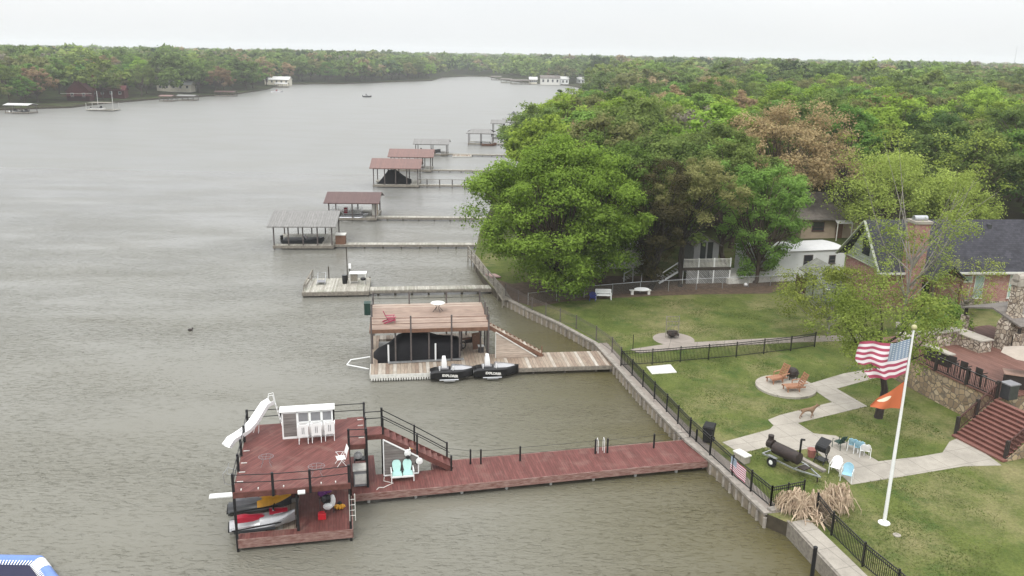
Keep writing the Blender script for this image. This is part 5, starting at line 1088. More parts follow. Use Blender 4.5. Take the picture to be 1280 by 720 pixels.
small_boat('silver railed pontoon boat under the dark brown roof', D5(2.4, 1.9, .25), D5.a, 5.0, 2.3, tubes=True, name='pontoon_boat')
MB_ = thing('dock_locker', 'tan locker at the right end under the dark brown roof', 'locker', D5(6.2, 1.5, .5), D5.a); MB().box(0, .7, 0, 1.8, 0, 1.9).build('body', 'beige', MB_); MB().box(.02, .68, -.03, -.005, .1, 1.8).build('door', 'offwhite', MB_)
D6 = Fr((-25.66, 152.06), 2.5)
boathouse(D6, 8.3, 6.5, 3.6, 4.9, 'redroof', 'faded red roofed boathouse with a black draped boat, nearer of the two red roofs', 24, 'railed walkway from the nearer red roofed boathouse', ridge_w=3.6, nposts=5, rail_walk=True)
o = MB().loft([[(x, -1.0 * k, .2), (x, -.5 * k, .2 + h * .8), (x, 0, .2 + h), (x, .5 * k, .2 + h * .8), (x, 1.0 * k, .2)] for x, h, k in [(-3, .1, .6), (-2, 1.3, 1), (-1, 2.6, 1), (.3, 2.7, 1), (2.2, 1.3, .9), (3.2, .9, .4)]]).build('covered_boat', 'tarp', smooth=True); o.location = D6(3.6, 2.7, .1); o.rotation_euler = (0, 0, D6.a); tag(o, 'boat in a peaked black drape under the nearer red roof', 'boat')
D7 = Fr((-25.45, 172.8), 2.0)
boathouse(D7, 8.4, 6.5, 3.2, 4.4, 'redroof', 'faded red roofed boathouse half hidden behind the nearer red roof', 24, 'walkway from the farther red roofed boathouse', ridge_w=3.6, nposts=6)
small_boat('dark boat with a curved canopy under the farther red roof', D7(4.0, 2.7, 1.2), D7.a, 5, 2, 'black', 'steelblack')
D8 = Fr((-23.7, 201.5), 1)
boathouse(D8, 7.6, 6, 2.85, 3.75, 'greyroof', 'light grey roofed boathouse beyond the two red roofs', 26, 'long low walkway beyond the two red roofs', ridge_w=3.2, nposts=3)
small_boat('grey boat with a black cover on a lift under the light grey roof', D8(3.6, 2.5, .6), D8.a, 4.6, 1.9, 'midgrey', 'black')
c = thing('floating_platform', 'low tan floating platform right of the light grey roofed boathouse', 'platform', D8(9, -1.5, .1), D8.a); MB().box(0, 4.5, 0, 2.2, 0, .3).build('decking', 'tanplank', c); MB().bar((0, 0, .05), (4.5, 0, .05), .2).build('float', 'offwhite', c)
D9 = Fr((-12.6, 227.78), -1)
boathouse(D9, 6.8, 5.5, 3.2, 4.1, 'greyroof', 'small grey roofed boathouse with a brown deck close to the wooded point', 16, 'walkway from the small grey roofed boathouse by the wooded point', ridge_w=2.8, nposts=3, hip=True)
small_boat('brown runabout beside the small grey roofed boathouse by the wooded point', D9(5.8, -1.2, .1), D9.a, 4.0, 1.6, 'browntrim', 'darkgrey')
q = P(615, 170, .5); D10 = Fr((q.x, q.y), -3)
boathouse(D10, 3.4, 4.5, 4.2, 5.1, 'greyroof', 'tilted grey awning dock with blue trim just left of the wooded point', ridge_w=2.2, nposts=2)
q = P(629, 167, .5); D11 = Fr((q.x, q.y), -3)
boathouse(D11, 4.0, 4.5, 4.0, 4.9, 'greyroof', 'second grey awning dock partly hidden by the wooded point', ridge_w=2.2, nposts=2)
small_boat('white boat with a dark top between the two grey awnings', D10(2.6, -1, .3), 0, 5.0, 2, 'white', 'black')
q = P(636, 160, .5); c = thing('umbrella_canopy', 'dark pointed canopy on thin posts beyond the grey awnings', 'canopy', (q.x + 1.5, q.y, .5)); MB().lathe([(2.4, 4.2), (.9, 4.7), (.1, 5.4)], 8).build('canopy', 'darkgrey', c)
for x, y in ((-1.3, -1.3), (1.3, -1.3), (1.3, 1.3), (-1.3, 1.3)): MB().tube([(x, y, -1), (x, y, 4.2)], .06, 5).build('post', 'greypost', c)

# ================================================================== HOUSES ON THE NEAR BANK
def quad(mb, pts, t=0.0):
    return mb.add(pts, [tuple(range(len(pts)))])
def slab(mb, a, b, c, d_, th=.12):
    """sloping slab with thickness below its top face a-b-c-d"""
    v = [Vector(p) for p in (a, b, c, d_)]; n = (v[1] - v[0]).cross(v[2] - v[0]).normalized()
    if n.z < 0: v = v[::-1]; n = -n
    return mb.add([*v, *[p - n * th for p in v]], [(0, 1, 2, 3), (7, 6, 5, 4), (0, 4, 5, 1), (1, 5, 6, 2), (2, 6, 7, 3), (3, 7, 4, 0)])
def window(parent, x0, x1, y, z0, z1, glass='glass', frame='white', bars=1, axis='x'):
    """window in a wall facing -y of the parent"""
    f = MB(); w_ = .07
    f.box(x0, x1, y - .06, y - .004, z0, z0 + w_).box(x0, x1, y - .06, y - .004, z1 - w_, z1).box(x0, x0 + w_, y - .058, y - .004, z0 + w_, z1 - w_).box(x1 - w_, x1, y - .058, y - .004, z0 + w_, z1 - w_)
    if bars: f.box(x0 + w_, x1 - w_, y - .05, y - .004, z0 + (z1 - z0) * .36, z0 + (z1 - z0) * .36 + w_)
    o = f.build('window', frame, parent); MB().box(x0 + w_, x1 - w_, y - .028, y - .006, z0 + w_, z1 - w_).build('pane', glass, o); MB().box(x0 - .05, x1 + .05, y - .12, y - .004, z0 - .07, z0 - .002).build('sill', frame, o); return o
def gable_house(name, label, loc, rz, Lx, Dy, wall_h, roof_h, wallm, roofm, over=.5, wins=(), cat='house', axis='x', base=True, doors=()):
    h = thing(name, label, cat, loc, rz)
    mb = MB(); mb.box(0, Lx, 0, Dy, -.6, wall_h)
    if axis == 'x':
        for x in (0, Lx - .15): mb.add([(x, 0, wall_h), (x, Dy, wall_h), (x, Dy / 2, wall_h + roof_h), (x + .15, 0, wall_h), (x + .15, Dy, wall_h), (x + .15, Dy / 2, wall_h + roof_h)], [(0, 2, 1), (3, 4, 5), (0, 3, 5, 2), (1, 2, 5, 4), (0, 1, 4, 3)])
        k = roof_h / (Dy / 2); e = wall_h - over * k + .05; r = MB()
        slab(r, (-over, -over, e), (Lx + over, -over, e), (Lx + over, Dy / 2, wall_h + roof_h + .05), (-over, Dy / 2, wall_h + roof_h + .05), .14)
        slab(r, (-over, Dy / 2 + .002, wall_h + roof_h + .05), (Lx + over, Dy / 2 + .002, wall_h + roof_h + .05), (Lx + over, Dy + over, e), (-over, Dy + over, e), .14)
    else:
        for y in (0, Dy - .15): mb.add([(0, y, wall_h), (Lx, y, wall_h), (Lx / 2, y, wall_h + roof_h), (0, y + .15, wall_h), (Lx, y + .15, wall_h), (Lx / 2, y + .15, wall_h + roof_h)], [(0, 1, 2), (5, 4, 3), (0, 3, 4, 1), (1, 4, 5, 2), (2, 5, 3, 0)])
        k = roof_h / (Lx / 2); e = wall_h - over * k + .05; r = MB()
        slab(r, (-over, -over, e), (Lx / 2, -over, wall_h + roof_h + .05), (Lx / 2, Dy + over, wall_h + roof_h + .05), (-over, Dy + over, e), .14)
        slab(r, (Lx / 2 + .002, -over, wall_h + roof_h + .05), (Lx + over, -over, e), (Lx + over, Dy + over, e), (Lx / 2 + .002, Dy + over, wall_h + roof_h + .05), .14)
    mb.build('wall', wallm, h); rf = r.build('roof', roofm, h)
    for q in wins: window(h, *q)
    for x0, x1, z0, z1, m in doors: MB().box(x0, x1, -.06, -.004, z0, z1).build('door', m, h)
    return h, rf
# brick house: frame at the front left corner of its brick wall
HB = Fr((38.3, 75.4), 5.5)
h = thing('brick_house', 'red brick house with a long dark shingle roof, at the right edge', 'house', HB(0, 0, 1.4), HB.a)
mb = MB(); mb.box(-3.2, 26, 1.6, 9.0, -.6, 3.30); mb.build('wall', 'brick', h); mb = MB(); mb.box(-1.3, 26.1, 1.5, 1.598, -.5, .45); mb.build('stone_plinth', 'stonepale', h)
r = MB(); slab(r, (-3.9, 1.0, 3.5), (27, 1.0, 3.5), (27, 5.3, 7.7), (-3.6, 5.3, 7.7), .16); slab(r, (-3.6, 5.302, 7.7), (27, 5.302, 7.7), (27, 9.6, 3.5), (-3.9, 9.6, 3.5), .16)
M['sage'] = planks('sage_lap_siding', [(.27, .30, .24), (.36, .39, .32)], .25, 90, vert=True)
g_ = MB().add([(-3.2, 1.6, 3.3), (-3.2, 9.0, 3.3), (-3.2, 5.3, 7.35), (-3.05, 1.6, 3.3), (-3.05, 9.0, 3.3), (-3.05, 5.3, 7.35)], [(0, 2, 1), (3, 4, 5), (0, 3, 5, 2), (1, 2, 5, 4), (0, 1, 4, 3)]).build('gable', 'sage', h)
MB().bar((-4.0, 1.0, 3.33), (-3.72, 5.3, 7.53), .12, .26, up=(-1, 0, 0)).bar((-4.0, 9.6, 3.33), (-3.72, 5.3, 7.53), .12, .26, up=(-1, 0, 0)).bar((-3.24, 1.7, 3.4), (-3.24, 8.9, 3.4), .06, .25, up=(-1, 0, 0)).build('gable_trim', M.setdefault('sagetrim', mat('pale_sage_trim', (.33, .35, .28), .6, .08, 3)), g_)
for u_ in (3.0, 8.5, 14.5): MB().box(u_, u_ + .35, 4.5, 4.85, 6.7, 7.35).build('roof_vent', 'darkgrey', h); MB().box(-3.26, -3.2, 4.6, 6.0, 4.2, 5.8).build('gable_window', 'glass', g_)
rf = r.build('roof', 'shingle', h); MB().box(-3.9, 27, .88, 1.0, 3.28, 3.48).build('gutter', 'offwhite', rf)
c = MB().box(-1.45, .0, 0.4, 1.8, -.5, 8.2).build('chimney', 'brick', h); MB().box(-1.57, .12, .28, 1.92, 8.202, 8.45).build('chimney_crown', 'concrete', c); MB().tube([(-1.35, 1.1, 8.6), (-.1, 1.1, 8.6)], .30, 12).build('chimney_cap', 'galv', c, smooth=True)
window(h, 6.0, 6.95, 1.6, .75, 3.05, 'glassgreen', 'offwhite'); window(h, 4.9, 5.75, 1.6, 2.4, 2.95, 'glassgreen', 'offwhite', 0)
window(h, 9.5, 10.5, 1.6, .75, 3.05, 'glassgreen', 'offwhite'); window(h, 13, 14, 1.6, .75, 3.05, 'glassgreen', 'offwhite')
# entrance porch
p0 = thing('gabled_porch', 'timber gabled porch with stone posts on the front of the brick house', 'porch', HB(.15, -1.6, 1.4), HB.a)
mb = MB(); slab(mb, (-.35, -.35, 3.45), (1.2, -.35, 4.75), (1.2, 5.2, 4.75), (-.35, 5.2, 3.45), .1); slab(mb, (1.202, -.35, 4.75), (2.75, -.35, 3.45), (2.75, 5.2, 3.45), (1.202, 5.2, 4.75), .1); mb.build('porch_roof', 'shingle', p0)
MB().box(-.2, 2.6, -.2, 3.15, -.3, .3).build('porch_floor', 'concrete', p0)
for x in (0, 2.35): MB().box(x - .08, x + .08, -.08, .08, .3, 3.3).build('porch_post', 'browntrim', p0)
MB().bar((0, 0, 3.2), (2.35, 0, 3.2), .2).bar((1.2, 0, 3.2), (1.2, 0, 4.6), .12).bar((-.1, 0, 3.45), (1.2, 0, 4.5), .14).bar((2.5, 0, 3.45), (1.2, 0, 4.5), .14).build('truss', 'browntrim', p0)
MB().box(.5, 1.35, 3.08, 3.14, .3, 2.4).build('door', 'steelblack', p0); MB().box(1.6, 2.2, 3.08, 3.14, .3, 2.7).build('stone_side', 'stonepale', p0)
mb = MB(); mb.bar((0, 0, 1.15), (2.35, 0, 1.15), .05)
for i in range(14): mb.bar((.1 + i * .165, 0, .3), (.1 + i * .165, 0, 1.15), .025)
mb.build('porch_railing', 'browntrim', p0)
MB().box(-.3, 2.7, -.6, -.25, -.4, .32).build('porch_step', 'concrete', p0)
c = thing('red_grill', 'round dark red charcoal grill left of the gabled porch', 'grill', HB(-.6, -.6, 1.4)); MB().ell((0, 0, .85), (.42, .42, .38), 12, 7).build('bowl', 'crimson', c, smooth=True); 
for k in range(3): a = k * 2.1; MB().tube([(.25 * math.cos(a), .25 * math.sin(a), .6), (.4 * math.cos(a), .4 * math.sin(a), 0)], .025, 5).build('leg', 'steelblack', c)
# pale timber cabin behind the trees, left of the brick house
M['sageroof'] = shingle_mat('grey_green_shingles', (.16, .165, .14), (.22, .22, .19))
h, rf = gable_house('garden_shed', 'small grey green outbuilding left of the dark roofed brick house', HB(-7.9, 5.0, 1.2), HB.a, 2.6, 3.0, 2.5, .8, 'sage', 'shingle', axis='y')
for q_ in h.children:
    if q_.name.startswith('roof'): q_.data.materials[0] = M['sageroof']
window(h, .7, 1.8, 0, 1.0, 2.1)
c = thing('dark_shade_sail', 'dark tilted awning between the mobile home and the grey green outbuilding', 'awning', HB(-9.2, 1.0, 1.2), HB.a); mb = MB(); slab(mb, (0, 0, 2.3), (2.4, -.3, 1.9), (2.4, 2.2, 2.6), (0, 2.4, 2.9), .06); mb.build('canopy', 'darkgrey', c)
for x, y, z in ((.1, .1, 2.3), (2.3, -.2, 1.95), (2.3, 2.1, 2.6), (.1, 2.3, 2.85)): MB().tube([(x, y, -.4), (x, y, z - .06)], .05, 5).build('pole', 'darktimber', c)
# mobile home
HM = Fr((20.8, 85.4), 14.5)
h = thing('mobile_home', 'long white mobile home with one dark window half hidden by the green trees', 'mobile home', HM(0, 0, .9), HM.a)
M['whitesiding'] = mat('white_metal_siding', (.62, .63, .62), .6, .08, .8); MB().box(5.2, 16, 0, 4.4, .5, 3.25).build('wall', 'whitesiding', h); MB().box(2.2, 15.9, .08, 4.3, -.5, .498).build('skirting', 'offwhite', h)
mb = MB(); n = 6
for i in range(n):
    a, b = i / n, (i + 1) / n; za, zb = 3.25 + .16 * math.sin(a * math.pi), 3.25 + .16 * math.sin(b * math.pi); slab(mb, (5.1, -.15 + 4.7 * a, za), (16.1, -.15 + 4.7 * a, za), (16.1, -.15 + 4.7 * b, zb), (5.1, -.15 + 4.7 * b, zb), .06)
mb.build('roof', 'whiteroof', h); window(h, 10.9, 12.0, 0, 1.5, 2.75, 'glass', 'greypost'); window(h, 6.5, 7.6, 0, 1.5, 2.6); window(h, 14.0, 14.8, 0, 1.7, 2.6, 'glass', 'greypost')
HD = Fr((16.6, 85.6), 8)
M['shedgrey'] = mat('grey_painted_siding', (.30, .30, .30), .7, .12, 2)
h, rf = gable_house('entry_shed', 'small pale grey gabled entry room with dark glass doors above the white deck', HD(3.4, 2.6, .9), HD.a, 2.8, 3.2, 3.6, .8, 'shedgrey', 'shinglebrown', over=.3, axis='y', doors=[(.7, 1.3, 1.8, 3.8, 'glass'), (1.5, 2.1, 1.8, 3.8, 'glass')])
dk = thing('raised_deck', 'white lattice skirted deck with a white balustrade in front of the entry room', 'deck', HD(0, 0, .8), HD.a)
MB().box(1.4, 6.6, .1, 2.5, 1.55, 1.7).build('decking', 'greywood', dk); MB().box(1.8, 4.2, .05, .12, .0, 1.5).box(4.25, 6.6, .05, .12, .0, 1.5).build('lattice_skirt', M.setdefault('lattice', planks('white_lattice', [(.24, .24, .23), (.34, .34, .33)], .16, 45, gap=.3, vert=True)), dk)
mb = MB(); mb.bar((1.4, .1, 2.65), (6.6, .1, 2.65), .07)
for i in range(36): mb.bar((1.45 + i * .146, .1, 1.7), (1.45 + i * .146, .1, 2.65), .05)
mb.build('balustrade', 'offwhite', dk); MB().box(1.35, 6.65, .02, .048, 1.45, 1.78).build('deck_fascia', 'darktimber', dk)
for x in (1.4, 3.1, 4.8, 6.6): MB().box(x - .06, x + .06, .04, .16, -.2, 2.75).build('deck_post', 'white', dk)
mb = MB()
for i in range(8): mb.box(-1.0 + i * .3, -.7 + i * .3, .2, 1.2, .15 + i * .2, .2 + i * .2)
mb.build('stair_tread', 'greywood', dk); MB().bar((-1.1, .15, 1.0), (1.4, .15, 2.65), .06, .1).bar((-1.1, .15, .1), (1.4, .15, 1.6), .06, .2).build('stair_rail', 'white', dk)
h, rf = gable_house('garden_shed', 'white pitched shed seen between the dark leaning trunks', HD(-6.0, 7, 1.2), HD.a, 6, 4, 2.6, 1.2, 'offwhite', 'whiteroof', wins=[(1, 2, 0, 1, 2, 'glass', 'white')])
q = P(782, 357, .8); c = thing('deck_stairs', 'white railed wooden steps under the cedar', 'stairs', (q.x, q.y + 1.5, .8), .1)
mb = MB()
for i in range(6): mb.box(i * .3, i * .3 + .3, 0, 1.0, .15 + i * .18, .2 + i * .18)
mb.build('tread', 'greywood', c); MB().bar((0, 0, .9), (1.9, 0, 2.0), .06).bar((0, 0, .0), (0, 0, 1.0), .08).bar((1.9, 0, 0), (1.9, 0, 2.0), .08).bar((.95, 0, 0), (.95, 0, 1.5), .06).build('railing', 'white', c)
# beige house behind
h, rf = gable_house('beige_house', 'low beige house under a wide grey brown roof behind the mobile home', (37.5, 107.5, g1(40, 108)), R(4), 12, 11, 2.9, 2.3, 'beige', 'shinglebrown', over=.8, wins=[(1.4, 3.0, 0, 1.0, 2.2, 'glass', 'darkbrown'), (8, 9.5, 0, 1, 2.2, 'glass', 'darkbrown')], doors=[(4.6, 5.5, 0, 2.1, 'browntrim')])
mb = MB(); slab(mb, (4.0, -1.6, 2.3), (6.1, -1.6, 2.3), (6.1, -.3, 2.75), (4.0, -.3, 2.75), .08); mb.build('door_canopy', 'whiteroof', h)
for x in (4.1, 6.0): MB().bar((x, -1.5, 0), (x, -1.5, 2.25), .1).build('canopy_post', 'offwhite', h)
# dark brown fence with gate beside the mobile home
a = P(1000, 368, .9); b = P(1028, 372, .9); t = thing('board_fence', 'short dark brown board fence beside the right end of the mobile home', 'fence', (a.x, a.y, .8), 0)
mb = MB(); v = Vector((b.x - a.x, b.y - a.y, 0)); L_ = v.length; v.normalize()
for i in range(int(L_ / .16)): p = v * (i * .16); mb.bar((p.x, p.y, 0), (p.x, p.y, 1.75 + .03 * math.sin(i * 7)), .13, .03)
mb.build('board_panel', 'darkbrown', t); MB().bar((0, .05, 1.5), (b.x - a.x, b.y - a.y + .05, 1.5), .05, .1).bar((0, .05, .4), (b.x - a.x, b.y - a.y + .05, .4), .05, .1).build('rail', 'darkbrown', t)
for p in (Vector((0, 0, 0)), Vector((b.x - a.x, b.y - a.y, 0))): MB().box(p.x - .07, p.x + .07, p.y - .07, p.y + .07, 0, 1.95).build('post', 'darkbrown', t)
mb = MB(); 
for i in range(9): mb.bar((0, .3 + i * .16, 0), (0, .3 + i * .16, 1.8), .03, .13)
mb.build('side_panel', 'darkbrown', t)
c = thing('barbecue_grill', 'black covered grill behind the dark brown board fence', 'grill', (a.x + 1.2, a.y + 1.6, .9)); MB().box(-.5, .5, -.3, .3, .1, .9).build('cabinet', 'steelblack', c); MB().tube([(-.5, 0, .95), (.5, 0, .95)], .33, 10).build('lid', 'steelblack', c)

# ================================================================== STONE TERRACE
G = Fr((31.5, 50.6), 20)
ZD = 3.0
t = thing('stone_terrace', 'raised terrace with a stone retaining wall and red brown deck at the right edge', 'terrace', G(0, 0), G.a)
MB().prism([(0, 0), (13, 0), (13, 12), (1.0, 12), (.2, 5.3)], .3, ZD - .06).build('retaining_wall', 'stone', t)
MB().prism([(-.06, -.06), (13, -.06), (13, 12.05), (.95, 12.05), (.14, 5.3)], ZD - .058, ZD + .03).build('decking', M.setdefault('terrace_deck', planks('pinkish_red_terrace_boards', [(.145, .072, .056), (.175, .088, .068), (.21, .11, .088)], .15, 0)), t)
st = thing('terrace_stairs', 'wide red brown staircase of eleven steps climbing to the terrace', 'stairs', G(0, 0), G.a)
n = 11; run = 2.95 / n; tr = MB(); ri = MB()
for i in range(n):
    u = -2.95 + i * run; z = .95 + (i + 1) * ((ZD - .95) / n)
    tr.box(u - .02, u + run + .02, -3.65, -.02, z - .04, z); ri.box(u, u + .03, -3.62, -.05, z - .19, z - .042)
tr.box(-3.3, -2.93, -3.75, .05, .84, .95)
tr.build('tread', M.setdefault('stairtread', mat('pink_brown_tread', (.19, .085, .068), .7, .15, 3)), st); ri.build('riser', 'redwood', st)
for w_ in (-3.68, -.0): MB().prism([(-2.95, .0), (0, 0), (0, .06)], 0, .01); 
mb = MB(); mb.add([(-2.95, -3.75, .5), (0, -3.75, .5), (0, -3.75, 2.9), (-2.95, -3.75, .95), (-2.95, -3.66, .5), (0, -3.66, .5), (0, -3.66, 2.9), (-2.95, -3.66, .95)], [(0, 1, 2, 3), (7, 6, 5, 4), (0, 4, 5, 1), (1, 5, 6, 2), (2, 6, 7, 3), (3, 7, 4, 0)]); mb.build('side_wall', 'stone', st)
mb = MB(); mb.add([(-2.95, .0, .5), (0, .0, .5), (0, .0, 2.9), (-2.95, .0, .95), (-2.95, .06, .5), (0, .06, .5), (0, .06, 2.9), (-2.95, .06, .95)], [(0, 1, 2, 3), (7, 6, 5, 4), (0, 4, 5, 1), (1, 5, 6, 2), (2, 6, 7, 3), (3, 7, 4, 0)]); mb.build('side_wall', 'redwood', st)
def stair_rail(wv, label, extra=0.0):
    r = thing('stair_railing', label, 'railing', G(0, wv), G.a)
    a = Vector((-2.9, 0, .95)); b = Vector((0 + extra, 0, ZD)); mb = MB(); mb.bar(a + Vector((0, 0, 1.0)), b + Vector((0, 0, 1.0)), .09, .06); mb.bar(a + Vector((0, 0, .15)), b + Vector((0, 0, .15)), .05)
    for i in range(1, 26): c = a.lerp(b, i / 26); mb.bar(c + Vector((0, 0, .1)), c + Vector((0, 0, 1.0)), .028)
    mb.build('balusters', 'darkbrown', r)
    for f in (0, .5, 1): c = a.lerp(b, f); MB().box(c.x - .09, c.x + .09, -.09, .09, c.z - .2, c.z + 1.15).build('newel_post', 'wicker', r)
stair_rail(.1, 'dark railing climbing the left side of the terrace stairs'); stair_rail(-3.55, 'dark railing climbing the near right side of the terrace stairs')
r = thing('terrace_railing', 'dark railing along the front edge of the stone terrace behind the flagpole', 'railing', G(0, 0), G.a)
ln = [(.08, .1), (.1, 2.5), (.2, 5.2), (.65, 8.4)]
for i, (u, w_) in enumerate(ln): MB().box(u - .09, u + .09, w_ - .09, w_ + .09, ZD, ZD + 1.2).build('post', 'wicker', r)
for a, b in zip(ln, ln[1:]):
    mb = MB(); mb.bar((*a, ZD + 1.05), (*b, ZD + 1.05), .09, .05); mb.bar((*a, ZD + .12), (*b, ZD + .12), .05)
    for j in range(1, 19): mb.bar((a[0] + (b[0] - a[0]) * j / 19, a[1] + (b[1] - a[1]) * j / 19, ZD + .12), (a[0] + (b[0] - a[0]) * j / 19, a[1] + (b[1] - a[1]) * j / 19, ZD + 1.05), .022)
    mb.build('baluster_panel', 'steelblack', r)
c = thing('bin', 'dark lidded bin at the top of the terrace stairs', 'bin', G(.75, -.2, ZD + .03), G.a); MB().box(-.4, .4, -.35, .35, 0, 1.0).build('body', 'darkgrey', c, bevel=.04); MB().box(-.45, .45, -.4, .4, 1.0, 1.08).build('lid', 'midgrey', c)
def bar_stool(label, loc, rz, proto=[]):
    if proto: return dup(proto[0], loc, rz, label)
    c = thing('bar_chair', label, 'chair', loc, rz, 'dark high chairs at the terrace railing')
    for x in (-.22, .22):
        for y in (-.22, .22): MB().bar((x, y, 0), (x, y, .75), .05).build('leg', 'wicker', c)
    MB().box(-.26, .26, -.25, .25, .72, .79).build('seat', 'wicker', c); MB().box(-.26, .26, .22, .28, .79, 1.3).build('backrest', 'wicker', c); MB().bar((-.27, -.2, 1.0), (-.27, .25, 1.0), .05).bar((.27, -.2, 1.0), (.27, .25, 1.0), .05).build('armrest', 'wicker', c)
    proto.append(c); return c
for i, (u, w_, lb) in enumerate([(.75, 2.0, 'dark high chair at the terrace railing nearest the stairs'), (.8, 3.3, 'dark high chair at the terrace railing, middle of the row'), (.9, 4.4, 'dark high chair at the terrace railing farthest from the stairs')]): bar_stool(lb, G(u, w_, ZD + .03), G.a + R(90 + i * 9))
c = thing('bar_counter', 'pale topped bar ledge behind the farthest dark high chair', 'counter', G(1.3, 5.2, ZD), G.a); MB().box(0, .6, 0, 2.4, .95, 1.05).build('counter_top', 'concrete', c); MB().box(.1, .5, .1, 2.3, .03, .948).build('base', 'wicker', c)
for nm, lb, u, w_, sx, sy, hh in [('stone_counter', 'stone grill counter with a pale slab top at the far end of the terrace', 1.3, 9.2, 2.6, .9, 1.0), ('planter_box', 'stone planter overgrown with ivy beside the stone grill counter', 4.1, 9.0, 2.2, 1.0, 1.1), ('stone_hearth', 'low curved stone hearth wall in front of the outdoor fireplace', 6.2, 7.0, 1.2, 3.0, .9)]:
    c = thing(nm, lb, 'counter' if 'counter' in nm else ('planter' if 'planter' in nm else 'hearth'), G(u, w_, ZD), G.a); MB().box(0, sx, 0, sy, .03, hh).build('base', 'stonepale', c); MB().box(-.08, sx + .08, -.08, sy + .08, hh + .002, hh + .1).build('slab', 'concrete', c)
    if nm == 'stone_counter': MB().box(.9, 1.7, -.02, .3, hh * .4, hh + .35).build('grill', 'chrome', c)
mbv, v, ti = tree_parts(seed=77, H=1.1, W=2.4, trunk=.02, nclump=26, nleaf=2600, leaf=.11, clump_r=.13, trunk_r=.03)
o = thing('ivy', 'green ivy bush spilling over the stone planter', 'plant', G(5.2, 9.4, ZD + 1.1)); mbv.build('stem', 'bark', o); cc = bpy.data.objects.new('foliage', leaf_mesh('foliage', v, ti, 'leaf_green')); COL.objects.link(cc); cc.parent = o
# outdoor fireplace under the pavilion, with tall stone chimney
q = P(1268, 400, 4.5); FP = Fr((37.9, 60.6), 20)
c = thing('outdoor_fireplace', 'tall pale stone chimney rising through the small terrace pavilion roof', 'fireplace', FP(0, 0, ZD), FP.a)
MB().box(-.9, .9, -.5, .6, 0, 2.0).build('hearth', 'stonepale', c); MB().add([(-.9, -.5, 2.002), (.9, -.5, 2.002), (.9, .6, 2.002), (-.9, .6, 2.002), (-.38, -.3, 2.9), (.38, -.3, 2.9), (.38, .4, 2.9), (-.38, .4, 2.9)], [(0, 1, 5, 4), (1, 2, 6, 5), (2, 3, 7, 6), (3, 0, 4, 7)]).build('shoulder', 'stonepale', c)
MB().box(-.38, .38, -.3, .4, 2.9, 5.0).build('stack', 'stonepale', c); MB().box(-.46, .46, -.38, .48, 5.0, 5.45).build('chimney_cap', 'concrete', c); MB().tube([(-.46, .05, 5.55), (.46, .05, 5.55)], .35, 10).build('cap_roll', 'concrete', c); MB().box(-.45, .45, -.52, -.48, .3, 1.2).build('firebox', 'black', c)
pv = thing('pavilion', 'small terrace pavilion with a grey brown shingle roof on stone columns', 'pavilion', FP(0, 0, ZD), FP.a)
mb = MB(); slab(mb, (-.9, -1.4, 2.25), (8.0, -1.4, 2.25), (8.0, 1.2, 3.0), (-.9, 1.2, 3.0), .12); slab(mb, (-.9, 1.202, 3.0), (8.0, 1.202, 3.0), (8.0, 4.0, 2.25), (-.9, 4.0, 2.25), .12); mb.build('roof', 'shinglebrown', pv)
for x, y in ((-.6, -1.1), (2.6, -1.1), (-.6, 3.7), (6.0, -1.1)): MB().box(x - .22, x + .22, y - .22, y + .22, 0, 1.6).build('stone_column', 'stonepale', pv); MB().box(x - .09, x + .09, y - .09, y + .09, 1.6, 2.25).build('post', 'wicker', pv)
MB().bar((-.7, -1.1, 2.12), (7.8, -1.1, 2.12), .16, .2).build('beam', 'browntrim', pv)
c = thing('patio_umbrella', 'taupe square patio umbrella over the dining table at the right edge', 'umbrella', (34.7, 52.8, ZD + .03), G.a + .2)
MB().lathe([(1.9, 2.25), (1.0, 2.5), (.05, 2.8)], 8).build('canopy', 'umbrella', c); MB().tube([(0, 0, .05), (0, 0, 2.8)], .035, 6).build('pole', 'steelblack', c); MB().lathe([(.3, 0), (.28, .08), (.05, .12)], 12).build('base', 'steelblack', c)
c = thing('patio_dining_table', 'long pink topped table with dark wicker sides under the taupe umbrella', 'table', (32.9, 52.5, ZD + .03), G.a - .75); MB().box(0, 3.2, 0, 1.1, .95, 1.03).build('table_top', M.setdefault('tabletop', mat('pinkish_tile', (.38, .25, .20), .6, .12, 3)), c); MB().box(.12, 3.08, .1, 1.0, 0, .948).build('base', 'wicker', c)
poly_sheet('terrace_walk', [P(x, y, 2.4)[:2] for x, y in [(1262, 425), (1300, 412), (1300, 440), (1270, 437)]], 'concrete', 1.2)

# ================================================================== LAWN THINGS
def lounger(label, loc, rz):
    c = thing('wooden_lounger', label, 'lounger', loc, rz, 'wooden loungers on the round pad')
    for x in (-.33, .33): MB().bar((x, -.95, .33), (x, .55, .33), .06, .1).build('side_rail', 'tanwood', c)
    mb = MB()
    for i in range(10): mb.bar((-.32, -.9 + i * .12, .4), (.32, -.9 + i * .12, .4), .1, .03)
    mb.build('seat', 'tanwood', c); mb = MB()
    for i in range(6): k = i / 5; mb.bar((-.32, .35 + k * .35, .42 + k * .75), (.32, .35 + k * .35, .42 + k * .75), .03, .13)
    mb.bar((-.3, .33, .4), (-.3, .73, 1.25), .05).bar((.3, .33, .4), (.3, .73, 1.25), .05).build('backrest', 'tanwood', c)
    for x in (-.33, .33):
        for y in (-.8, .1): MB().bar((x, y, 0), (x, y, .36), .06).build('leg', 'tanwood', c)
    for x in (-.42, .42): MB().bar((x, -.1, .62), (x, .6, .66), .09, .03).bar((x, -.1, .2), (x, -.1, .62), .05).build('armrest', 'tanwood', c)
    return c
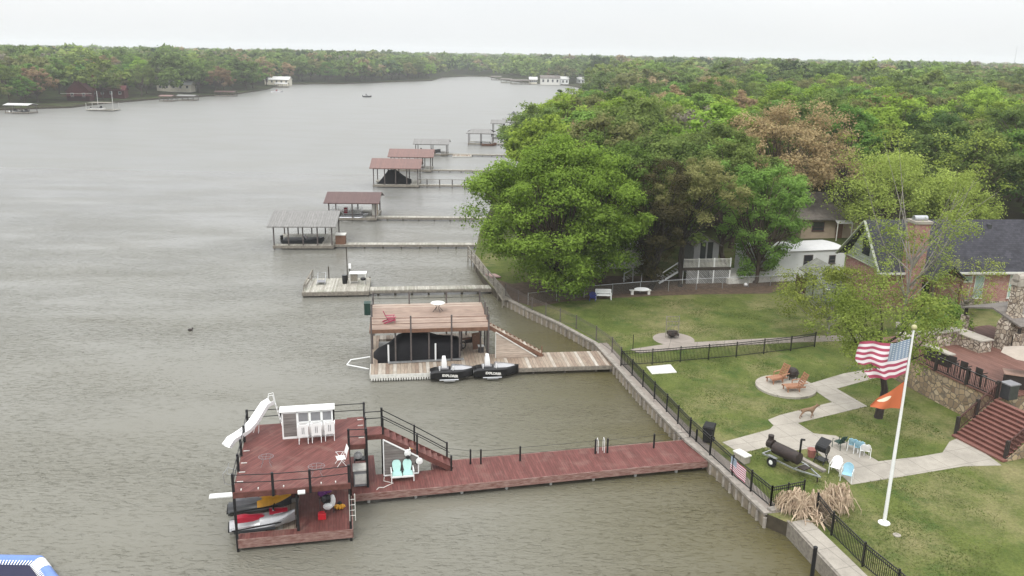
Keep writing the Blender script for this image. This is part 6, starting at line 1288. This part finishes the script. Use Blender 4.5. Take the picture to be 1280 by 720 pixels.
q = P(973, 476, 1.0); lg = lounger('wooden lounger facing left on the round pad, the farther one', (q.x, q.y, .97), R(-63)); q = P(993, 487, 1.0); dup(lg, (q.x + .1, q.y, .97), R(-78), 'wooden lounger on the round pad, the nearer one')
q = P(990, 473, 1.0); c = thing('fire_pit', 'dark domed fire pit between the two wooden loungers', 'fire pit', (q.x, q.y, .97))
MB().lathe([(.2, .25), (.45, .42), (.5, .5)], 14).build('bowl', 'rust', c); MB().ell((0, 0, .5), (.46, .46, .4), 12, 6).build('mesh_dome', 'rust', c)
for k in range(4): a = .78 + k * 1.57; MB().bar((.35 * math.cos(a), .35 * math.sin(a), 0), (.42 * math.cos(a), .42 * math.sin(a), .42), .05).build('leg', 'rust', c)
# fire ring with basket chair on the other pad
q = P(840, 421, .85); c = thing('hanging_chair_frame', 'open rusty lattice frame with a dark seat on the round pad of the far lawn', 'garden frame', (q.x, q.y, .81), .1)
mb = MB()
for x in (-.55, .55): mb.tube([(x, 0, 0), (x, .1, 1.9)], .035, 5)
for z in (.6, 1.0, 1.4, 1.85): mb.tube([(-.55, .05, z), (.55, .05, z)], .025, 5)
for i in range(4): mb.tube([(-.55 + i * .28, .05, .6), (-.27 + i * .28, .08, 1.2), (-.55 + i * .28, .1, 1.85)], .018, 4)
mb.build('lattice', 'greytimber', c); MB().lathe([(.2, .1), (.5, .35), (.45, .55)], 10).build('fire_bowl', 'rust', c); MB().box(-.45, .45, -.5, -.1, .3, .42).build('seat', 'rust', c)
c = thing('small_post', 'thin dark stake on the far lawn near the crossing fence', 'stake', foot(791, 437)); MB().tube([(0, 0, 0), (0, 0, 1.3)], .03, 5).build('stake', 'steelblack', c)
c = thing('adirondack_chair', 'deep blue garden chair left of the white bench under the big tree', 'chair', foot(741, 375), R(170)); adirondack(c, 'blue')
c = thing('garden_bench', 'pale mint white bench between the blue chair and the white picnic table', 'bench', foot(754, 374), 0)
for x in (-.75, .75): MB().bar((x, -.25, 0), (x, -.25, .62), .07).bar((x, .28, 0), (x, .3, .95), .07).bar((x, -.3, .62), (x, .3, .62), .09, .04).build('leg', 'white', c)
MB().box(-.75, .75, -.25, .25, .40, .46).build('seat', 'white', c); mb = MB()
for i in range(4): mb.box(-.75, .75, .27, .30, .52 + i * .12, .61 + i * .12)
mb.build('backrest', 'white', c)
c = thing('picnic_bench', 'off white plank bench carrying an oval board, right of the mint white bench', 'bench', foot(800, 368), R(5)); MB().box(-1.1, 1.1, -.2, .2, .42, .48).build('seat', 'offwhite', c)
for x in (-.9, .8): MB().box(x - .04, x + .2, -.18, .18, 0, .42).build('leg', 'offwhite', c)
o = MB().lathe([(.7, 0), (.72, .05), (.68, .1)], 18).build('oval_board', 'white'); o.scale = (1.1, .42, 1); p = foot(800, 368); o.location = (p.x + .15, p.y, p.z + .5); o.rotation_euler = (.35, 0, 0); tag(o, 'white oval board on the off white plank bench', 'board')
c = thing('plastic_table', 'small white table under the cedar behind the wire fence', 'table', foot(823, 352), 0); MB().box(-.5, .5, -.4, .4, .68, .72).build('table_top', 'offwhite', c)
for x in (-.42, .42):
    for y in (-.32, .32): MB().bar((x, y, 0), (x * .95, y * .95, .68), .05).build('leg', 'offwhite', c)
c = thing('white_ball', 'round white ball lying under the mid green upright tree', 'ball', foot(932, 358)); MB().ell((0, 0, .2), (.22, .22, .2), 10, 6).build('ball', 'plastic_white', c, smooth=True)
# wheelie bin by the near fence
c = thing('wheeled_bin', 'black wheeled rubbish bin standing against the near seawall fence', 'bin', foot(885, 552), R(-25))
MB().loft([[(-.26, -.3, .08), (.26, -.3, .08), (.26, .3, .08), (-.26, .3, .08)], [(-.33, -.38, 1.05), (.33, -.38, 1.05), (.33, .38, 1.05), (-.33, .38, 1.05)]]).build('body', 'rubber', c); MB().loft([[(-.36, -.42, 1.05), (.36, -.42, 1.05), (.36, .42, 1.05), (-.36, .42, 1.05)], [(-.32, -.36, 1.15), (.32, -.36, 1.15), (.32, .38, 1.18), (-.32, .38, 1.18)]]).build('lid', 'rubber', c)
for x in (-.3, .3): MB().tube([(x - .03, .32, .12), (x + .03, .32, .12)], .12, 10).build('wheel', 'rubber', c)
c = thing('concrete_bench', 'small white concrete block against the inside of the near fence', 'block', foot(927, 576), R(-60)); MB().box(-.45, .45, -.25, .25, 0, .45).build('block', 'concrete', c, bevel=.02); MB().box(-.5, .5, -.28, .28, .45, .52).build('top', 'offwhite', c)
# smoker trailer
p = foot(985, 585); c = thing('smoker_trailer', 'big rusty black barrel smoker on a small two wheeled trailer', 'smoker', p, R(-56)); c.scale = (.88, .88, .88)
MB().tube([(-1.25, 0, 1.0), (-1.2, 0, 1.0), (.75, 0, 1.0), (.8, 0, 1.0)], [.30, .42, .42, .30], 16).build('barrel', 'rust', c, smooth=True); MB().tube([(-1.75, -.0, 1.15), (-1.35, 0, 1.15)], .33, 12).build('firebox', 'rust', c); MB().tube([(-1.6, 0, 1.4), (-1.6, 0, 1.75)], .2, 10).build('vent', 'rust', c)
MB().tube([(.7, .1, 1.3), (.7, .1, 2.35)], .07, 8).tube([(.7, .1, 2.35), (.95, .1, 2.42)], .07, 8).build('chimney', 'steelblack', c)
MB().bar((-1.7, -.6, .5), (.9, -.6, .5), .08).bar((-1.7, .6, .5), (.9, .6, .5), .08).bar((-1.7, -.6, .5), (-1.7, .6, .5), .08).bar((.9, -.6, .5), (2.5, 0, .45), .08).bar((.9, .6, .5), (2.5, 0, .45), .08).bar((.9, -.6, .5), (.9, .6, .5), .08).build('trailer_frame', 'galv', c)
MB().box(.95, 1.5, -.35, .35, .55, .6).build('shelf', 'rust', c); MB().tube([(2.3, 0, .45), (2.3, 0, 0)], .04, 6).build('jack_stand', 'rust', c)
for y in (-.78, .78): w_ = MB().tube([(-.75, y - .1, .33), (-.75, y + .1, .33)], .33, 16).build('wheel', 'rubber', c); MB().tube([(-.75, y - .115, .33), (-.75, y + .115, .33)], .16, 10).build('rim', 'white', w_)
mb = MB()
for y in (-.78, .78): mb.bar((-1.1, y, .72), (-.4, y, .72), .24, .04)
mb.build('fender', 'galv', c)
c = thing('timber_beam', 'pale timber lying on the grass edge behind the barrel smoker', 'timber', foot(1003, 575), R(-62)); MB().box(-1.7, 1.7, -.14, .14, 0, .14).build('beam', 'cap', c)
# small offset grill
c = thing('charcoal_grill', 'black offset grill on crossed legs at the edge of the concrete patio', 'grill', foot(1026, 578), R(-50))
MB().tube([(-.35, 0, .95), (.35, 0, .95)], .27, 12).build('barrel', 'steelblack', c); MB().add([(-.35, -.1, 1.2), (.35, -.1, 1.2), (.35, .35, 1.45), (-.35, .35, 1.45), (-.35, -.1, 1.17), (.35, -.1, 1.17), (.35, .35, 1.42), (-.35, .35, 1.42)], [(0, 1, 2, 3), (7, 6, 5, 4), (0, 4, 5, 1), (1, 5, 6, 2), (2, 6, 7, 3), (3, 7, 4, 0)]).build('lid', 'steelblack', c)
for x in (-.3, .3): MB().bar((x, -.3, 0), (x, .2, .8), .04).bar((x, .3, 0), (x, -.2, .8), .04).build('leg', 'steelblack', c)
MB().box(-.32, .32, -.28, .28, .22, .25).build('shelf', 'steelblack', c)
c = thing('metal_pail', 'dull red metal pail left of the black offset grill', 'pail', foot(1014, 571)); MB().lathe([(.2, 0), (.27, .5), (.29, .52)], 14).build('body', M.setdefault('dullred', mat('faded_red_tin', (.30, .12, .10), .6, .2, 5)), c); MB().tube([(-.27, 0, .5), (-.2, 0, .68), (.2, 0, .68), (.27, 0, .5)], .012, 4).build('handle', 'galv', c)
def shell_chair(name, label, loc, rz, m, frame='white'):
    c = thing(name, label, 'chair', loc, rz)
    secs = []
    for i in range(7):
        z = .42 + i * .085; k = math.sin(min(1, .55 + i / 6 * .45) * math.pi / 2) * (1 if i < 5 else (.85 if i == 5 else .5)); ww = .29 * k; y = .2 + i * .035
        secs.append([(-ww, y - .06, z), (0, y + .04, z), (ww, y - .06, z), (ww, y - .10, z), (0, y, z), (-ww, y - .10, z)])
    MB().loft(secs).build('backrest', m, c, smooth=True); MB().box(-.27, .27, -.28, .22, .40, .44).build('seat', m, c, bevel=.02)
    for x in (-.3, .3): MB().tube([(x, -.3, 0), (x, -.3, .6), (x, .25, .66), (x, .32, 0)], .022, 6).build('side_frame', frame, c)
    return c
shell_chair('lawn_chair', 'dark green metal chair on the patio, first in the row of four', foot(1049, 560), R(-150), 'green', 'green'); shell_chair('lawn_chair', 'pale blue shell chair with its back outward, second in the row of four', foot(1066, 563), R(150), 'paleblue')
shell_chair('lawn_chair', 'pale blue shell chair third in the row of four, overlapping the second', foot(1073, 566), R(160), 'paleblue'); shell_chair('lawn_chair', 'white shell chair last in the row of four on the patio', foot(1080, 570), R(165), 'plastic_white')
shell_chair('lawn_chair', 'white shell chair at the patio edge right of the black grill', foot(1044, 591), R(-35), 'plastic_white'); shell_chair('lawn_chair', 'teal blue shell chair on the patio corner nearest the dry grass clump', foot(1058, 600), R(-30), 'paleblue')
# dog
def dog():
    p = foot(1009, 522, .84)
    t = thing('dog', 'tan brindle dog walking to the right along the concrete path', 'dog', (p.x, p.y, .86), R(12))
    me = bpy.data.meshes.new('body')
    V = [(-.34, 0, .56), (-.12, 0, .57), (.12, 0, .56), (.34, 0, .60), (.50, 0, .74), (.64, 0, .82), (.76, 0, .79), (.86, 0, .77),
         (-.40, .09, .46), (-.30, .10, .34), (-.42, .10, .22), (-.38, .10, .02), (-.40, -.09, .46), (-.46, -.10, .34), (-.60, -.10, .22), (-.62, -.10, .02),
         (.30, .09, .42), (.36, .10, .24), (.48, .10, .12), (.46, .10, .02), (.30, -.09, .42), (.26, -.10, .24), (.22, -.10, .12), (.20, -.10, .02),
         (-.50, 0, .60), (-.66, 0, .54), (-.78, 0, .62), (-.30, .10, .02), (-.54, -.10, .02), (.54, .10, .02), (.28, -.10, .02), (.60, .06, .93), (.60, -.06, .93)]
    E_ = [(0, 1), (1, 2), (2, 3), (3, 4), (4, 5), (5, 6), (6, 7), (0, 8), (8, 9), (9, 10), (10, 11), (0, 12), (12, 13), (13, 14), (14, 15), (3, 16), (16, 17), (17, 18), (18, 19), (3, 20), (20, 21), (21, 22), (22, 23), (0, 24), (24, 25), (25, 26), (11, 27), (15, 28), (19, 29), (23, 30), (5, 31), (5, 32)]
    RD = [.13, .125, .14, .15, .085, .085, .05, .035, .085, .05, .03, .03, .085, .05, .03, .03, .06, .038, .03, .03, .06, .038, .03, .03, .035, .02, .012, .025, .025, .025, .025, .022, .022]
    me.from_pydata(V, E_, []); o = bpy.data.objects.new('body', me); COL.objects.link(o); o.parent = t; sk = o.modifiers.new('skin', 'SKIN'); o.modifiers.new('sub', 'SUBSURF').levels = 2; o.modifiers['sub'].render_levels = 2
    for i, r in enumerate(RD): me.skin_vertices[0].data[i].radius = (r, r)
    me.skin_vertices[0].data[0].use_root = True; me.materials.append(M['fur'])
dog()
# flagpole and flags
FP0 = foot(1105, 654); c = thing('flagpole', 'tall white flagpole with a gold ball on the lawn', 'flagpole', FP0); MB().tube([(0, 0, 0), (0, 0, 3), (0, 0, 10.6)], [.095, .09, .045], 10).build('pole', 'white', c, smooth=True); MB().lathe([(.3, 0), (.3, .05), (.12, .1)], 16).build('base_flange', 'white', c); MB().ell((0, 0, 10.72), (.14, .14, .14), 10, 7).build('ball_finial', M.setdefault('oldgold', mat('tarnished_gold', (.40, .38, .20), .5, .1, 5)), c, smooth=True)
def flag_mat():
    m, t, b = _new('faded_stars_and_stripes'); b.inputs['Roughness'].default_value = .8
    u = t.nodes.new('ShaderNodeUVMap'); sp = t.nodes.new('ShaderNodeSeparateXYZ'); t.links.new(u.outputs[0], sp.inputs[0]); x, y = sp.outputs[0], sp.outputs[1]
    s_ = math_(t, 'MODULO', math_(t, 'FLOOR', math_(t, 'MULTIPLY', y, 13)), 2); col = mixc(t, s_, (.36, .06, .11), (.72, .66, .68))
    cant = math_(t, 'MULTIPLY', math_(t, 'LESS_THAN', x, .40), math_(t, 'GREATER_THAN', y, 6 / 13))
    fx = math_(t, 'SUBTRACT', math_(t, 'FRACT', math_(t, 'MULTIPLY', x, 15)), .5); fy = math_(t, 'SUBTRACT', math_(t, 'FRACT', math_(t, 'MULTIPLY', y, 16.7)), .5)
    r = math_(t, 'LESS_THAN', math_(t, 'ADD', math_(t, 'MULTIPLY', fx, fx), math_(t, 'MULTIPLY', fy, fy)), .07); blue = mixc(t, r, (.22, .28, .37), (.52, .56, .60))
    t.links.new(mixc(t, cant, col, blue), b.inputs['Base Color']); return m
M['flag'] = flag_mat()
def cloth(name, fn, nu, nv, m, uvf=None, holes=None):
    me = bpy.data.meshes.new(name); vs = [fn(i / nu, j / nv) for j in range(nv + 1) for i in range(nu + 1)]; fs = []; uvs = []
    for j in range(nv):
        for i in range(nu):
            if holes and holes((i + .5) / nu, (j + .5) / nv): continue
            f = (j * (nu + 1) + i, j * (nu + 1) + i + 1, (j + 1) * (nu + 1) + i + 1, (j + 1) * (nu + 1) + i); fs.append(f); uvs += [(k % (nu + 1) / nu, k // (nu + 1) / nv) for k in f]
    me.from_pydata(vs, [], fs); l = me.uv_layers.new(name='UVMap')
    for k, uv in enumerate(uvs): l.data[k].uv = uv
    me.materials.append(M[m]); me.polygons.foreach_set('use_smooth', [True] * len(fs)); me.update(); o = bpy.data.objects.new(name, me); COL.objects.link(o); return o
def usf(u, v):
    low = max(0, .45 - v) / .45
    Lx = 2.6 - low * .7
    return (-u * Lx * (1 - .06 * low), .18 * math.sin(u * 8 + v * 2) * u + .1 * math.sin(u * 17 + v * 5) * u - .2 * u, v * 1.8 - u * .30 - .12 * math.sin(u * 5) + .04 * math.sin(u * 20) * u + low * u * (-.12))
o = cloth('flag', usf, 44, 26, 'flag', holes=lambda u, v: .20 < v < .36 and u > .60 + abs(v - .28) * 2.5); o.location = (FP0.x - .08, FP0.y, FP0.z + 8.35); tag(o, 'torn red and white striped flag with faded blue canton at the pole top', 'flag')
M['orangeflag'] = None
def oflag():
    m, t, b = _new('orange_flag_with_white_patch'); b.inputs['Roughness'].default_value = .8
    u = t.nodes.new('ShaderNodeUVMap'); n = t.nodes.new('ShaderNodeTexNoise'); n.inputs['Scale'].default_value = 5; t.links.new(u.outputs[0], n.inputs[0]); sp = t.nodes.new('ShaderNodeSeparateXYZ'); t.links.new(u.outputs[0], sp.inputs[0])
    dx = math_(t, 'SUBTRACT', sp.outputs[0], .60); dy = math_(t, 'SUBTRACT', sp.outputs[1], .66); d = math_(t, 'ADD', math_(t, 'MULTIPLY', math_(t, 'MULTIPLY', dx, dx), 1.0), math_(t, 'MULTIPLY', math_(t, 'MULTIPLY', dy, dy), 3))
    f = math_(t, 'LESS_THAN', math_(t, 'ADD', d, math_(t, 'MULTIPLY', n.outputs[0], .10)), .095); t.links.new(mixc(t, f, (.50, .13, .05), (.75, .66, .50)), b.inputs['Base Color']); return m
M['orangeflag'] = oflag()
o = cloth('flag', lambda u, v: (-u * 1.45, .12 * math.sin(u * 7 + v * 3) * u, v * 1.45 * (1 - .83 * u) - .0 * u + .1 + .05 * math.sin(u * 9) * u), 24, 16, 'orangeflag'); o.location = (FP0.x - .08, FP0.y, FP0.z + 6.35); tag(o, 'burnt orange flag with a white patch drooping lower on the flagpole', 'flag')
# small flag tied to the fence
a = P(915, 592, .85); b = P(944, 617, .85); v = (b - a); ang = math.atan2(v.y, v.x)
o = cloth('flag', lambda u, v_: (u * 1.55, -.05 + .03 * math.sin(u * 9), v_ * .85 - .1 * u), 20, 12, 'flag'); o.location = (a.x - .10, a.y - .02, 1.15); o.rotation_euler = (0, 0, ang); tag(o, 'small striped flag tied to the outside of the near picket fence', 'flag')
# dry grass clump
def straw_clump(label, loc, n, W, H, seed):
    g = random.Random(seed); c = thing('dry_grass_clump', label, 'plant', loc, 0); mb = MB()
    tufts = [(g.uniform(-.38, .38) * W, g.uniform(-.25, .25) * W, g.uniform(.55, 1.0)) for _ in range(9)]
    for i in range(n):
        tx, ty, th = g.choice(tufts); a = g.uniform(0, 6.28); x, y = tx + g.gauss(0, .1), ty + g.gauss(0, .1); h = H * th * g.uniform(.35, 1.05); rr = g.uniform(.1, .34) * W
        ex, ey = x + rr * math.cos(a), y + rr * math.sin(a); k = g.uniform(.3, .8); sag = g.uniform(0, .55); b = g.uniform(-.25, .25)
        pts = [(x, y, 0), (x + (ex - x) * .2, y + (ey - y) * .2, h * .8), (x + (ex - x) * k, y + (ey - y) * k, h), (x + (ex - x) * .9 + b, y + (ey - y) * .9 - b, h * (.35 + sag * .5)), (ex + b, ey - b * .5, h * sag * .5)]
        r = g.uniform(.5, 1.25); mb.tube(pts, [.02 * r, .03 * r, .038 * r, .03 * r, .008], 3, cap=False)
    mb.build('stems', 'straw', c); return c
straw_clump('collapsed clump of dry straw stems over the fence corner, the left one', foot(1003, 641), 300, 2.2, 1.35, 3); straw_clump('tall clump of dry straw stems beyond the corner fence, the right one', foot(1036, 635), 260, 2.0, 1.5, 4); straw_clump('low heap of dry straw stems spilling onto the concrete walk', foot(1020, 648), 110, 2.2, .6, 5)
c = thing('mooring_post', 'lone dark round post standing in the water at the bottom edge', 'post', P(1012, 742, 0)); MB().tube([(0, 0, -1), (0, 0, 2.45)], .095, 9).build('pole', 'black', c); MB().ell((0, 0, 2.45), (.11, .11, .06), 9, 5).build('cap', 'black', c)
c = thing('drain_cover', 'small pale round cover in the lawn right of the flagpole', 'cover', foot(1121, 669) + Vector((0, 0, .0))); MB().lathe([(.2, 0), (.2, .03), (.05, .04)], 14).build('cover', 'concrete', c)
# raft
c = thing('inflatable_raft', 'blue and white octagonal inflatable trampoline cut off by the bottom left corner', 'inflatable', (-23.6, 31.9, .25)); n = 8; rad = 3.3
for k in range(n):
    a, b = R(22.5 + 45 * k), R(22.5 + 45 * (k + 1)); pa_ = Vector((rad * math.cos(a), rad * math.sin(a), 0)); pb_ = Vector((rad * math.cos(b), rad * math.sin(b), 0))
    MB().tube([pa_, pb_], .30, 12).ell(tuple(pb_), (.305, .305, .305), 12, 8).build('tube_section', 'raftblue', c, smooth=True)
    if k == 0: MB().tube([pb_.lerp(pa_, .08), pb_.lerp(pa_, .42)], .315, 12).build('white_sleeve', 'plastic_white', c, smooth=True)
q = [(rad * .86 * math.cos(R(22.5 + 45 * k)), rad * .86 * math.sin(R(22.5 + 45 * k))) for k in range(n)]; MB().prism(q, .05, .09).build('mat', 'raftdark', c)
mb = MB()
for k in range(n):
    a = Vector((*q[k], .1)); b = Vector((*q[(k + 1) % n], .1))
    for j in range(16): p = a.lerp(b, (j + .5) / 16); o_ = p.normalized() * .22; mb.bar(p, (p.x + o_.x, p.y + o_.y, .2), .05, .015)
mb.build('lacing', 'plastic_white', c)

# ================================================================== FAR BANK
def fh(name, label, px, py, rz, Lx, Dy, wh, rh, wm, rm, nwin=3, axis='x', cat='house', dy=0):
    q = P(px, py, 2.0); z = g1(q.x, q.y); q = P(px, py, z); z = g1(q.x, q.y + dy); wins = []
    for i in range(nwin): x = Lx * (i + .5) / nwin; wins.append((x - .6, x + .6, 0, wh * .42, wh * .8, 'glass', 'offwhite'))
    return gable_house(name, label, (q.x, q.y + dy, z), rz, Lx, Dy, wh, rh, wm, rm, wins=wins, axis=axis, cat=cat)
h, rf = fh('lake_house', 'dark red steep gabled house on the left bank, the tallest one', 84, 127, R(15), 9, 10, 4.2, 4.8, 'darkred', 'darkred', 2, 'y')
MB().box(-1.5, 10.5, -3.2, -.1, 2.1, 2.3).build('balcony', 'darkred', h); MB().bar((-1.5, -3.2, 3.2), (10.5, -3.2, 3.2), .1).build('balcony_rail', 'offwhite', h); MB().box(10, 11, 3, 4, 4, 11.5).build('chimney', 'redwood', h)
fh('lake_house', 'long low dark red house right of the tall dark red gabled house', 112, 123, R(12), 15, 8, 3.2, 1.8, 'darkred', 'darkred', 4)
fh('lake_house', 'cream house under a white roof behind bare trees on the left bank', 196, 110, R(5), 17, 9, 3.4, 1.6, 'cream', 'whiteroof', 5); fh('lake_house', 'small white house at the water at the far left shore bend', 331, 106, 0, 16, 9, 3.6, 1.8, 'cream', 'whiteroof', 5)
for px, py, lb, L_, W_, hh, rm, boat in [(6, 140, 'white topped boathouse at the left edge with two boats inside', 8.5, 6, 3.0, 'whiteroof', 1), (199, 125.5, 'red canopied boathouse on the left bank below the cream house', 5.5, 6, 2.4, 'redroof', 0), (221, 124.5, 'open grey boathouse right of the red canopied one on the left bank', 8, 6, 2.2, 'greyroof', 0), (268, 119, 'low dark dock under the dark evergreen on the left bank', 10, 6, 2.2, 'brownroof', 0), (343, 108.5, 'small boathouse with a white roof at the far left shore bend', 8, 6, 2.6, 'whiteroof', 0)]:
    q = P(px, py, .5); F_ = Fr((q.x, q.y), 0); boathouse(F_, L_, W_, hh, hh + .5, rm, lb, nposts=4, over=.3)
    if boat: small_boat('white runabout in the left bay of the white topped boathouse', F_(2.2, 2.5, .3), R(90), 4.5, 1.9); small_boat('dark runabout in the right bay of the white topped boathouse', F_(6.2, 2.5, .3), R(90), 4.5, 1.9, 'darkgrey')
q = P(106, 137, .5); c = thing('open_dock', 'flat dock on four tall poles in front of the dark red houses', 'dock', (q.x, q.y, 0), R(3)); MB().box(0, 11, 0, 6, .3, .5).build('decking', 'greywood', c); MB().box(1, 9.5, .5, 5.5, 3.0, 3.12).build('shade_deck', 'greytimber', c)
for x, y in ((.5, .3), (5, .3), (10.5, .3), (5, 5.7), (.5, 5.7), (10.5, 5.7)): MB().tube([(x, y, -1), (x, y, 7.5 if x in (5, 10.5) and y < 1 else 3.0)], .09, 6).build('pole', 'bollard', c)
small_boat('white speedboat under the flat dock with tall poles', (q.x + 4.0, q.y + 2.4, .4), 0, 5.5, 2.2)
q = P(125, 136, .8); one(MB().ell((0, 0, .7), (.5, .4, .8), 8, 6), 'covered_jet_ski', 'tarp', 'black covered craft at the right end of the flat dock with tall poles', 'jet ski', loc=(q.x, q.y + 1, .4))
q = P(459, 121.5, 0); c = small_boat('small dark fishing boat alone on the open lake', (q.x, q.y, .1), R(8), 4.6, 1.6, 'darkgrey', 'midgrey'); q2 = q
pn_ = MB(); pn_.tube([(0, 0, 0), (0, 0, .35), (.05, 0, .75), (.05, 0, .9), (.05, 0, .97)], [.2, .2, .24, .09, .06], 8).ell((.06, 0, 1.08), (.11, .11, .14), 8, 6)
pn_.tube([(.05, -.22, .8), (.25, -.26, .5), (.5, -.1, .45)], [.07, .06, .04], 6).tube([(.05, .22, .8), (.25, .26, .5), (.5, .1, .45)], [.07, .06, .04], 6).tube([(0, -.1, .1), (.45, -.12, .1), (.5, -.12, -.35)], [.1, .08, .05], 6).tube([(0, .1, .1), (.45, .12, .1), (.5, .12, -.35)], [.1, .08, .05], 6)
one(pn_, 'person', 'darkgrey', 'person in dark clothes seated in the small fishing boat', 'person', loc=(q2.x - .6, q2.y, .75), smooth=True)
q = P(346, 115, 0); small_boat('pontoon boat with a flat awning off the far left shore bend', (q.x, q.y, .1), 0, 6.5, 2.4, tubes=True, name='pontoon_boat')
# far right bank
for i, (px, py, L_, lb, rm, wm, hh) in enumerate([(676, 105, 15, 'large white two storey house by the far water, left of the tall pine', 'shinglebrown', 'offwhite', 5.0), (692, 105, 12, 'white wing with a wide terrace right of the large white two storey house', 'whiteroof', 'white', 4.2), (722, 104.5, 11, 'white hip roofed house just left of the tall dark pine', 'whiteroof', 'white', 3.6), (736, 104.5, 10, 'white gabled house touching the tall dark pine', 'whiteroof', 'cream', 4.6), (757, 105.5, 13, 'long low white boathouse right of the tall dark pine', 'whiteroof', 'white', 2.6), (662, 104, 6, 'small cream cabin left of the large white two storey house', 'whiteroof', 'cream', 3.2)]):
    q = P(px, py, .9); gable_house('lake_house', lb, (q.x, q.y, .8), R(3), L_, 8, hh, 1.8, wm, rm, wins=[(L_ * (k + .5) / 4 - .8, L_ * (k + .5) / 4 + .8, 0, hh * .3, hh * .75, 'glass', 'white') for k in range(4)])
for i, (px, py, lb) in enumerate([(614, 99.5, 'tiny boathouse farthest up the right shore narrows'), (626, 103, 'grey boathouse pair by the far right shore, the left one'), (638, 104.5, 'grey boathouse by the far right shore, the one nearest the white houses'), (650, 104.5, 'open dock with a pale roof just left of the small cream cabin')]):
    q = P(px, py, .5); boathouse(Fr((q.x, q.y), 0), 9, 6, 3.0, 3.8, 'shinglebrown', lb, nposts=3, over=.3)
for i, (px, py) in enumerate([(1217, 82), (1228, 82)]):
    q = P(px, 84, 8); c = thing('radio_mast', ['thin radio mast on the horizon at the right, left one', 'thin radio mast on the horizon at the right, right one'][i], 'mast', (950 * (px - 640) / 1010, 950 * 1.0, 8)); MB().tube([(0, 0, 0), (0, 0, 33)], [.22, .12], 5).build('mast', 'galv', c)
    MB().bar((-.8, 0, 30), (.8, 0, 30), .12).build('antenna', 'galv', c)

# ================================================================== GRASS TUFTS, FALLEN LEAVES, WATER BIRD
def grass():
    g = np.random.default_rng(9)
    path = [tuple(P(x, y, .8)[:2]) for x, y in walk]; n = 150000
    x = g.uniform(8, 34, n); y = g.uniform(30, 80, n); ok = inside(x, y) & (x < .64 * y + 1) & (shore_dist(x, y) > .9)
    def inpoly(x, y, poly):
        a = np.array(poly); b = np.roll(a, -1, 0); X, Y = x[:, None], y[:, None]; return (((a[:, 1] > Y) != (b[:, 1] > Y)) & (X < (b[:, 0] - a[:, 0]) * (Y - a[:, 1]) / (b[:, 1] - a[:, 1] + 1e-12) + a[:, 0])).sum(1) % 2 == 1
    ok &= ~inpoly(x, y, path) & ((x - c0.x) ** 2 + (y - c0.y) ** 2 > 5) & ((x - c1.x) ** 2 + (y - c1.y) ** 2 > 3.4) & ~((x > 28) & (y > 44) & (y < 66)) & ~((x > 14) & (y < 39.2) & (x < 19.5 - (y - 24) * .18))
    dn = np.sin(x * .9 + 1.3 * np.sin(y * .6)) * np.sin(y * .8 + 1.7 * np.sin(x * .5)); ok &= g.random(n) < .5 + .45 * dn
    x, y, dn = x[ok], y[ok], dn[ok]; m = len(x); z = gz(x, y); a = g.uniform(0, 6.28, m); h = g.uniform(.015, .055, m) * (1 + .5 * dn); wd = g.uniform(.015, .04, m); le = g.normal(size=(m, 2)) * .07
    ca, sa = np.cos(a) * wd, np.sin(a) * wd
    v = np.stack([np.stack([x - ca, y - sa, z - .01], 1), np.stack([x + ca, y + sa, z - .01], 1), np.stack([x + ca * .3 + le[:, 0], y + sa * .3 + le[:, 1], z + h], 1), np.stack([x - ca * .3 + le[:, 0], y - sa * .3 + le[:, 1], z + h], 1)], 1).reshape(-1, 3)
    M['leaf_grass'] = leaf_mat('grass_blades', (.105, .145, .038), (.24, .25, .10), .4)
    me = leaf_mesh('grass', v, np.clip(g.random(m) * .9 - .25 * dn, 0, 1), 'leaf_grass'); o = bpy.data.objects.new('grass', me); COL.objects.link(o); o['kind'] = 'stuff'; tag(o, 'short uneven grass growing over the near lawns', 'grass')
grass()
c = thing('duck', 'tiny dark duck floating alone on the open water left of the grey docks', 'duck', P(238, 413, .02)); MB().ell((0, 0, .06), (.24, .12, .11), 10, 6).ell((.2, 0, .22), (.08, .06, .07), 8, 5).build('body', 'rust', c, smooth=True)

hz = MB().box(-5400, 5400, -120, 8000, -3.2, 62).build('haze', 'white'); hz['kind'] = 'stuff'
m = bpy.data.materials.new('thin_spring_haze'); m.use_nodes = True; t = m.node_tree; t.nodes.clear(); v = t.nodes.new('ShaderNodeVolumePrincipled'); v.inputs['Color'].default_value = (.95, .97, 1.0, 1)
v.inputs['Density'].default_value = .00022; v.inputs['Anisotropy'].default_value = .1; o = t.nodes.new('ShaderNodeOutputMaterial'); t.links.new(v.outputs[0], o.inputs[1]); hz.data.materials[0] = m
